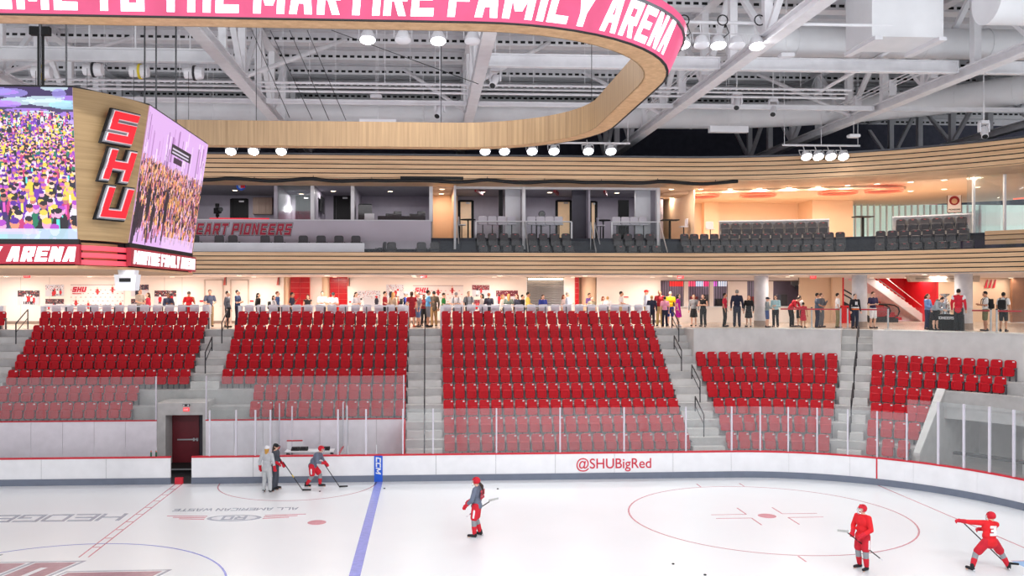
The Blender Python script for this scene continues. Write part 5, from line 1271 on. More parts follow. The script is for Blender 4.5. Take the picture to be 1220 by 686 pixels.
def quad_sheet(name, corners, arr, m, par, thick=.0):
    """printed sheet stretched over four corners: bl, br, tr, tl"""
    me = sheet(name, 1, 1, arr, m, .001); bl, br, tr, tl = [Vector(c) for c in corners]
    nrm = (br-bl).cross(tl-bl).normalized()
    for v in me.vertices:
        s_, t_ = v.co.x+.5, v.co.z+.5; v.co = (bl*(1-s_)+br*s_)*(1-t_)+(tl*(1-s_)+tr*s_)*t_+nrm*(.02 if v.co.y < -.0005 else -.02)
    return link(name, me, par)
sb = thing('scoreboard', 'hanging centre scoreboard with two crowd screens and timber corners', 'scoreboard', (0, 0, 0))
zB, zT = 8.55, 11.58
SCR = print_mat('screen_print', emit=1.15)
FB, FT = -3.9, -4.3; WB, WT = 3.13, 3.58
quad_sheet('front_screen', ((-2.53, FB, zB), (2.53, FB, zB), (2.58, FT, zT), (-2.58, FT, zT)), crowd_a(300, 190), SCR, sb)
quad_sheet('side_screen', ((WB, -2.63, zB), (WB, 2.63, zB), (WT, 2.63, zT), (WT, -2.63, zT)), crowd_b(190, 150), SCR, sb)
def corner(zb, zt_, sy, sx_, fb, ft, wb, wt, m, nm, out=0, xb=2.53, xt=2.58, yb_=2.63):
    """bowed corner panel between front and side faces"""
    mb = MB(); n = 8; vs = []
    for z, f_, w_, xx in ((zb, fb, wb, xb), (zt_, ft, wt, xt)):
        for k in range(n+1):
            g = k/n; x = xx+(w_-xx)*g+.16*math.sin(PI*g)*.85; y = f_+(-yb_-f_)*g-.16*math.sin(PI*g)*.5
            vs.append((sx_*(x+out*.9), sy*(y-out*.4), z))
        for k in range(n, -1, -1):
            g = k/n; x = xx+(w_-xx)*g-.1; y = f_+(-yb_-f_)*g+.1; vs.append((sx_*x, sy*y, z))
    q = 2*n+2
    mb.add(vs, [tuple(range(q)), tuple(range(2*q-1, q-1, -1))]+[(i, (i+1) % q, q+(i+1) % q, q+i) for i in range(q)])
    return mb.obj(nm, m, sb, smooth=35)
for s1_, s2_ in ((1, 1), (1, -1), (-1, 1), (-1, -1)):
    corner(zB, zT, s1_, s2_, FB, FT, WB, WT, WOODS, 'timber_corner')
    for k in range(3): corner(8.04+.15*k, 8.14+.15*k, s1_, s2_, FB-.02, FB-.02, WB+.02, WB+.02, mat('strip_pink', (236, 84, 100), .4, var=0, emit=.35), 'red_stripe', -.03)
    corner(7.98, 8.5, s1_, s2_, FB+.1, FB+.1, WB-.1, WB-.1, WOODS, 'corner_core', -.06)
MB().prism([(-2.5, FB+.05), (2.5, FB+.05), (WB-.06, -2.6), (WB-.06, 2.6), (2.5, -FB-.05), (-2.5, -FB-.05), (-WB+.06, 2.6), (-WB+.06, -2.6)], 8.0, zT, 'z').obj('core', BLACK, sb)
MB().prism([(-2.6, FT), (2.6, FT), (WT, -2.6), (WT, 2.6), (2.6, -FT), (-2.6, -FT), (-WT, 2.6), (-WT, -2.6)], zT, zT+.04, 'z').obj('top_cover', DARKM, sb)
MB().box(-2.56, 2.56, FB-.04, FB+.06, 8.45, 8.56).obj('front_gap', BLACK, sb); MB().box(WB-.06, WB+.04, -2.66, 2.66, 8.45, 8.56).obj('side_gap', BLACK, sb)
DKR = mat('band_dark_red', (150, 24, 44), .4, var=0, emit=.25)
MB().box(-2.6, 2.6, FB-.1, FB, 8.05, 8.45).obj('front_band', DKR, sb); MB().box(WB, WB+.1, -2.75, 2.75, 8.05, 8.45).obj('side_band', DKR, sb)
q, wd = block_text('MARTIRE FAMILY ARENA', .3, .62, .25, .2, .1); kk = 5.0/wd
letter_mb(q, lambda x, y, e: (-2.5+x*kk, FB-.1-e, 8.1+y), .012).obj('front_lettering', mat('band_white', (250, 246, 250), .4, var=0, emit=.75), sb)
letter_mb(q, lambda x, y, e: (WB+.1+e, -2.6+x*kk*1.04, 8.1+y), .012).obj('side_lettering', mat('band_white', (0, 0, 0)), sb)
MB().prism([(-2.55, FB-.06), (2.55, FB-.06), (WB+.06, -2.6), (WB+.06, 2.6), (2.55, -FB+.06), (-2.55, -FB+.06), (-WB-.06, 2.6), (-WB-.06, -2.6)], 7.96, 8.02, 'z').obj('base_tray', mat('tray_tan', (190, 150, 112), .5), sb)
# SHU letters on the near right corner
ca = Vector((2.56, -4.08)); cb_ = Vector((3.36, -2.63)); ax = (cb_-ca).normalized(); nn = Vector((ax.y, -ax.x))
for k, (ch, vc) in enumerate((('S', 157), ('H', 201), ('U', 244.5))):
    zc = 7.46+(CY-vc)*19.15/F
    lean = (zc-zB)/(zT-zB)
    cen = Vector((2.9, -3.42))+nn*(.10+.36*lean*.9)+ax*(.04)
    for grow, mm, th, nm in ((.075, BLACK, .06, 'letter_shadow'), (.048, mat('letter_silver', (150, 150, 156), .4, metal=.3), .10, 'letter_rim'), (.024, mat('letter_white_edge', (236, 230, 232), .4, var=0), .12, 'letter_edge'), (.008, mat('letter_bright_red', (240, 24, 40), .4, var=0, emit=.35), .14, 'letter_face')):
        q, wd = block_text(ch, .6, 1.05, .215, .3, .1, grow)
        letter_mb(q, lambda x, y, e: ((cen+ax*(x-wd/2-.08)+nn*(e+.1*(y-.28)))[0], (cen+ax*(x-wd/2-.08)+nn*(e+.1*(y-.28)))[1], zc+y-.28), th).obj(nm, mm, sb)
for k, (x, y) in enumerate(((-1.6, -2.2), (-1.2, -2.2), (.9, -1.8), (1.4, -1.6), (2.6, 1.2), (3.0, 1.6), (-2.6, 1), (2.0, 2.2))):
    t = thing('scoreboard_cable', 'dark vertical hoist cable above the scoreboard, %s of eight' % ORD[k], 'cable', (x, y, zT+.04), 0, 'scoreboard hoist cables'); MB().cyl((0, 0, 0), (0, 0, ZD-zT-.06), .022, n=6).obj('cable', DARKM, t)
p = onZ(48, 42, 15.4); t = thing('scoreboard_winch', 'dark winch beam with thick cables over the scoreboard', 'winch', p)
MB().box(-.3, .3, -.1, .1, 0, .25).obj('winch_body', BLACK, t)
for x in (-.05, .08): MB().cyl((x, 0, 0), (x, 0, zT+.04-p[2]), .04, n=6).obj('thick_cable', BLACK, t)
MB().cyl((0, 0, .25), (0, 0, ZD-p[2]), .05, n=6).obj('hanger', DARKM, t)
p = onY(153, 316, -2.6)
t = thing('camera_dome', 'white boxy camera unit under the scoreboard corner', 'camera', (p[0], -2.6, 7.96))
MB().prism([(-.18, 0), (.18, 0), (.16, -.2), (-.16, -.2)], -.15, .15, 'y').obj('mount', WHITE, t); MB().prism([(-.24, -.1), (.24, -.1), (.2, -.45), (-.2, -.45)], -.22, .1, 'y').obj('camera_body', WHITE, t); MB().box(-.12, .12, -.24, -.22, -.26, -.18).obj('lens_window', BLACK, t)

# ------------------------------------------------------------------ posters and small signs on the concourse wall
PRT = print_mat('poster_print')
def action(W, H, seed, style=0):
    R = random.Random(seed); A = blank(W, H, (206, 206, 216))
    bg = [(70, 50, 60), (214, 214, 224), (120, 40, 60), (60, 50, 70)][style % 4]
    rect(A, 0, 0, W, H*.45, bg)
    for k in range(70): rect(A, (x := R.uniform(0, W)), (y := R.uniform(0, H*.45)), x+2, y+2, R.choice([(200, 60, 60), (40, 30, 40), (180, 150, 140), (230, 220, 220), (120, 70, 80)]))
    for k in range(R.randint(3, 6)):
        x = R.uniform(W*.1, W*.9); s = R.uniform(H*.12, H*.2); y = R.uniform(H*.35, H*.6); c = R.choice([(196, 30, 44), (240, 236, 240), (40, 40, 60), (196, 30, 44)])
        blob(A, x, y+s*1.2, s*.7, s*1.3, c); blob(A, x, y-s*.3, s*.4, s*.45, R.choice([(200, 30, 40), (230, 230, 230), (30, 30, 40)])); rect(A, x-s*.6, y+s*2.2, x-s*.2, y+s*3.2, (60, 40, 50)); rect(A, x+s*.1, y+s*2.2, x+s*.5, y+s*3.2, (60, 40, 50))
    return A
posters = [(21, 346, 47, 363, 0, 'wide team photo poster at the far left of the wall'), (54, 339, 76, 353, 1, 'hockey action poster above a smaller one left of the banner'), (54, 356, 76, 369, 0, 'lower hockey poster partly behind the left drink rail'),
 (156, 339, 177, 353, 3, 'dark poster with flag right of the left banner'), (156, 356, 177, 369, 0, 'small dark poster below the flag poster'), (184, 346, 210, 362, 0, 'crowd photo poster behind the person in navy'),
 (426, 346, 453, 365, 1, 'hockey match poster right of the second red pier'), (460, 339, 481, 357, 1, 'white hockey poster left of the middle banner'), (562.5, 339.5, 583, 353, 2, 'crowd scene poster right of the middle banner'), (564, 357, 583, 369, 2, 'small lower poster under the crowd scene poster'), (591, 346, 617, 362, 2, 'red and purple poster left of the grey shutter')]
for k, (u0, v0, u1, v1, stl, lab) in enumerate(posters):
    a, b_ = onY(u0, v1, YW-.03), onY(u1, v0, YW-.03); w_, h_ = b_[0]-a[0], b_[2]-a[2]
    t = tag(link('poster', sheet('poster', w_, h_, action(64, int(64*h_/w_), k+11, stl), PRT), None, ((a[0]+b_[0])/2, YW-.005, (a[2]+b_[2])/2)), lab, 'poster', 'posters on the concourse wall')
def banner_img(W, H, seed):
    R = random.Random(seed); A = blank(W, H, (230, 222, 222))
    for r_ in range(6):
        for c_ in range(12):
            x = c_*W/11+(r_ % 2)*W/22; y = H*.2+r_*H*.15; rect(A, x, y, x+W*.03, y+H*.04, (226, 130, 126), .8)
    for cx, cy in ((.5, .28), (.78, .2), (.1, .75), (.33, .85), (.93, .85)):
        blob(A, cx*W, cy*H, W*.025, H*.14, (176, 40, 50)); blob(A, cx*W, cy*H-H*.14, W*.012, H*.05, (230, 190, 170)); rect(A, cx*W-W*.04, cy*H, cx*W+W*.05, cy*H+H*.04, (196, 60, 60))
    return A
for k, (u0, u1, v0, v1) in enumerate(((84, 148, 339, 368), (492, 552, 340, 369))):
    a, b_ = onY(u0, v1, YW-.03), onY(u1, v0, YW-.03); w_, h_ = b_[0]-a[0], b_[2]-a[2]
    t = thing('wall_banner', '%s pale wall banner with red lettering and player figures' % ('left' if k == 0 else 'middle'), 'banner', ((a[0]+b_[0])/2, YW-.005, (a[2]+b_[2])/2))
    link('banner_print', sheet('banner_print', w_, h_, banner_img(120, 60, k), PRT), t)
    q, wd = block_text('SHU', .3, .75, .28, .25); letter_mb(q, lambda x, y, e: (-w_/2+.08+x, -.02-e, h_/2-.42+y), .008).obj('banner_lettering', mat('letter_red', (0, 0, 0)), t)
    q, wd = block_text('PIONEERS', .07, .9, .24, .25); letter_mb(q, lambda x, y, e: (-w_/2+.08+x, -.02-e, h_/2-.54+y), .008).obj('banner_subline', mat('letter_red', (0, 0, 0)), t)
    for zz in (h_/2-.01, -h_/2+.01): MB().box(-w_/2, w_/2, -.03, -.02, zz-.012, zz+.012).obj('banner_edge', mat('edge_maroon', (120, 70, 84), .5), t)
for u, v, lab in ((32, 328.5, 'small red exit sign at the left of the concourse'), (505, 328.5, 'small red exit sign near the middle aisle'), (811, 329.5, 'small red exit sign over the concession stand'), (969, 329.8, 'small red exit sign right of the concession stand')):
    p = onY(u, v, 23.5); t = exit_sign((p[0], 23.5, p[2]), 0, lab); MB().cyl((0, .02, .1), (0, .02, CC-p[2]), .012, n=5).obj('hanger', DARKM, t)
for k, (u, v) in enumerate(((268.5, 335), (332, 335), (415.5, 336))):
    p = onY(u, v, YW-.1); t = thing('red_pennant', 'small red wall pennant, %s from left' % ORD[k], 'pennant', p, 0, 'pennants on the concourse wall'); MB().prism([(-.12, -.22), (-.05, .22), (.02, .22), (0, -.22)], -.02, .02, 'y').obj('cloth', mat('pennant_red', (196, 90, 84), .6), t); MB().box(.03, .06, -.02, .02, -.22, .24).obj('staff', DARKM, t)
p = onY(1179, 338, YW-.05); t = thing('wall_arrows', 'slanted red arrow marks on the right lobby wall', 'wall sign', p)
for x in (-.25, 0, .25): MB().prism([(x-.08, -.25), (x+.1, .25), (x+.16, .25), (x+.06, -.25)], -.01, .02, 'y').obj('arrow_mark', REDP, t)
for k, (u, v) in enumerate(((240, 357), (300, 357), (418, 358), (746, 353.7))):
    p = onY(u, v, YW-.02); t = thing('wall_plaque', 'small red and white wall plaque, %s from left' % ORD[k], 'plaque', p, 0, 'plaques on the concourse wall'); MB().box(-.09, .09, -.01, .01, -.03, .14).obj('plaque_top', CREAM if k == 3 else WHITE, t); MB().box(-.1 if k < 3 else -.13, .1 if k < 3 else .13, -.015, .01, -.12 if k < 3 else -.03, -.03 if k < 3 else .03).obj('plaque_base', REDP, t)

# ------------------------------------------------------------------ people
TMP = bpy.data.scenes.new('workshop')
def fuse(mb, name, voxel=.014, smooth=4):
    """one continuous skin from overlapping limbs"""
    me = bpy.data.meshes.new(name); me.from_pydata(mb.v, [], mb.f); o = bpy.data.objects.new(name, me); TMP.collection.objects.link(o)
    bm = bmesh.new(); bm.from_mesh(me); bmesh.ops.recalc_face_normals(bm, faces=bm.faces); bm.to_mesh(me); bm.free()
    m_ = o.modifiers.new('r', 'REMESH'); m_.mode = 'VOXEL'; m_.voxel_size = voxel
    m2 = o.modifiers.new('s', 'SMOOTH'); m2.factor = .5; m2.iterations = smooth
    vl = TMP.view_layers[0]; vl.update(); dg = vl.depsgraph
    r = bpy.data.meshes.new_from_object(o.evaluated_get(dg)); r.name = name; bpy.data.objects.remove(o); bpy.data.meshes.remove(me)
    r.materials.clear(); r.materials.append(MATS['white_paint']); r.shade_smooth(); return r
def rot(M, c, p): return Vector(c)+M @ Vector(p)
def joints(**k):
    J = dict(pelvis=(0, 0, .95), waist=(0, 0, 1.10), chest=(0, .0, 1.30), neck=(0, .01, 1.48), head=(0, -.02, 1.63), sh=.185, shz=1.42, shy=.0,
             el=[(-.25, .03, 1.14), (.25, .03, 1.14)], wr=[(-.26, -.06, .89), (.26, -.06, .89)], hip=[(-.09, 0, .92), (.09, 0, .92)], kn=[(-.10, -.02, .50), (.10, -.02, .50)], an=[(-.11, .03, .09), (.11, .03, .09)], ft=[(-.13, -.15, .035), (.13, -.15, .035)], hp=0, hy=0)
    J.update(k)
    J['shd'] = k.get('shd') or [(-J['sh'], J['shy'], J['shz']), (J['sh'], J['shy'], J['shz'])]
    return J
def head_M(J): return Matrix.Rotation(J['hy'], 3, 'Z') @ Matrix.Rotation(J['hp'], 3, 'X')
def hand(mb, wrist, elbow, curl=.5, side=1, r=.011):
    d = (Vector(wrist)-Vector(elbow)).normalized(); a = d.cross(Vector((0, 1, .2))).normalized(); n = a.cross(d).normalized()
    w = Vector(wrist); M = Matrix((a, n, d)).transposed()
    mb.ell(w+d*.045, (.04, .02, .05), 10, 8, M=M)
    for k, L in enumerate((.070, .080, .074, .058)):
        b = w+d*.08+a*(.030-.020*k); m_ = b+d*L*.5+n*(-.006*side); mb.cap(b, m_, r, r*.95, 7); mb.cap(m_, m_+d*L*.5*math.cos(curl)-n*(L*.5*math.sin(curl)*side), r*.95, r*.8, 7)
    b = w+d*.03+a*.035; mb.cap(b, b+d*.035+a*.028, r*1.15, r, 7); mb.cap(b+d*.035+a*.028, b+d*.07+a*.032-n*.01*side, r, r*.85, 7)
def body_mesh(J, name='body', voxel=.0135, hands=True):
    mb = MB(); H = Vector(J['head']); M = head_M(J)
    mb.ell(H, (.076, .096, .115), 16, 12, M=M); mb.ell(rot(M, H, (0, -.028, -.062)), (.058, .066, .058), 12, 8, M=M)
    mb.cap(rot(M, H, (0, -.096, .0)), rot(M, H, (0, -.112, -.026)), .010, .016, 8)
    for s in (-1, 1): mb.ell(rot(M, H, (s*.08, .01, -.005)), (.013, .02, .032), 8, 6, M=M)
    mb.cap(J['neck'], H+Vector((0, .015, -.08)), .058, .052)
    mb.ell(J['chest'], (.15, .10, .17), 14, 10); mb.ell(J['waist'], (.13, .095, .14), 14, 10); mb.ell(J['pelvis'], (.15, .105, .11), 14, 10)
    for s in (0, 1):
        mb.cap(J['neck'], J['shd'][s], .05, .052); mb.cap(J['shd'][s], J['el'][s], .048, .038); mb.cap(J['el'][s], J['wr'][s], .037, .025)
        if hands: hand(mb, J['wr'][s], J['el'][s], .6, 1 if s else -1)
        mb.cap(J['hip'][s], J['kn'][s], .082, .055); mb.cap(J['kn'][s], Vector(J['kn'][s])*.55+Vector(J['an'][s])*.45+Vector((0, .015, 0)), .054, .056); mb.cap(J['kn'][s], J['an'][s], .05, .036); mb.cap(J['an'][s], J['ft'][s], .038, .03)
    me = fuse(mb, name, voxel, 3)
    for m_ in (MATS['black_matte'], mat('lip', (176, 96, 90), .5, var=0)): me.materials.append(m_)
    e = [rot(M, H, (s*.031, -.088, .012)) for s in (-1, 1)]; lp = rot(M, H, (0, -.096, -.058)); Mi = M.transposed()
    for p in me.polygons:
        c = p.center
        if (c-e[0]).length < .015 or (c-e[1]).length < .015: p.material_index = 1
        else:
            q = Mi @ (c-lp)
            if abs(q.x) < .026 and abs(q.z) < .009 and abs(q.y) < .03: p.material_index = 2
    return me
def torso(mb, J, g, low=0):
    mb.ell(J['chest'], (.165+g, .115+g, .18), 14, 10); mb.ell(J['waist'], (.150+g, .115+g, .15), 14, 10)
    mb.ell(Vector(J['pelvis'])+Vector((0, 0, .05-low)), (.160+g, .120+g, .11), 14, 10)
    for s in (0, 1): mb.cap(Vector(J['neck'])+Vector((0, 0, -.04)), J['shd'][s], .055+g*.5, .062+g*.5)
    mb.cap(Vector(J['neck'])+Vector((0, .01, -.06)), Vector(J['neck'])+Vector((0, .0, -.01)), .08, .07)
def top_mesh(J, kind):
    mb = MB(); g = {'tee': .006, 'long': .010, 'jacket': .014, 'tank': .002}[kind]; torso(mb, J, g, .05 if kind == 'jacket' else 0)
    if kind == 'jacket': mb.ell(Vector(J['pelvis'])+Vector((0, 0, -.08)), (.172, .135, .13), 14, 10)
    for s in (0, 1):
        S, E, W = (Vector(q[s]) for q in (J['shd'], J['el'], J['wr']))
        if kind == 'tee': mb.cap(S, S.lerp(E, .68), .066, .060)
        elif kind != 'tank': mb.cap(S, E, .064+g*.6, .052+g*.4); mb.cap(E, E.lerp(W, .95), .052+g*.4, .040)
    return fuse(mb, 'top', .017, 4)
def bottom_mesh(J, kind):
    mb = MB(); mb.ell(J['pelvis'], (.165, .122, .12), 14, 10)
    if kind in ('skirt', 'dress'):
        P = Vector(J['pelvis']); z = .55
        for k in range(6): mb.ell((P.x, P.y-.01, P.z-.08*k), (.17+.012*k, .13+.012*k, .07), 14, 8)
        if kind == 'dress':
            torso(mb, J, .006)
            for s in (0, 1): S, E = Vector(J['shd'][s]), Vector(J['el'][s]); mb.cap(S, S.lerp(E, .5), .066, .058)
        return fuse(mb, 'skirt', .018, 4)
    for s in (0, 1):
        Hh, Kn, A = (Vector(q[s]) for q in (J['hip'], J['kn'], J['an']))
        if kind == 'shorts': mb.cap(Hh, Hh.lerp(Kn, .92), .098, .082)
        else: mb.cap(Hh, Kn, .098, .080); mb.cap(Kn, A, .080, .068)
    return fuse(mb, 'trousers', .018, 4)
def hair_mesh(J, kind):
    mb = MB(); H = Vector(J['head']); M = head_M(J)
    if kind == 'cap':
        mb.ell(rot(M, H, (0, .004, .035)), (.09, .112, .088), 16, 10, M=M); mb.ell(rot(M, H, (0, -.12, .05)), (.07, .075, .012), 14, 6, M=M)
    else:
        mb.ell(rot(M, H, (0, .026, .030)), (.086, .098, .100), 16, 12, M=M)
        if kind in ('long', 'pony'): mb.ell(rot(M, H, (0, .04, -.02)), (.085, .085, .11), 14, 10, M=M)
        if kind == 'long':
            mb.cap(rot(M, H, (0, .06, -.02)), rot(M, H, (0, .10, -.24)), .075, .05)
            for s in (-1, 1): mb.cap(rot(M, H, (s*.06, .02, -.03)), rot(M, H, (s*.08, .03, -.2)), .035, .025)
        if kind == 'pony': mb.cap(rot(M, H, (0, .11, .02)), rot(M, H, (0, .15, -.06)), .03, .035); mb.cap(rot(M, H, (0, .15, -.06)), rot(M, H, (0, .13, -.22)), .035, .015)
    return fuse(mb, 'hair' if kind != 'cap' else 'cap', .013, 3)
def shoe_mesh(J, s):
    mb = MB(); A, T = Vector(J['an'][s]), Vector(J['ft'][s]); d = (T-A); d.z = 0; d.normalize()
    mb.cap((A.x-d.x*.03, A.y-d.y*.03, A.z-.04), (T.x, T.y, T.z+.012), .047, .040); mb.cap(A+Vector((0, 0, -.03)), A+Vector((0, 0, .02)), .046, .042)
    me = fuse(mb, 'shoe', .016, 2)
    for v in me.vertices: v.co.z = max(v.co.z, 0)
    return me
POSES = {
 'stand': joints(),
 'phone': joints(el=[(-.24, -.02, 1.13), (.24, -.02, 1.13)], wr=[(-.08, -.24, 1.15), (.10, -.26, 1.18)], hp=.35),
 'folded': joints(el=[(-.26, -.06, 1.14), (.26, -.06, 1.14)], wr=[(.06, -.17, 1.17), (-.06, -.19, 1.20)]),
 'chat': joints(el=[(-.26, .04, 1.14), (.27, -.04, 1.15)], wr=[(-.25, -.08, .90), (.22, -.20, 1.36)], hy=.25),
 'rest': joints(el=[(-.26, -.05, 1.15), (.26, -.05, 1.15)], wr=[(-.12, -.28, 1.08), (.13, -.28, 1.08)], hp=.1),
 'walk': joints(el=[(-.25, -.10, 1.15), (.25, .12, 1.15)], wr=[(-.23, -.27, .98), (.25, .08, .90)], kn=[(-.10, .06, .50), (.10, -.12, .51)], an=[(-.11, .24, .12), (.11, -.14, .09)], ft=[(-.12, .10, .04), (.12, -.32, .035)]),
 'lean': joints(pelvis=(0, .10, .93), waist=(0, .04, 1.07), chest=(0, -.10, 1.23), neck=(0, -.24, 1.36), head=(0, -.36, 1.44), shd=[(-.185, -.20, 1.32), (.185, -.20, 1.32)], el=[(-.24, -.28, 1.04), (.24, -.28, 1.04)], wr=[(-.10, -.46, .98), (.10, -.46, .98)], hip=[(-.09, .1, .9), (.09, .1, .9)], kn=[(-.10, .02, .5), (.10, .02, .5)], hp=.5)}
PM = {}
def piece(kind, pose):
    k = (kind, pose)
    if k not in PM:
        J = POSES[pose]
        PM[k] = body_mesh(J) if kind == 'body' else shoe_mesh(J, int(kind[-1])) if kind.startswith('shoe') else hair_mesh(J, kind[5:]) if kind.startswith('hair_') else top_mesh(J, kind) if kind in ('tee', 'long', 'jacket', 'tank') else bottom_mesh(J, kind)
    return PM[k]
def dress(name, me, m_, par):
    o = link(name, me, par); o.material_slots[0].link = 'OBJECT'; o.material_slots[0].material = m_; return o
def cloth(c): return mat('cloth_%d_%d_%d' % c, c, .8, var=.06, scale=8)
SK = {'l': mat('skin_light', (226, 178, 152), .55, var=.03), 'm': mat('skin_mid', (196, 142, 112), .55, var=.03), 'd': mat('skin_dark', (120, 78, 58), .55, var=.03)}
HC = {'k': (24, 20, 20), 'b': (74, 48, 34), 'y': (178, 134, 80), 'g': (140, 136, 132), 'r': (120, 60, 36)}
TOPN = {'tee': 't_shirt', 'long': 'sweater', 'jacket': 'jacket', 'tank': 'vest_top', 'dress': 'dress'}
def person(p, rz, h, pose, hair, hc, top, tc_, bot, bc, label, skin='l', shoe=(40, 40, 44), cap=None, pack=None, cat='person', extra=None):
    s = h/1.75; t = thing('person', label, cat, p, rz); t.scale = (s, s, s)
    dress('body', piece('body', pose), SK[skin], t)
    if top != 'dress': dress(TOPN[top], piece(top, pose), cloth(tc_), t)
    if bot == 'dress': dress('dress', piece('dress', pose), cloth(tc_), t)
    else: dress({'skirt': 'skirt', 'shorts': 'shorts'}.get(bot, 'trousers'), piece(bot, pose), cloth(bc), t)
    for k in (0, 1): dress('shoe', piece('shoe%d' % k, pose), cloth(shoe), t)
    if hair: dress('hair', piece('hair_'+hair, pose), cloth(HC[hc]), t)
    if cap: dress('cap', piece('hair_cap', pose), cloth(cap), t)
    if pack:
        b_ = thing('backpack', pack[1], 'backpack', p, rz); b_.scale = (s, s, s)
        MB().slab(.30, .44, .15, .08, (0, .135, .98), .04, .01).obj('bag', cloth(pack[0]), b_, smooth=40); MB().slab(.22, .2, .05, .04, (0, .28, 1.0), .02, .005).obj('front_pocket', cloth(pack[0]), b_, smooth=40)
        for q in (-1, 1): MB().tube([(q*.11, .14, 1.4), (q*.13, .02, 1.505), (q*.13, -.125, 1.38), (q*.12, -.15, 1.2), (q*.12, .0, 1.02), (q*.11, .14, 1.02)], .018, 6).obj('strap', cloth(pack[0]), b_)
    return t
W_, GY, NV, BK, RD, DR = (236, 234, 238), (150, 152, 156), (34, 40, 66), (22, 22, 26), (196, 28, 44), (138, 22, 40)
KH, JN = (176, 148, 112), (52, 66, 98)
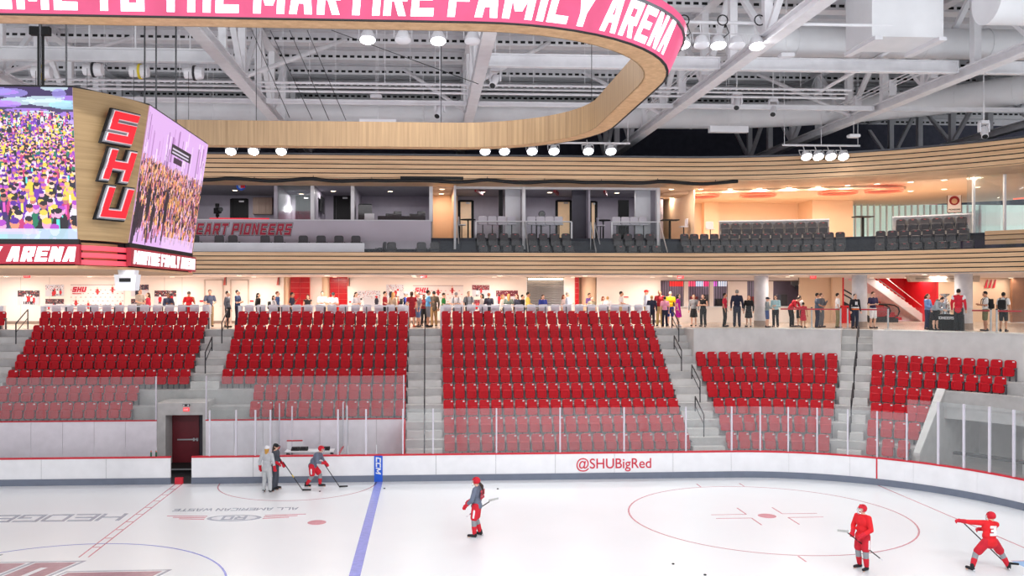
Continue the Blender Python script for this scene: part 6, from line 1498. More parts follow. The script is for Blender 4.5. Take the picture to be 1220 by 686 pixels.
PPL = [ # u, head-top v, offset, pose, dir, hair, hair colour, top, colour, bottom, colour, label, extras
 (166.5, 343, 12.8, 'rest', 60, 'short', 'k', 'tee', (178, 170, 160), 'trousers', BK, 'person in pale grey-beige t-shirt in front of the flag poster', {}),
 (176.5, 348.5, 11.8, 'stand', -60, 'long', 'b', 'long', (178, 36, 60), 'trousers', JN, 'person in red sweater by the flag poster', {}),
 (200.5, 349, 11.6, 'folded', 30, 'short', 'b', 'long', NV, 'trousers', BK, 'person in navy sweater in front of the crowd photo poster', {'skin': 'd'}),
 (225, 347, 11.0, 'chat', 20, None, 'k', 'tee', (214, 24, 36), 'trousers', RD, 'person in bright red polo and grey cap at the left rail', {'cap': (96, 90, 92), 'skin': 'm'}),
 (250, 345, 11.0, 'rest', 20, 'short', 'k', 'tee', (86, 96, 122), 'trousers', KH, 'person in slate blue polo at the end of the left rail', {}),
 (271, 346.6, 10.0, 'stand', 80, 'short', 'k', 'long', (96, 100, 110), 'shorts', BK, 'person in grey zip top and black shorts at the left aisle', {}),
 (283, 345, 10.2, 'folded', 80, 'short', 'k', 'tee', (62, 80, 118), 'trousers', NV, 'person in striped blue polo with folded arms at the left aisle', {}),
 (307.5, 349, 11.2, 'stand', 80, 'long', 'k', 'long', BK, 'trousers', BK, 'person all in black facing right behind the second rail', {}),
 (326, 352, 11.0, 'folded', 70, 'long', 'b', 'long', (228, 226, 232), 'trousers', (80, 76, 60), 'person in white sweater with a dark backpack', {'pack': ((40, 42, 40), 'dark backpack on the person in the white sweater')}),
 (330.5, 347, 12.0, 'stand', 80, 'short', 'r', 'tee', (72, 104, 160), 'trousers', BK, 'person in mid blue t-shirt behind the person with backpack', {}),
 (348, 348, 11.4, 'chat', 80, 'short', 'k', 'tee', (34, 38, 62), 'trousers', (70, 72, 80), 'person in navy t-shirt raising a hand before the red pier', {'skin': 'm'}),
 (366.6, 351, 11.2, 'phone', 0, 'long', 'b', 'tank', BK, 'trousers', BK, 'person in black top right of the first red pier', {}),
 (384, 347, 11.2, 'phone', 10, 'short', 'k', 'tee', (234, 230, 238), 'trousers', (60, 66, 84), 'person in plain white t-shirt left of the second red pier', {}),
 (397, 348, 11.0, 'phone', 0, None, 'k', 'tee', (228, 226, 230), 'trousers', BK, 'person in white printed t-shirt and black cap at the second red pier', {'cap': (24, 26, 32)}),
 (424, 348, 11.0, 'phone', 40, 'long', 'k', 'tee', (232, 228, 234), 'shorts', DR, 'person in white t-shirt and maroon shorts', {}),
 (458.5, 347, 12.2, 'rest', 80, 'short', 'k', 'tee', (168, 30, 46), 'trousers', BK, 'person in dark red t-shirt left of the one in beige', {}),
 (468.5, 348, 10.8, 'stand', 140, 'long', 'y', 'long', (196, 170, 146), 'trousers', BK, 'person in beige top under the white hockey poster', {}),
 (473.5, 353, 11.9, 'stand', 20, 'long', 'r', 'tee', (150, 44, 50), 'trousers', DR, 'person in dark red just right of the one in beige', {}),
 (483, 348, 11.0, 'rest', 90, None, 'k', 'tee', (44, 66, 150), 'trousers', BK, 'person in royal blue t-shirt and grey cap at the middle aisle', {'cap': (150, 150, 152), 'pack': ((26, 26, 30), 'black backpack on the person in royal blue')}),
 (490.5, 347, 10.0, 'stand', 170, 'pony', 'b', 'long', (164, 30, 44), 'dress', BK, 'person in long dark red top seen from behind at the middle aisle', {'top': 'dress', 'shoe': (230, 90, 40)}),
 (495.5, 347, 12.0, 'stand', 10, 'short', 'b', 'tee', (176, 34, 48), 'trousers', BK, 'person in red behind the group at the middle aisle', {}),
 (498.5, 348, 10.2, 'stand', -60, 'short', 'g', 'tee', (158, 160, 162), 'shorts', (110, 134, 176), 'person in grey t-shirt and light denim shorts at the middle aisle', {'shoe': (60, 60, 66)}),
 (505, 351, 11.4, 'phone', 20, 'short', 'k', 'tee', (130, 34, 44), 'trousers', BK, 'person in dark red and black trousers inside the aisle group', {'skin': 'd'}),
 (510, 345.5, 9.9, 'folded', 100, 'short', 'k', 'tee', (112, 178, 226), 'shorts', (130, 130, 138), 'person in sky blue t-shirt and grey shorts at the middle aisle', {'skin': 'm'}),
 (517, 346.6, 11.0, 'stand', 200, 'short', 'k', 'jacket', (98, 86, 72), 'trousers', (176, 140, 96), 'person in brown jacket and tan trousers at the middle aisle', {'skin': 'm'}),
 (528.5, 349, 11.8, 'phone', 80, 'short', 'b', 'tee', (28, 132, 60), 'trousers', KH, 'person in green polo looking down at a phone', {}),
 (543.5, 348, 10.8, 'phone', -10, None, 'k', 'tee', (232, 232, 236), 'trousers', (60, 64, 80), 'person in white t-shirt, grey cap and backpack straps', {'cap': (140, 142, 148), 'pack': ((40, 46, 60), 'dark backpack on the person with grey cap')}),
 (558.5, 347, 11.0, 'stand', 10, 'short', 'k', 'tee', (136, 140, 148), 'trousers', (60, 62, 70), 'person in grey t-shirt with black backpack straps', {'pack': ((30, 30, 36), 'black backpack on the person in the grey t-shirt')}),
 (574.5, 350, 11.9, 'stand', -70, 'long', 'k', 'tee', (220, 212, 212), 'trousers', BK, 'person in white t-shirt under the crowd poster', {'skin': 'm'}),
 (582.5, 349, 11.0, 'stand', 150, 'short', 'r', 'jacket', (40, 42, 58), 'trousers', (110, 96, 84), 'person in dark vest seen from behind', {}),
 (599, 351, 12.0, 'stand', 60, 'long', 'y', 'long', (226, 218, 210), 'trousers', BK, 'person in cream hoodie before the purple poster', {}),
 (606, 350, 11.0, 'stand', 170, 'long', 'y', 'tee', (98, 108, 98), 'trousers', BK, 'person in grey-green top seen from behind', {}),
 (616, 350.6, 11.0, 'stand', -60, 'long', 'r', 'long', (44, 46, 66), 'trousers', BK, 'person in dark navy sweater right of the purple poster', {}),
 (622.5, 351, 11.8, 'stand', 60, 'short', 'k', 'long', (36, 38, 48), 'trousers', BK, 'person in black jacket left of the grey shutter', {}),
 (629, 348, 11.0, 'rest', 80, 'short', 'k', 'long', (228, 190, 90), 'trousers', BK, 'person in yellow and white jersey reaching right by the shutter', {'skin': 'm'}),
 (646.7, 351, 11.0, 'phone', 20, 'long', 'b', 'long', (36, 54, 140), 'trousers', (36, 50, 120), 'person in blue sweater in front of the grey shutter', {}),
 (671.5, 351, 12.0, 'stand', 60, 'long', 'r', 'tee', (190, 170, 170), 'trousers', KH, 'person half hidden behind the pale blue shirt left of the narrow pier', {}),
 (676, 348, 11.0, 'phone', 80, 'short', 'g', 'long', (176, 188, 208), 'trousers', (170, 156, 140), 'person in pale blue shirt left of the narrow red pier', {}),
 (702, 349, 11.6, 'phone', 40, 'short', 'b', 'tee', (98, 66, 130), 'trousers', BK, 'person in purple polo in front of the peach column', {'skin': 'm'}),
 (705, 353.5, 10.8, 'stand', 10, 'short', 'k', 'tee', (160, 146, 120), 'trousers', BK, 'short person in beige before the one in purple', {}),
 (718.5, 353, 11.4, 'stand', 60, 'long', 'r', 'tee', (226, 214, 208), 'trousers', KH, 'person in cream t-shirt right of the peach column', {}),
 (723.8, 353, 10.9, 'stand', 170, 'short', 'y', 'tee', (230, 226, 226), 'trousers', KH, 'short person in white seen from behind beside the cream t-shirt', {}),
 (740, 347, 11.2, 'rest', 70, 'short', 'k', 'tee', (206, 198, 198), 'trousers', KH, 'person in pale grey t-shirt near the small red plaque', {'skin': 'm'}),
 (769.5, 345, 10.9, 'stand', 80, None, 'g', 'long', (196, 204, 224), 'trousers', KH, 'person in pale blue shirt and bright red cap', {'cap': (226, 44, 36)}),
 (776.5, 352, 9.9, 'stand', 160, 'short', 'y', 'jacket', (28, 34, 58), 'trousers', (30, 34, 50), 'person in navy jacket seen from behind at the rail end', {}),
 (786, 345.7, 10.6, 'stand', -20, 'short', 'k', 'long', (158, 22, 36), 'trousers', (190, 166, 110), 'person in dark red pullover and khaki trousers', {'skin': 'm'}),
 (792, 353, 9.9, 'stand', 180, 'short', 'k', 'tee', (238, 160, 186), 'trousers', (30, 34, 58), 'person in pink blouse and dark jeans seen from behind', {}),
 (798.5, 347, 10.6, 'stand', 160, None, 'k', 'tee', (236, 196, 24), 'shorts', (30, 52, 140), 'person in yellow jersey and blue shorts', {}),
 (808, 350, 9.9, 'stand', 70, 'long', 'k', 'tee', (200, 24, 160), 'dress', BK, 'person in long magenta dress by the stair rail', {'top': 'dress', 'shoe': (236, 230, 230)}),
 (826.5, 351, 10.6, 'stand', -20, 'short', 'y', 'long', (140, 142, 146), 'skirt', BK, 'person in grey sweater and black skirt before the concession stand', {}),
 (837.8, 350.6, 9.9, 'folded', -30, 'long', 'k', 'tank', BK, 'trousers', BK, 'person in black sleeveless outfit before the concession stand', {}),
 (863.5, 349, 9.8, 'stand', 70, 'short', 'k', 'tee', (196, 32, 62), 'trousers', (28, 26, 30), 'person in red vest and black trousers facing right', {'skin': 'm'}),
 (878, 345, 9.6, 'stand', 170, 'short', 'g', 'jacket', (26, 32, 58), 'trousers', (26, 30, 52), 'person in navy suit seen from behind', {}),
 (892, 352, 9.8, 'stand', -20, 'long', 'y', 'jacket', (28, 28, 30), 'skirt', (30, 30, 32), 'person in black coat and skirt facing the ice', {}),
 (914, 353.7, 9.3, 'rest', 70, None, 'k', 'long', (136, 146, 150), 'shorts', (64, 88, 140), 'person in grey hoodie, navy cap and blue shorts', {'cap': (32, 38, 62)}),
 (924, 351.5, 9.8, 'phone', -20, 'long', 'k', 'long', (168, 206, 214), 'trousers', (26, 28, 36), 'person in pale blue top and black leggings holding a phone', {}),
 (944, 353.5, 10.3, 'lean', 60, 'short', 'k', 'long', (190, 24, 44), 'trousers', (26, 26, 30), 'person in red hoodie bending forward near the concession end', {}),
 (952.5, 352, 10.6, 'stand', -40, 'long', 'k', 'tee', (206, 202, 200), 'shorts', BK, 'person in white behind the person in red hoodie', {}),
 (957, 360, 9.2, 'stand', 160, 'short', 'k', 'tee', (204, 34, 58), 'dress', RD, 'small person in long red top seen from behind', {'top': 'dress', 'skin': 'm'}),
 (973.5, 349, 9.7, 'rest', 100, 'short', 'k', 'tee', (84, 100, 118), 'trousers', (40, 44, 70), 'person in slate polo and navy trousers left of the queue belt', {'skin': 'm'}),
 (978.5, 349, 10.3, 'chat', 60, 'short', 'b', 'long', (100, 104, 112), 'trousers', (104, 106, 112), 'person in grey behind the person in slate polo', {}),
 (998, 349, 9.8, 'stand', 100, 'short', 'k', 'tee', (238, 238, 240), 'trousers', (150, 140, 96), 'person in white t-shirt and khaki trousers left of the escalator', {}),
 (1018.7, 350, 9.0, 'stand', 30, 'short', 'k', 'long', (26, 26, 34), 'trousers', (36, 42, 62), 'person in black hockey jersey with orange bands', {'jersey': 1}),
 (1040, 347.5, 9.7, 'phone', 40, 'short', 'b', 'tee', (44, 36, 74), 'shorts', (236, 234, 236), 'person in dark purple t-shirt and white shorts by the escalator', {}),
 (1105, 350, 9.8, 'rest', 70, 'pony', 'b', 'long', (128, 166, 220), 'trousers', (40, 52, 96), 'person in light blue shirt and jeans beside the trophy table', {}),
 (1115, 354, 8.5, 'lean', 60, 'short', 'k', 'long', (168, 176, 184), 'skirt', BK, 'person in grey jacket bending toward the trophy', {}),
 (1121.5, 350, 10.6, 'stand', 10, 'short', 'k', 'tee', (60, 56, 56), 'trousers', BK, 'person standing behind the silver trophy', {'skin': 'm'}),
 (1142, 344, 8.4, 'stand', 180, 'short', 'k', 'jacket', (208, 28, 50), 'trousers', (22, 22, 26), 'person in red and white jacket beside the trophy', {'yoke': 1}),
 (1174, 347, 9.4, 'phone', -60, 'short', 'k', 'tee', (226, 226, 226), 'shorts', (112, 110, 72), 'person in white t-shirt and olive shorts with black backpack', {'skin': 'm', 'pack': ((20, 20, 24), 'black backpack on the person in olive shorts')}),
 (1195.5, 348, 9.2, 'stand', 180, 'short', 'k', 'tee', (222, 222, 222), 'shorts', (28, 28, 32), 'person in white t-shirt and black shorts with large backpack', {'skin': 'm', 'pack': ((18, 18, 22), 'large black backpack seen from behind at far right')}),
]
for (u, vt, d_, pose, dr, hr, hc, tp, tcol, bt, bcol, lab, ex) in PPL:
    ex = dict(ex); s_, z_ = onD(u, vt, d_); x, y = path(s_, d_); h_ = min(1.95, max(1.05, z_-CF)); tp = ex.pop('top', tp); jr = ex.pop('jersey', 0); yk = ex.pop('yoke', 0)
    if pose == 'lean': h_ = min(1.85, h_*1.12)
    t = person((x, y, CF), math.radians(dr)-theta(s_), h_, pose, hr, hc, tp, tcol, bt, bcol, lab, **ex)
    if jr:
        for z, c_ in ((.985, (236, 110, 40)), (1.06, (236, 234, 236))): MB().lathe([(.187, -.03), (.192, 0), (.187, .03)], 20, (0, 0, z)).obj('jersey_band', cloth(c_), t)
        q, wd = block_text('11', .16, .8, .3); letter_mb(q, lambda x, y, e: (x-wd/2, -.128-e, 1.2+y), .01).obj('jersey_number', WHITE, t)
    if yk: MB().ell((-.2, 0, 1.36), (.075, .085, .14), 12, 8).obj('white_sleeve_panel', cloth(W_), t); MB().ell((.2, 0, 1.36), (.075, .085, .14), 12, 8).obj('white_sleeve_panel', cloth(W_), t)
p = onY(485, 250, YS+1.0); person((p[0], YS+1.05, SF-.35), 0, 1.5, 'stand', 'short', 'k', 'long', (46, 50, 70), 'trousers', BK, 'operator in dark top behind the control desk', skin='m')

# ------------------------------------------------------------------ trophy table and queue barriers
s_ = X_(1128, 9.3); x, y = path(s_, 9.3)
t = thing('trophy_table', 'black cloth-covered table under the silver trophy', 'table', (x, y, CF), -theta(s_))
MB().prism([(-.66, -.32), (.66, -.32), (.66, .32), (-.66, .32)], .70, .74, 'z').obj('table_top', BLACK, t)
mb = MB(); N_ = 48; vs = []
for z, k in ((.735, 0), (.4, .02), (.0, .035)):
    for i in range(N_):
        a_ = i/N_*4; sd = int(a_); f_ = a_-sd; c_ = [(-.67, -.33), (.67, -.33), (.67, .33), (-.67, .33)]; p0, p1 = c_[sd], c_[(sd+1) % 4]
        w_ = k*math.sin(i*2.1)+k; px = p0[0]+(p1[0]-p0[0])*f_; py = p0[1]+(p1[1]-p0[1])*f_; vs.append((px*(1+w_*.5), py*(1+w_*1.5), z))
mb.add(vs, [(r*N_+i, r*N_+(i+1) % N_, (r+1)*N_+(i+1) % N_, (r+1)*N_+i) for r in range(2) for i in range(N_)]).obj('table_cloth', BLACK, t)
q, wd = block_text('PIONEERS', .13, .8, .24); letter_mb(q, lambda x, y, e: ((x-wd/2)*.9, -.375-e, .52+y), .006).obj('cloth_lettering', WHITE, t)
t = thing('silver_trophy', 'tall tiered silver trophy cup with barrel base', 'trophy', (path(X_(1126, 9.3), 9.3))+(CF+.74,))
t.scale = (1.0, 1.0, 1.0)
MB().lathe([(.215, 0), (.22, .02), (.205, .03), (.205, .16), (.21, .17), (.205, .18), (.205, .31), (.21, .32), (.2, .33), (.2, .45), (.205, .46), (.17, .5)], 24).obj('barrel_base', SILVER, t, smooth=30)
for k in range(4): MB().lathe([(.15-.012*k, .5+.055*k), (.158-.012*k, .51+.055*k), (.15-.012*k, .55+.055*k)], 24).obj('tier_band', SILVER, t, smooth=30)
MB().lathe([(.10, .72), (.075, .76), (.07, .80), (.10, .84), (.17, .88), (.2, .94), (.205, .96), (.19, .955), (.12, .9)], 24).obj('bowl', SILVER, t, smooth=30)
posts = []
for u, d_ in ((967, 9.2), (1001.5, 9.0), (1010, 9.0), (1058, 9.1), (1180.5, 8.9), (1187.5, 8.9)):
    s_ = X_(u, d_); x, y = path(s_, d_); posts.append((u, s_, d_))
    t = thing('queue_post', 'steel belt barrier post %s from left on the right concourse' % ORD[len(posts)-1], 'barrier post', (x, y, CF), 0, 'belt barrier posts')
    MB().cyl((0, 0, .02), (0, 0, .98), .04, n=12).obj('post_tube', ALU, t); MB().lathe([(.18, 0), (.18, .015), (.06, .04)], 18).obj('post_base', ALU, t); MB().cyl((0, 0, .98), (0, 0, 1.03), .045, n=12).obj('post_head', DARKM, t)
for k, (u0, u1, d_, lab) in enumerate(((930, 967, 9.0, 'red belt from the concession end to the first barrier post'), (967, 1001.5, 9.1, 'red belt between the first two barrier posts'), (1010, 1058, 9.1, 'red belt across the front of the escalator'), (1158, 1180.5, 9.2, 'red belt from the right column to the twin posts'), (1187.5, 1217, 8.9, 'red belt from the twin posts to the right edge'))):
    t = thing('queue_belt', lab, 'barrier belt', (0, 0, 0)); a_, b_ = path(X_(u0, d_), d_), path(X_(u1, d_), d_)
    dx, dy = b_[0]-a_[0], b_[1]-a_[1]; L = math.hypot(dx, dy); n_ = (-dy/L*.006, dx/L*.006)
    MB().prism([(a_[0]-n_[0], a_[1]-n_[1]), (b_[0]-n_[0], b_[1]-n_[1]), (b_[0]+n_[0], b_[1]+n_[1]), (a_[0]+n_[0], a_[1]+n_[1])], CF+.9, CF+.97, 'z').obj('belt', mat('belt_red', (190, 40, 52), .6), t)

# ------------------------------------------------------------------ skaters on the ice
ICER = cloth((206, 22, 44)); SOCKG = cloth((142, 146, 150))
def skater(p, rz, J, label, jersey, pants, sock_hi, sock_lo, helmet=(206, 22, 44), cage=True, ponytail=None, number=None, numcol=None, gloves=(206, 22, 44), loose=True, stripe=True, cap=None, hair=None, skin='l', s=1):
    """a hockey player or coach: body, jersey, pants, socks, skates, gloves and helmet"""
    t = thing('person', label, 'person', p, rz); t.scale = (s, s, s); H = Vector(J['head']); M = head_M(J)
    dress('body', body_mesh(J, voxel=.0125, hands=False), SK[skin], t)
    mb = MB(); torso(mb, J, .035 if loose else .018, .06 if loose else .03)
    if loose: mb.ell(Vector(J['pelvis'])+Vector((0, 0, -.03)), (.2, .17, .15), 14, 10); mb.ell(Vector(J['waist']), (.182, .15, .16), 14, 10)
    for k in (0, 1):
        S, E, W = (Vector(q[k]) for q in (J['shd'], J['el'], J['wr'])); mb.cap(S, E, .078 if loose else .075, .068 if loose else .062); mb.cap(E, E.lerp(W, .88), .066 if loose else .06, .052 if loose else .05)
    dress('jersey' if loose else 'sweatshirt', fuse(mb, 'jersey', .016, 4), cloth(jersey), t)
    mb = MB(); mb.ell(Vector(J['pelvis'])-Vector((0, 0, .06)), (.19, .155, .14), 14, 10)
    for k in (0, 1):
        Hh, Kn, A = (Vector(q[k]) for q in (J['hip'], J['kn'], J['an']))
        if loose: mb.cap(Hh, Hh.lerp(Kn, .78), .125, .115)
        else: mb.cap(Hh, Kn, .105, .085); mb.cap(Kn, A+Vector((0, 0, .04)), .083, .075)
    dress('hockey_pants' if loose else 'sweatpants', fuse(mb, 'pants', .016, 4), cloth(pants), t)
    for k in (0, 1):
        Hh, Kn, A, T = (Vector(q[k]) for q in (J['hip'], J['kn'], J['an'], J['ft'])); sgn = -1 if k == 0 else 1
        if loose:
            if stripe:
                m1 = Hh.lerp(Kn, .25); m2 = Hh.lerp(Kn, .74); st_ = MB().cap(m1+Vector((sgn*.085, 0, 0)), m2+Vector((sgn*.078, 0, 0)), .045, .045, 8); dress('pants_stripe', fuse(st_, 'stripe', .016, 2), cloth(W_), t)
            mb = MB().cap(Hh.lerp(Kn, .6), Kn, .085, .078); mb.cap(Kn, Kn.lerp(A, .45), .078, .076); dress('upper_sock', fuse(mb, 'sock', .016, 2), cloth(sock_hi), t)
            mb = MB().cap(Kn.lerp(A, .42), Kn.lerp(A, .86), .080, .064); dress('lower_sock', fuse(mb, 'sock', .016, 2), cloth(sock_lo), t)
        d = (T-A); d.z = 0; d.normalize(); base = A.z-.09
        mb = MB().cap(A+Vector((0, 0, .07)), A-Vector((0, 0, .01))-d*.02, .055, .052); mb.cap(A-d*.03-Vector((0, 0, .02)), Vector((T.x, T.y, A.z-.02)), .05, .042)
        boot = dress('skate', fuse(mb, 'skate', .014, 2), cloth((28, 28, 32)), t)
        a_, b_ = A-d*.09, Vector((T.x, T.y, 0))+d*.05; n_ = Vector((-d.y, d.x, 0))*.006
        bl = MB(); vs = [a_-n_, a_+n_, b_+n_, b_-n_]; bl.add([(v.x, v.y, max(0, base+.0)) for v in vs]+[(v.x, v.y, base+.05) for v in vs], [(0,1,2,3),(7,6,5,4),(0,4,5,1),(1,5,6,2),(2,6,7,3),(3,7,4,0)]).obj('skate_blade', SILVER, boot)
        hd = MB()
        for f_ in (.12, .8): c_ = a_.lerp(b_, f_); hd.box(c_.x-.022, c_.x+.022, c_.y-.022, c_.y+.022, base+.035, base+.075)
        hd.obj('blade_holder', WHITE, boot)
        W, E = Vector(J['wr'][k]), Vector(J['el'][k]); dd = (W-E).normalized(); aa = dd.cross(Vector((.1, .3, 1))).normalized(); nn_ = aa.cross(dd)
        mb = MB().cap(W-dd*.10, W, .062, .052); mb.ell(W+dd*.05, (.055, .055, .055), 10, 8)
        for f_ in range(4): b0 = W+dd*.07+aa*(.042-.028*f_); mb.cap(b0, b0+dd*.05-nn_*.02, .019, .018, 7); mb.cap(b0+dd*.05-nn_*.02, b0+dd*.045-nn_*.065, .018, .016, 7)
        b0 = W+dd*.03+aa*.05; mb.cap(b0, b0+dd*.05+aa*.02-nn_*.03, .022, .018, 7)
        if gloves: dress('glove', fuse(mb, 'glove', .012, 2), cloth(gloves), t)
    if helmet:
        mb = MB().ell(rot(M, H, (0, .008, .022)), (.103, .128, .118), 16, 12, M=M)
        me = fuse(mb, 'helmet', .014, 2); bm = bmesh.new(); bm.from_mesh(me); Mi = M.transposed()
        bmesh.ops.delete(bm, geom=[f_ for f_ in bm.faces if (lambda q: q.y < -.055 and q.z < .045 or q.z < -.055)(Mi @ (f_.calc_center_median()-H))], context='FACES'); bm.to_mesh(me); bm.free()
        hm = dress('helmet', me, cloth(helmet), t)
        for q_ in (-1, 1): MB().ell(rot(M, H, (q_*.06, -.02, .118)), (.012, .03, .008), 8, 6, M=M).obj('vent', BLACK, hm)
        if cage:
            cg = MB()
            for a_ in range(-2, 3):
                g = a_*.36; cg.tube([rot(M, H, (.1*math.sin(g), -.105*math.cos(g)-.02, .05)), rot(M, H, (.115*math.sin(g), -.125*math.cos(g)-.02, -.04)), rot(M, H, (.08*math.sin(g), -.1*math.cos(g)-.02, -.125))], .0035, 5)
            for z, r in ((.03, .108), (-.01, .122), (-.05, .12), (-.09, .108)): cg.tube([rot(M, H, (r*math.sin(g), -r*math.cos(g)-.02, z)) for g in (-1.3, -.8, -.4, 0, .4, .8, 1.3)], .0035, 5)
            cg.obj('face_cage', SILVER, hm)
    elif cap: 
        mb = MB(); mb.ell(rot(M, H, (0, .004, .035)), (.092, .114, .09), 16, 10, M=M); mb.ell(rot(M, H, (0, -.12, .05)), (.07, .075, .012), 14, 6, M=M); dress('cap', fuse(mb, 'cap', .013, 2), cloth(cap), t)
    if hair:
        mb = MB(); mb.ell(rot(M, H, (0, .03, -.03)), (.09, .09, .10), 12, 10, M=M); mb.cap(rot(M, H, (0, .05, -.06)), rot(M, H, (0, .07, -.17)), .075, .05); dress('hair', fuse(mb, 'hair', .014, 2), cloth(hair), t)
    if ponytail:
        mb = MB(); mb.cap(rot(M, H, (0, .10, -.05)), rot(M, H, (0, .17, -.14)), .04, .045); mb.cap(rot(M, H, (0, .17, -.14)), (H.x, H.y+.21, H.z-.36), .045, .02); dress('ponytail', fuse(mb, 'ponytail', .013, 2), cloth(ponytail), t)
    if number:
        q, wd = block_text(number, .26, .62, .24); C = Vector(J['chest']); tilt_ = (Vector(J['neck'])-Vector(J['waist'])).normalized()
        letter_mb(q, lambda x, y, e: tuple(C+Vector((-(x-wd/2), .168+e, 0))+tilt_*(y-.16)), .02).obj('jersey_number', cloth(numcol), t)
    return t
def stick(top, heel, bdir, label, tape=None, blade=(26, 26, 28)):
    t = thing('hockey_stick', label, 'hockey stick', heel); T = Vector(top)-Vector(heel); d = T.normalized(); b_ = Vector(bdir).normalized()
    MB().cyl((0, 0, 0), T, .016, n=6).obj('shaft', BLACK, t); MB().cyl(T-d*.12, T+d*.0, .019, n=6).obj('grip_tape', WHITE, t)
    if tape: MB().cyl(T*.42, T*.5, .018, n=6).obj('shaft_band', cloth(tape), t)
    side = b_.cross(Vector((0, 0, 1))).normalized()*.008; up = Vector((0, 0, .07)); e = b_*.30+Vector((0, 0, .01)); z0 = Vector((0, 0, -.0))
    vs = [-side-b_*.02, side-b_*.02, e+side*.6, e-side*.6, -side+up-b_*.02, side+up-b_*.02, e+side*.6+up*.8, e-side*.6+up*.8]
    MB().add(vs, [(0,3,2,1),(4,5,6,7),(0,1,5,4),(1,2,6,5),(2,3,7,6),(3,0,4,7)]).obj('blade', cloth(blade), t)
    return t
def W2(t_loc, rz, p, s=1): c, sn = math.cos(rz), math.sin(rz); return (t_loc[0]+(p[0]*c-p[1]*sn)*s, t_loc[1]+(p[0]*sn+p[1]*c)*s, t_loc[2]+p[2]*s)
GJ = (104, 112, 130)
# coach in pale grey, back to the camera
p = onZ(318, 586.5); J = joints(el=[(-.27, .03, 1.15), (.27, .03, 1.15)], wr=[(-.30, -.03, .90), (.29, -.04, .90)], kn=[(-.11, -.02, .50), (.10, -.03, .50)], an=[(-.14, .03, .09), (.13, .0, .09)], ft=[(-.20, -.13, .035), (.15, -.16, .035)])
skater(p, PI-.25, J, 'person in pale grey tracksuit and white cap on the ice, seen from behind', (186, 188, 192), (190, 192, 194), SOCKG, SOCKG, helmet=None, cap=(232, 232, 236), hair=(196, 148, 70), loose=False)
# coach in dark grey with stick
p = onZ(328, 583); rz = PI/2-.25; J = joints(el=[(-.25, .0, 1.14), (.25, -.02, 1.14)], wr=[(-.18, -.20, 1.02), (.16, -.24, .95)], hp=.15)
skater(p, rz, J, 'person in dark grey tracksuit and black cap holding a stick on the ice', (66, 72, 82), (70, 74, 84), SOCKG, SOCKG, helmet=None, cap=(24, 24, 28), hair=(60, 42, 32), loose=False)
stick(W2(p, rz, (.15, -.18, 1.12)), onZ(361, 584.5, .03), (1, -.05, 0), 'stick with yellow band held by the person in dark grey tracksuit', tape=(230, 200, 30))
# skater in grey jersey moving right
p = onZ(376, 580.5); rz = PI/2-.15
J = joints(pelvis=(0, .12, .86), waist=(0, .06, 1.0), chest=(0, -.06, 1.18), neck=(0, -.15, 1.34), head=(0, -.22, 1.47), shd=[(-.2, -.12, 1.29), (.2, -.12, 1.29)], el=[(-.3, -.14, 1.03), (.28, -.20, 1.02)], wr=[(-.12, -.36, .96), (.14, -.38, .90)], hip=[(-.1, .12, .82), (.1, .12, .82)], kn=[(-.12, .10, .46), (.12, -.14, .48)], an=[(-.13, .33, .12), (.13, -.14, .09)], ft=[(-.13, .18, .05), (.13, -.32, .035)], hp=.2, hy=-.2)
skater(p, rz, J, 'skater in grey jersey gliding right with a stick', GJ, (206, 22, 44), (142, 146, 150), (206, 22, 44))
stick(W2(p, rz, (.05, -.22, 1.05)), onZ(405, 580.5, .03), (1, .15, 0), 'stick of the grey-jersey skater near the blue line')
# skater in grey jersey alone in mid ice, facing left
p = onZ(568, 639.5); rz = -PI/2-.35
J = joints(el=[(-.29, -.04, 1.13), (.29, -.06, 1.13)], wr=[(-.16, -.28, 1.0), (.18, -.28, .94)], chest=(0, .0, 1.30), kn=[(-.13, -.05, .50), (.13, -.05, .50)], an=[(-.17, .06, .09), (.15, -.02, .09)], ft=[(-.19, -.13, .035), (.17, -.20, .035)], hp=.1)
skater(p, rz, J, 'skater in grey jersey with ponytail standing alone in mid ice', GJ, (206, 22, 44), (142, 146, 150), (206, 22, 44), ponytail=(52, 36, 30), number='22', numcol=(190, 60, 76), s=1.04)
stick(onY(556, 615, p[1]-.15), onY(583, 597.5, p[1]+.45), (.9, .2, .15), 'stick held level behind the lone grey-jersey skater', blade=(180, 180, 176))
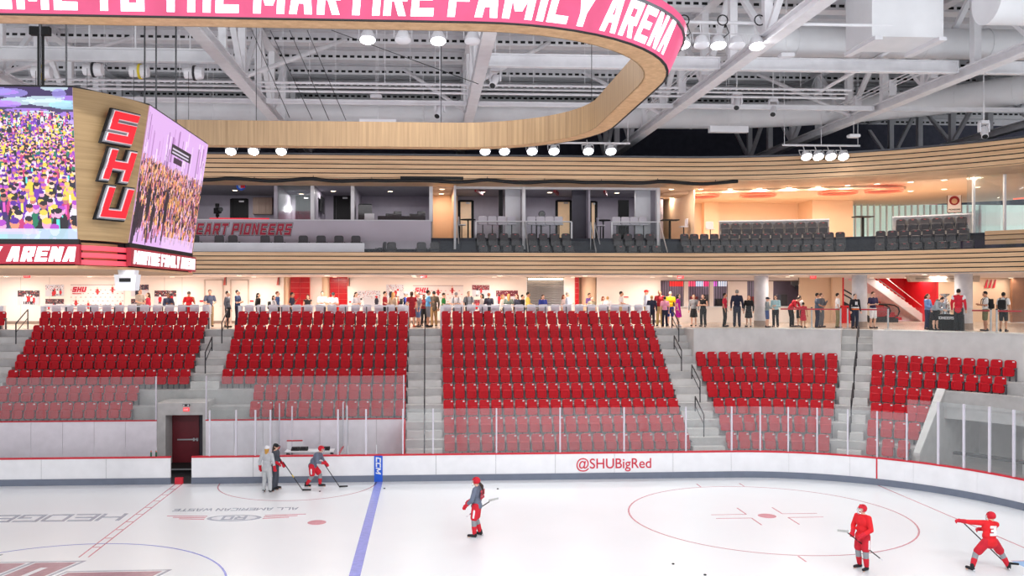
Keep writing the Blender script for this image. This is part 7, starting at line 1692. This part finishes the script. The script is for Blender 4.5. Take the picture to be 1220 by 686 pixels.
# skater in red facing left with stick across the body
p = onZ(1028, 678.5); rz = -PI/2+.45
J = joints(el=[(-.29, -.02, 1.13), (.29, -.04, 1.13)], wr=[(-.10, -.28, 1.02), (.18, -.30, .98)], kn=[(-.12, -.04, .50), (.12, -.04, .50)], an=[(-.14, .05, .09), (.14, -.03, .09)], ft=[(-.16, -.13, .035), (.17, -.20, .035)], hy=-.25)
skater(p, rz, J, 'skater in red jersey holding a stick across the body', (224, 24, 34), (200, 22, 44), (142, 146, 150), (200, 22, 44), hair=None, ponytail=None)
stick(onY(1051, 667, p[1]+.3), onY(1010, 634.5, p[1]-.35), (-1, -.1, .12), 'stick held across the standing red skater', blade=(176, 176, 172))
# skater in red, legs wide, reaching left, seen from behind
p = onZ(1179, 679); rz = PI
J = joints(pelvis=(0, .02, .78), waist=(.0, -.02, .92), chest=(-.04, -.08, 1.11), neck=(-.08, -.12, 1.28), head=(-.14, -.16, 1.40), shd=[(-.25, -.10, 1.2), (.12, -.10, 1.25)], el=[(-.28, -.32, 1.02), (.40, -.22, 1.24)], wr=[(-.02, -.40, 1.0), (.64, -.26, 1.27)], hip=[(-.11, .02, .76), (.11, .02, .76)], kn=[(-.36, -.06, .44), (.36, -.04, .44)], an=[(-.50, .05, .10), (.55, .10, .10)], ft=[(-.56, -.11, .035), (.60, -.06, .035)], hy=.6, hp=.2)
skater(p, rz, J, 'skater in red jersey number 3 lunging with arms out left', (224, 24, 34), (200, 22, 44), (142, 146, 150), (200, 22, 44), number='3', numcol=(240, 240, 242), stripe=False)
stick(W2(p, rz, (.66, -.3, 1.32)), onZ(1199, 672, .04), (.6, -.3, 0), 'stick trailing between the legs of skater number 3')
for k, (u, v, lab) in enumerate(((381, 585.5, 'black puck at the feet of the gliding grey skater'), (458, 582, 'black puck just right of the blue line'), (593, 582.5, 'black puck on the ice behind the lone grey skater'), (802, 672, 'black puck in open ice near the bottom edge'), (840, 685, 'black puck at the very bottom edge'))):
    t = thing('puck', lab, 'puck', onZ(u, v, .0)); MB().lathe([(.034, 0), (.038, .004), (.038, .022), (.034, .026)], 20).obj('puck_disc', BLACK, t, smooth=30)
bpy.data.scenes.remove(TMP)
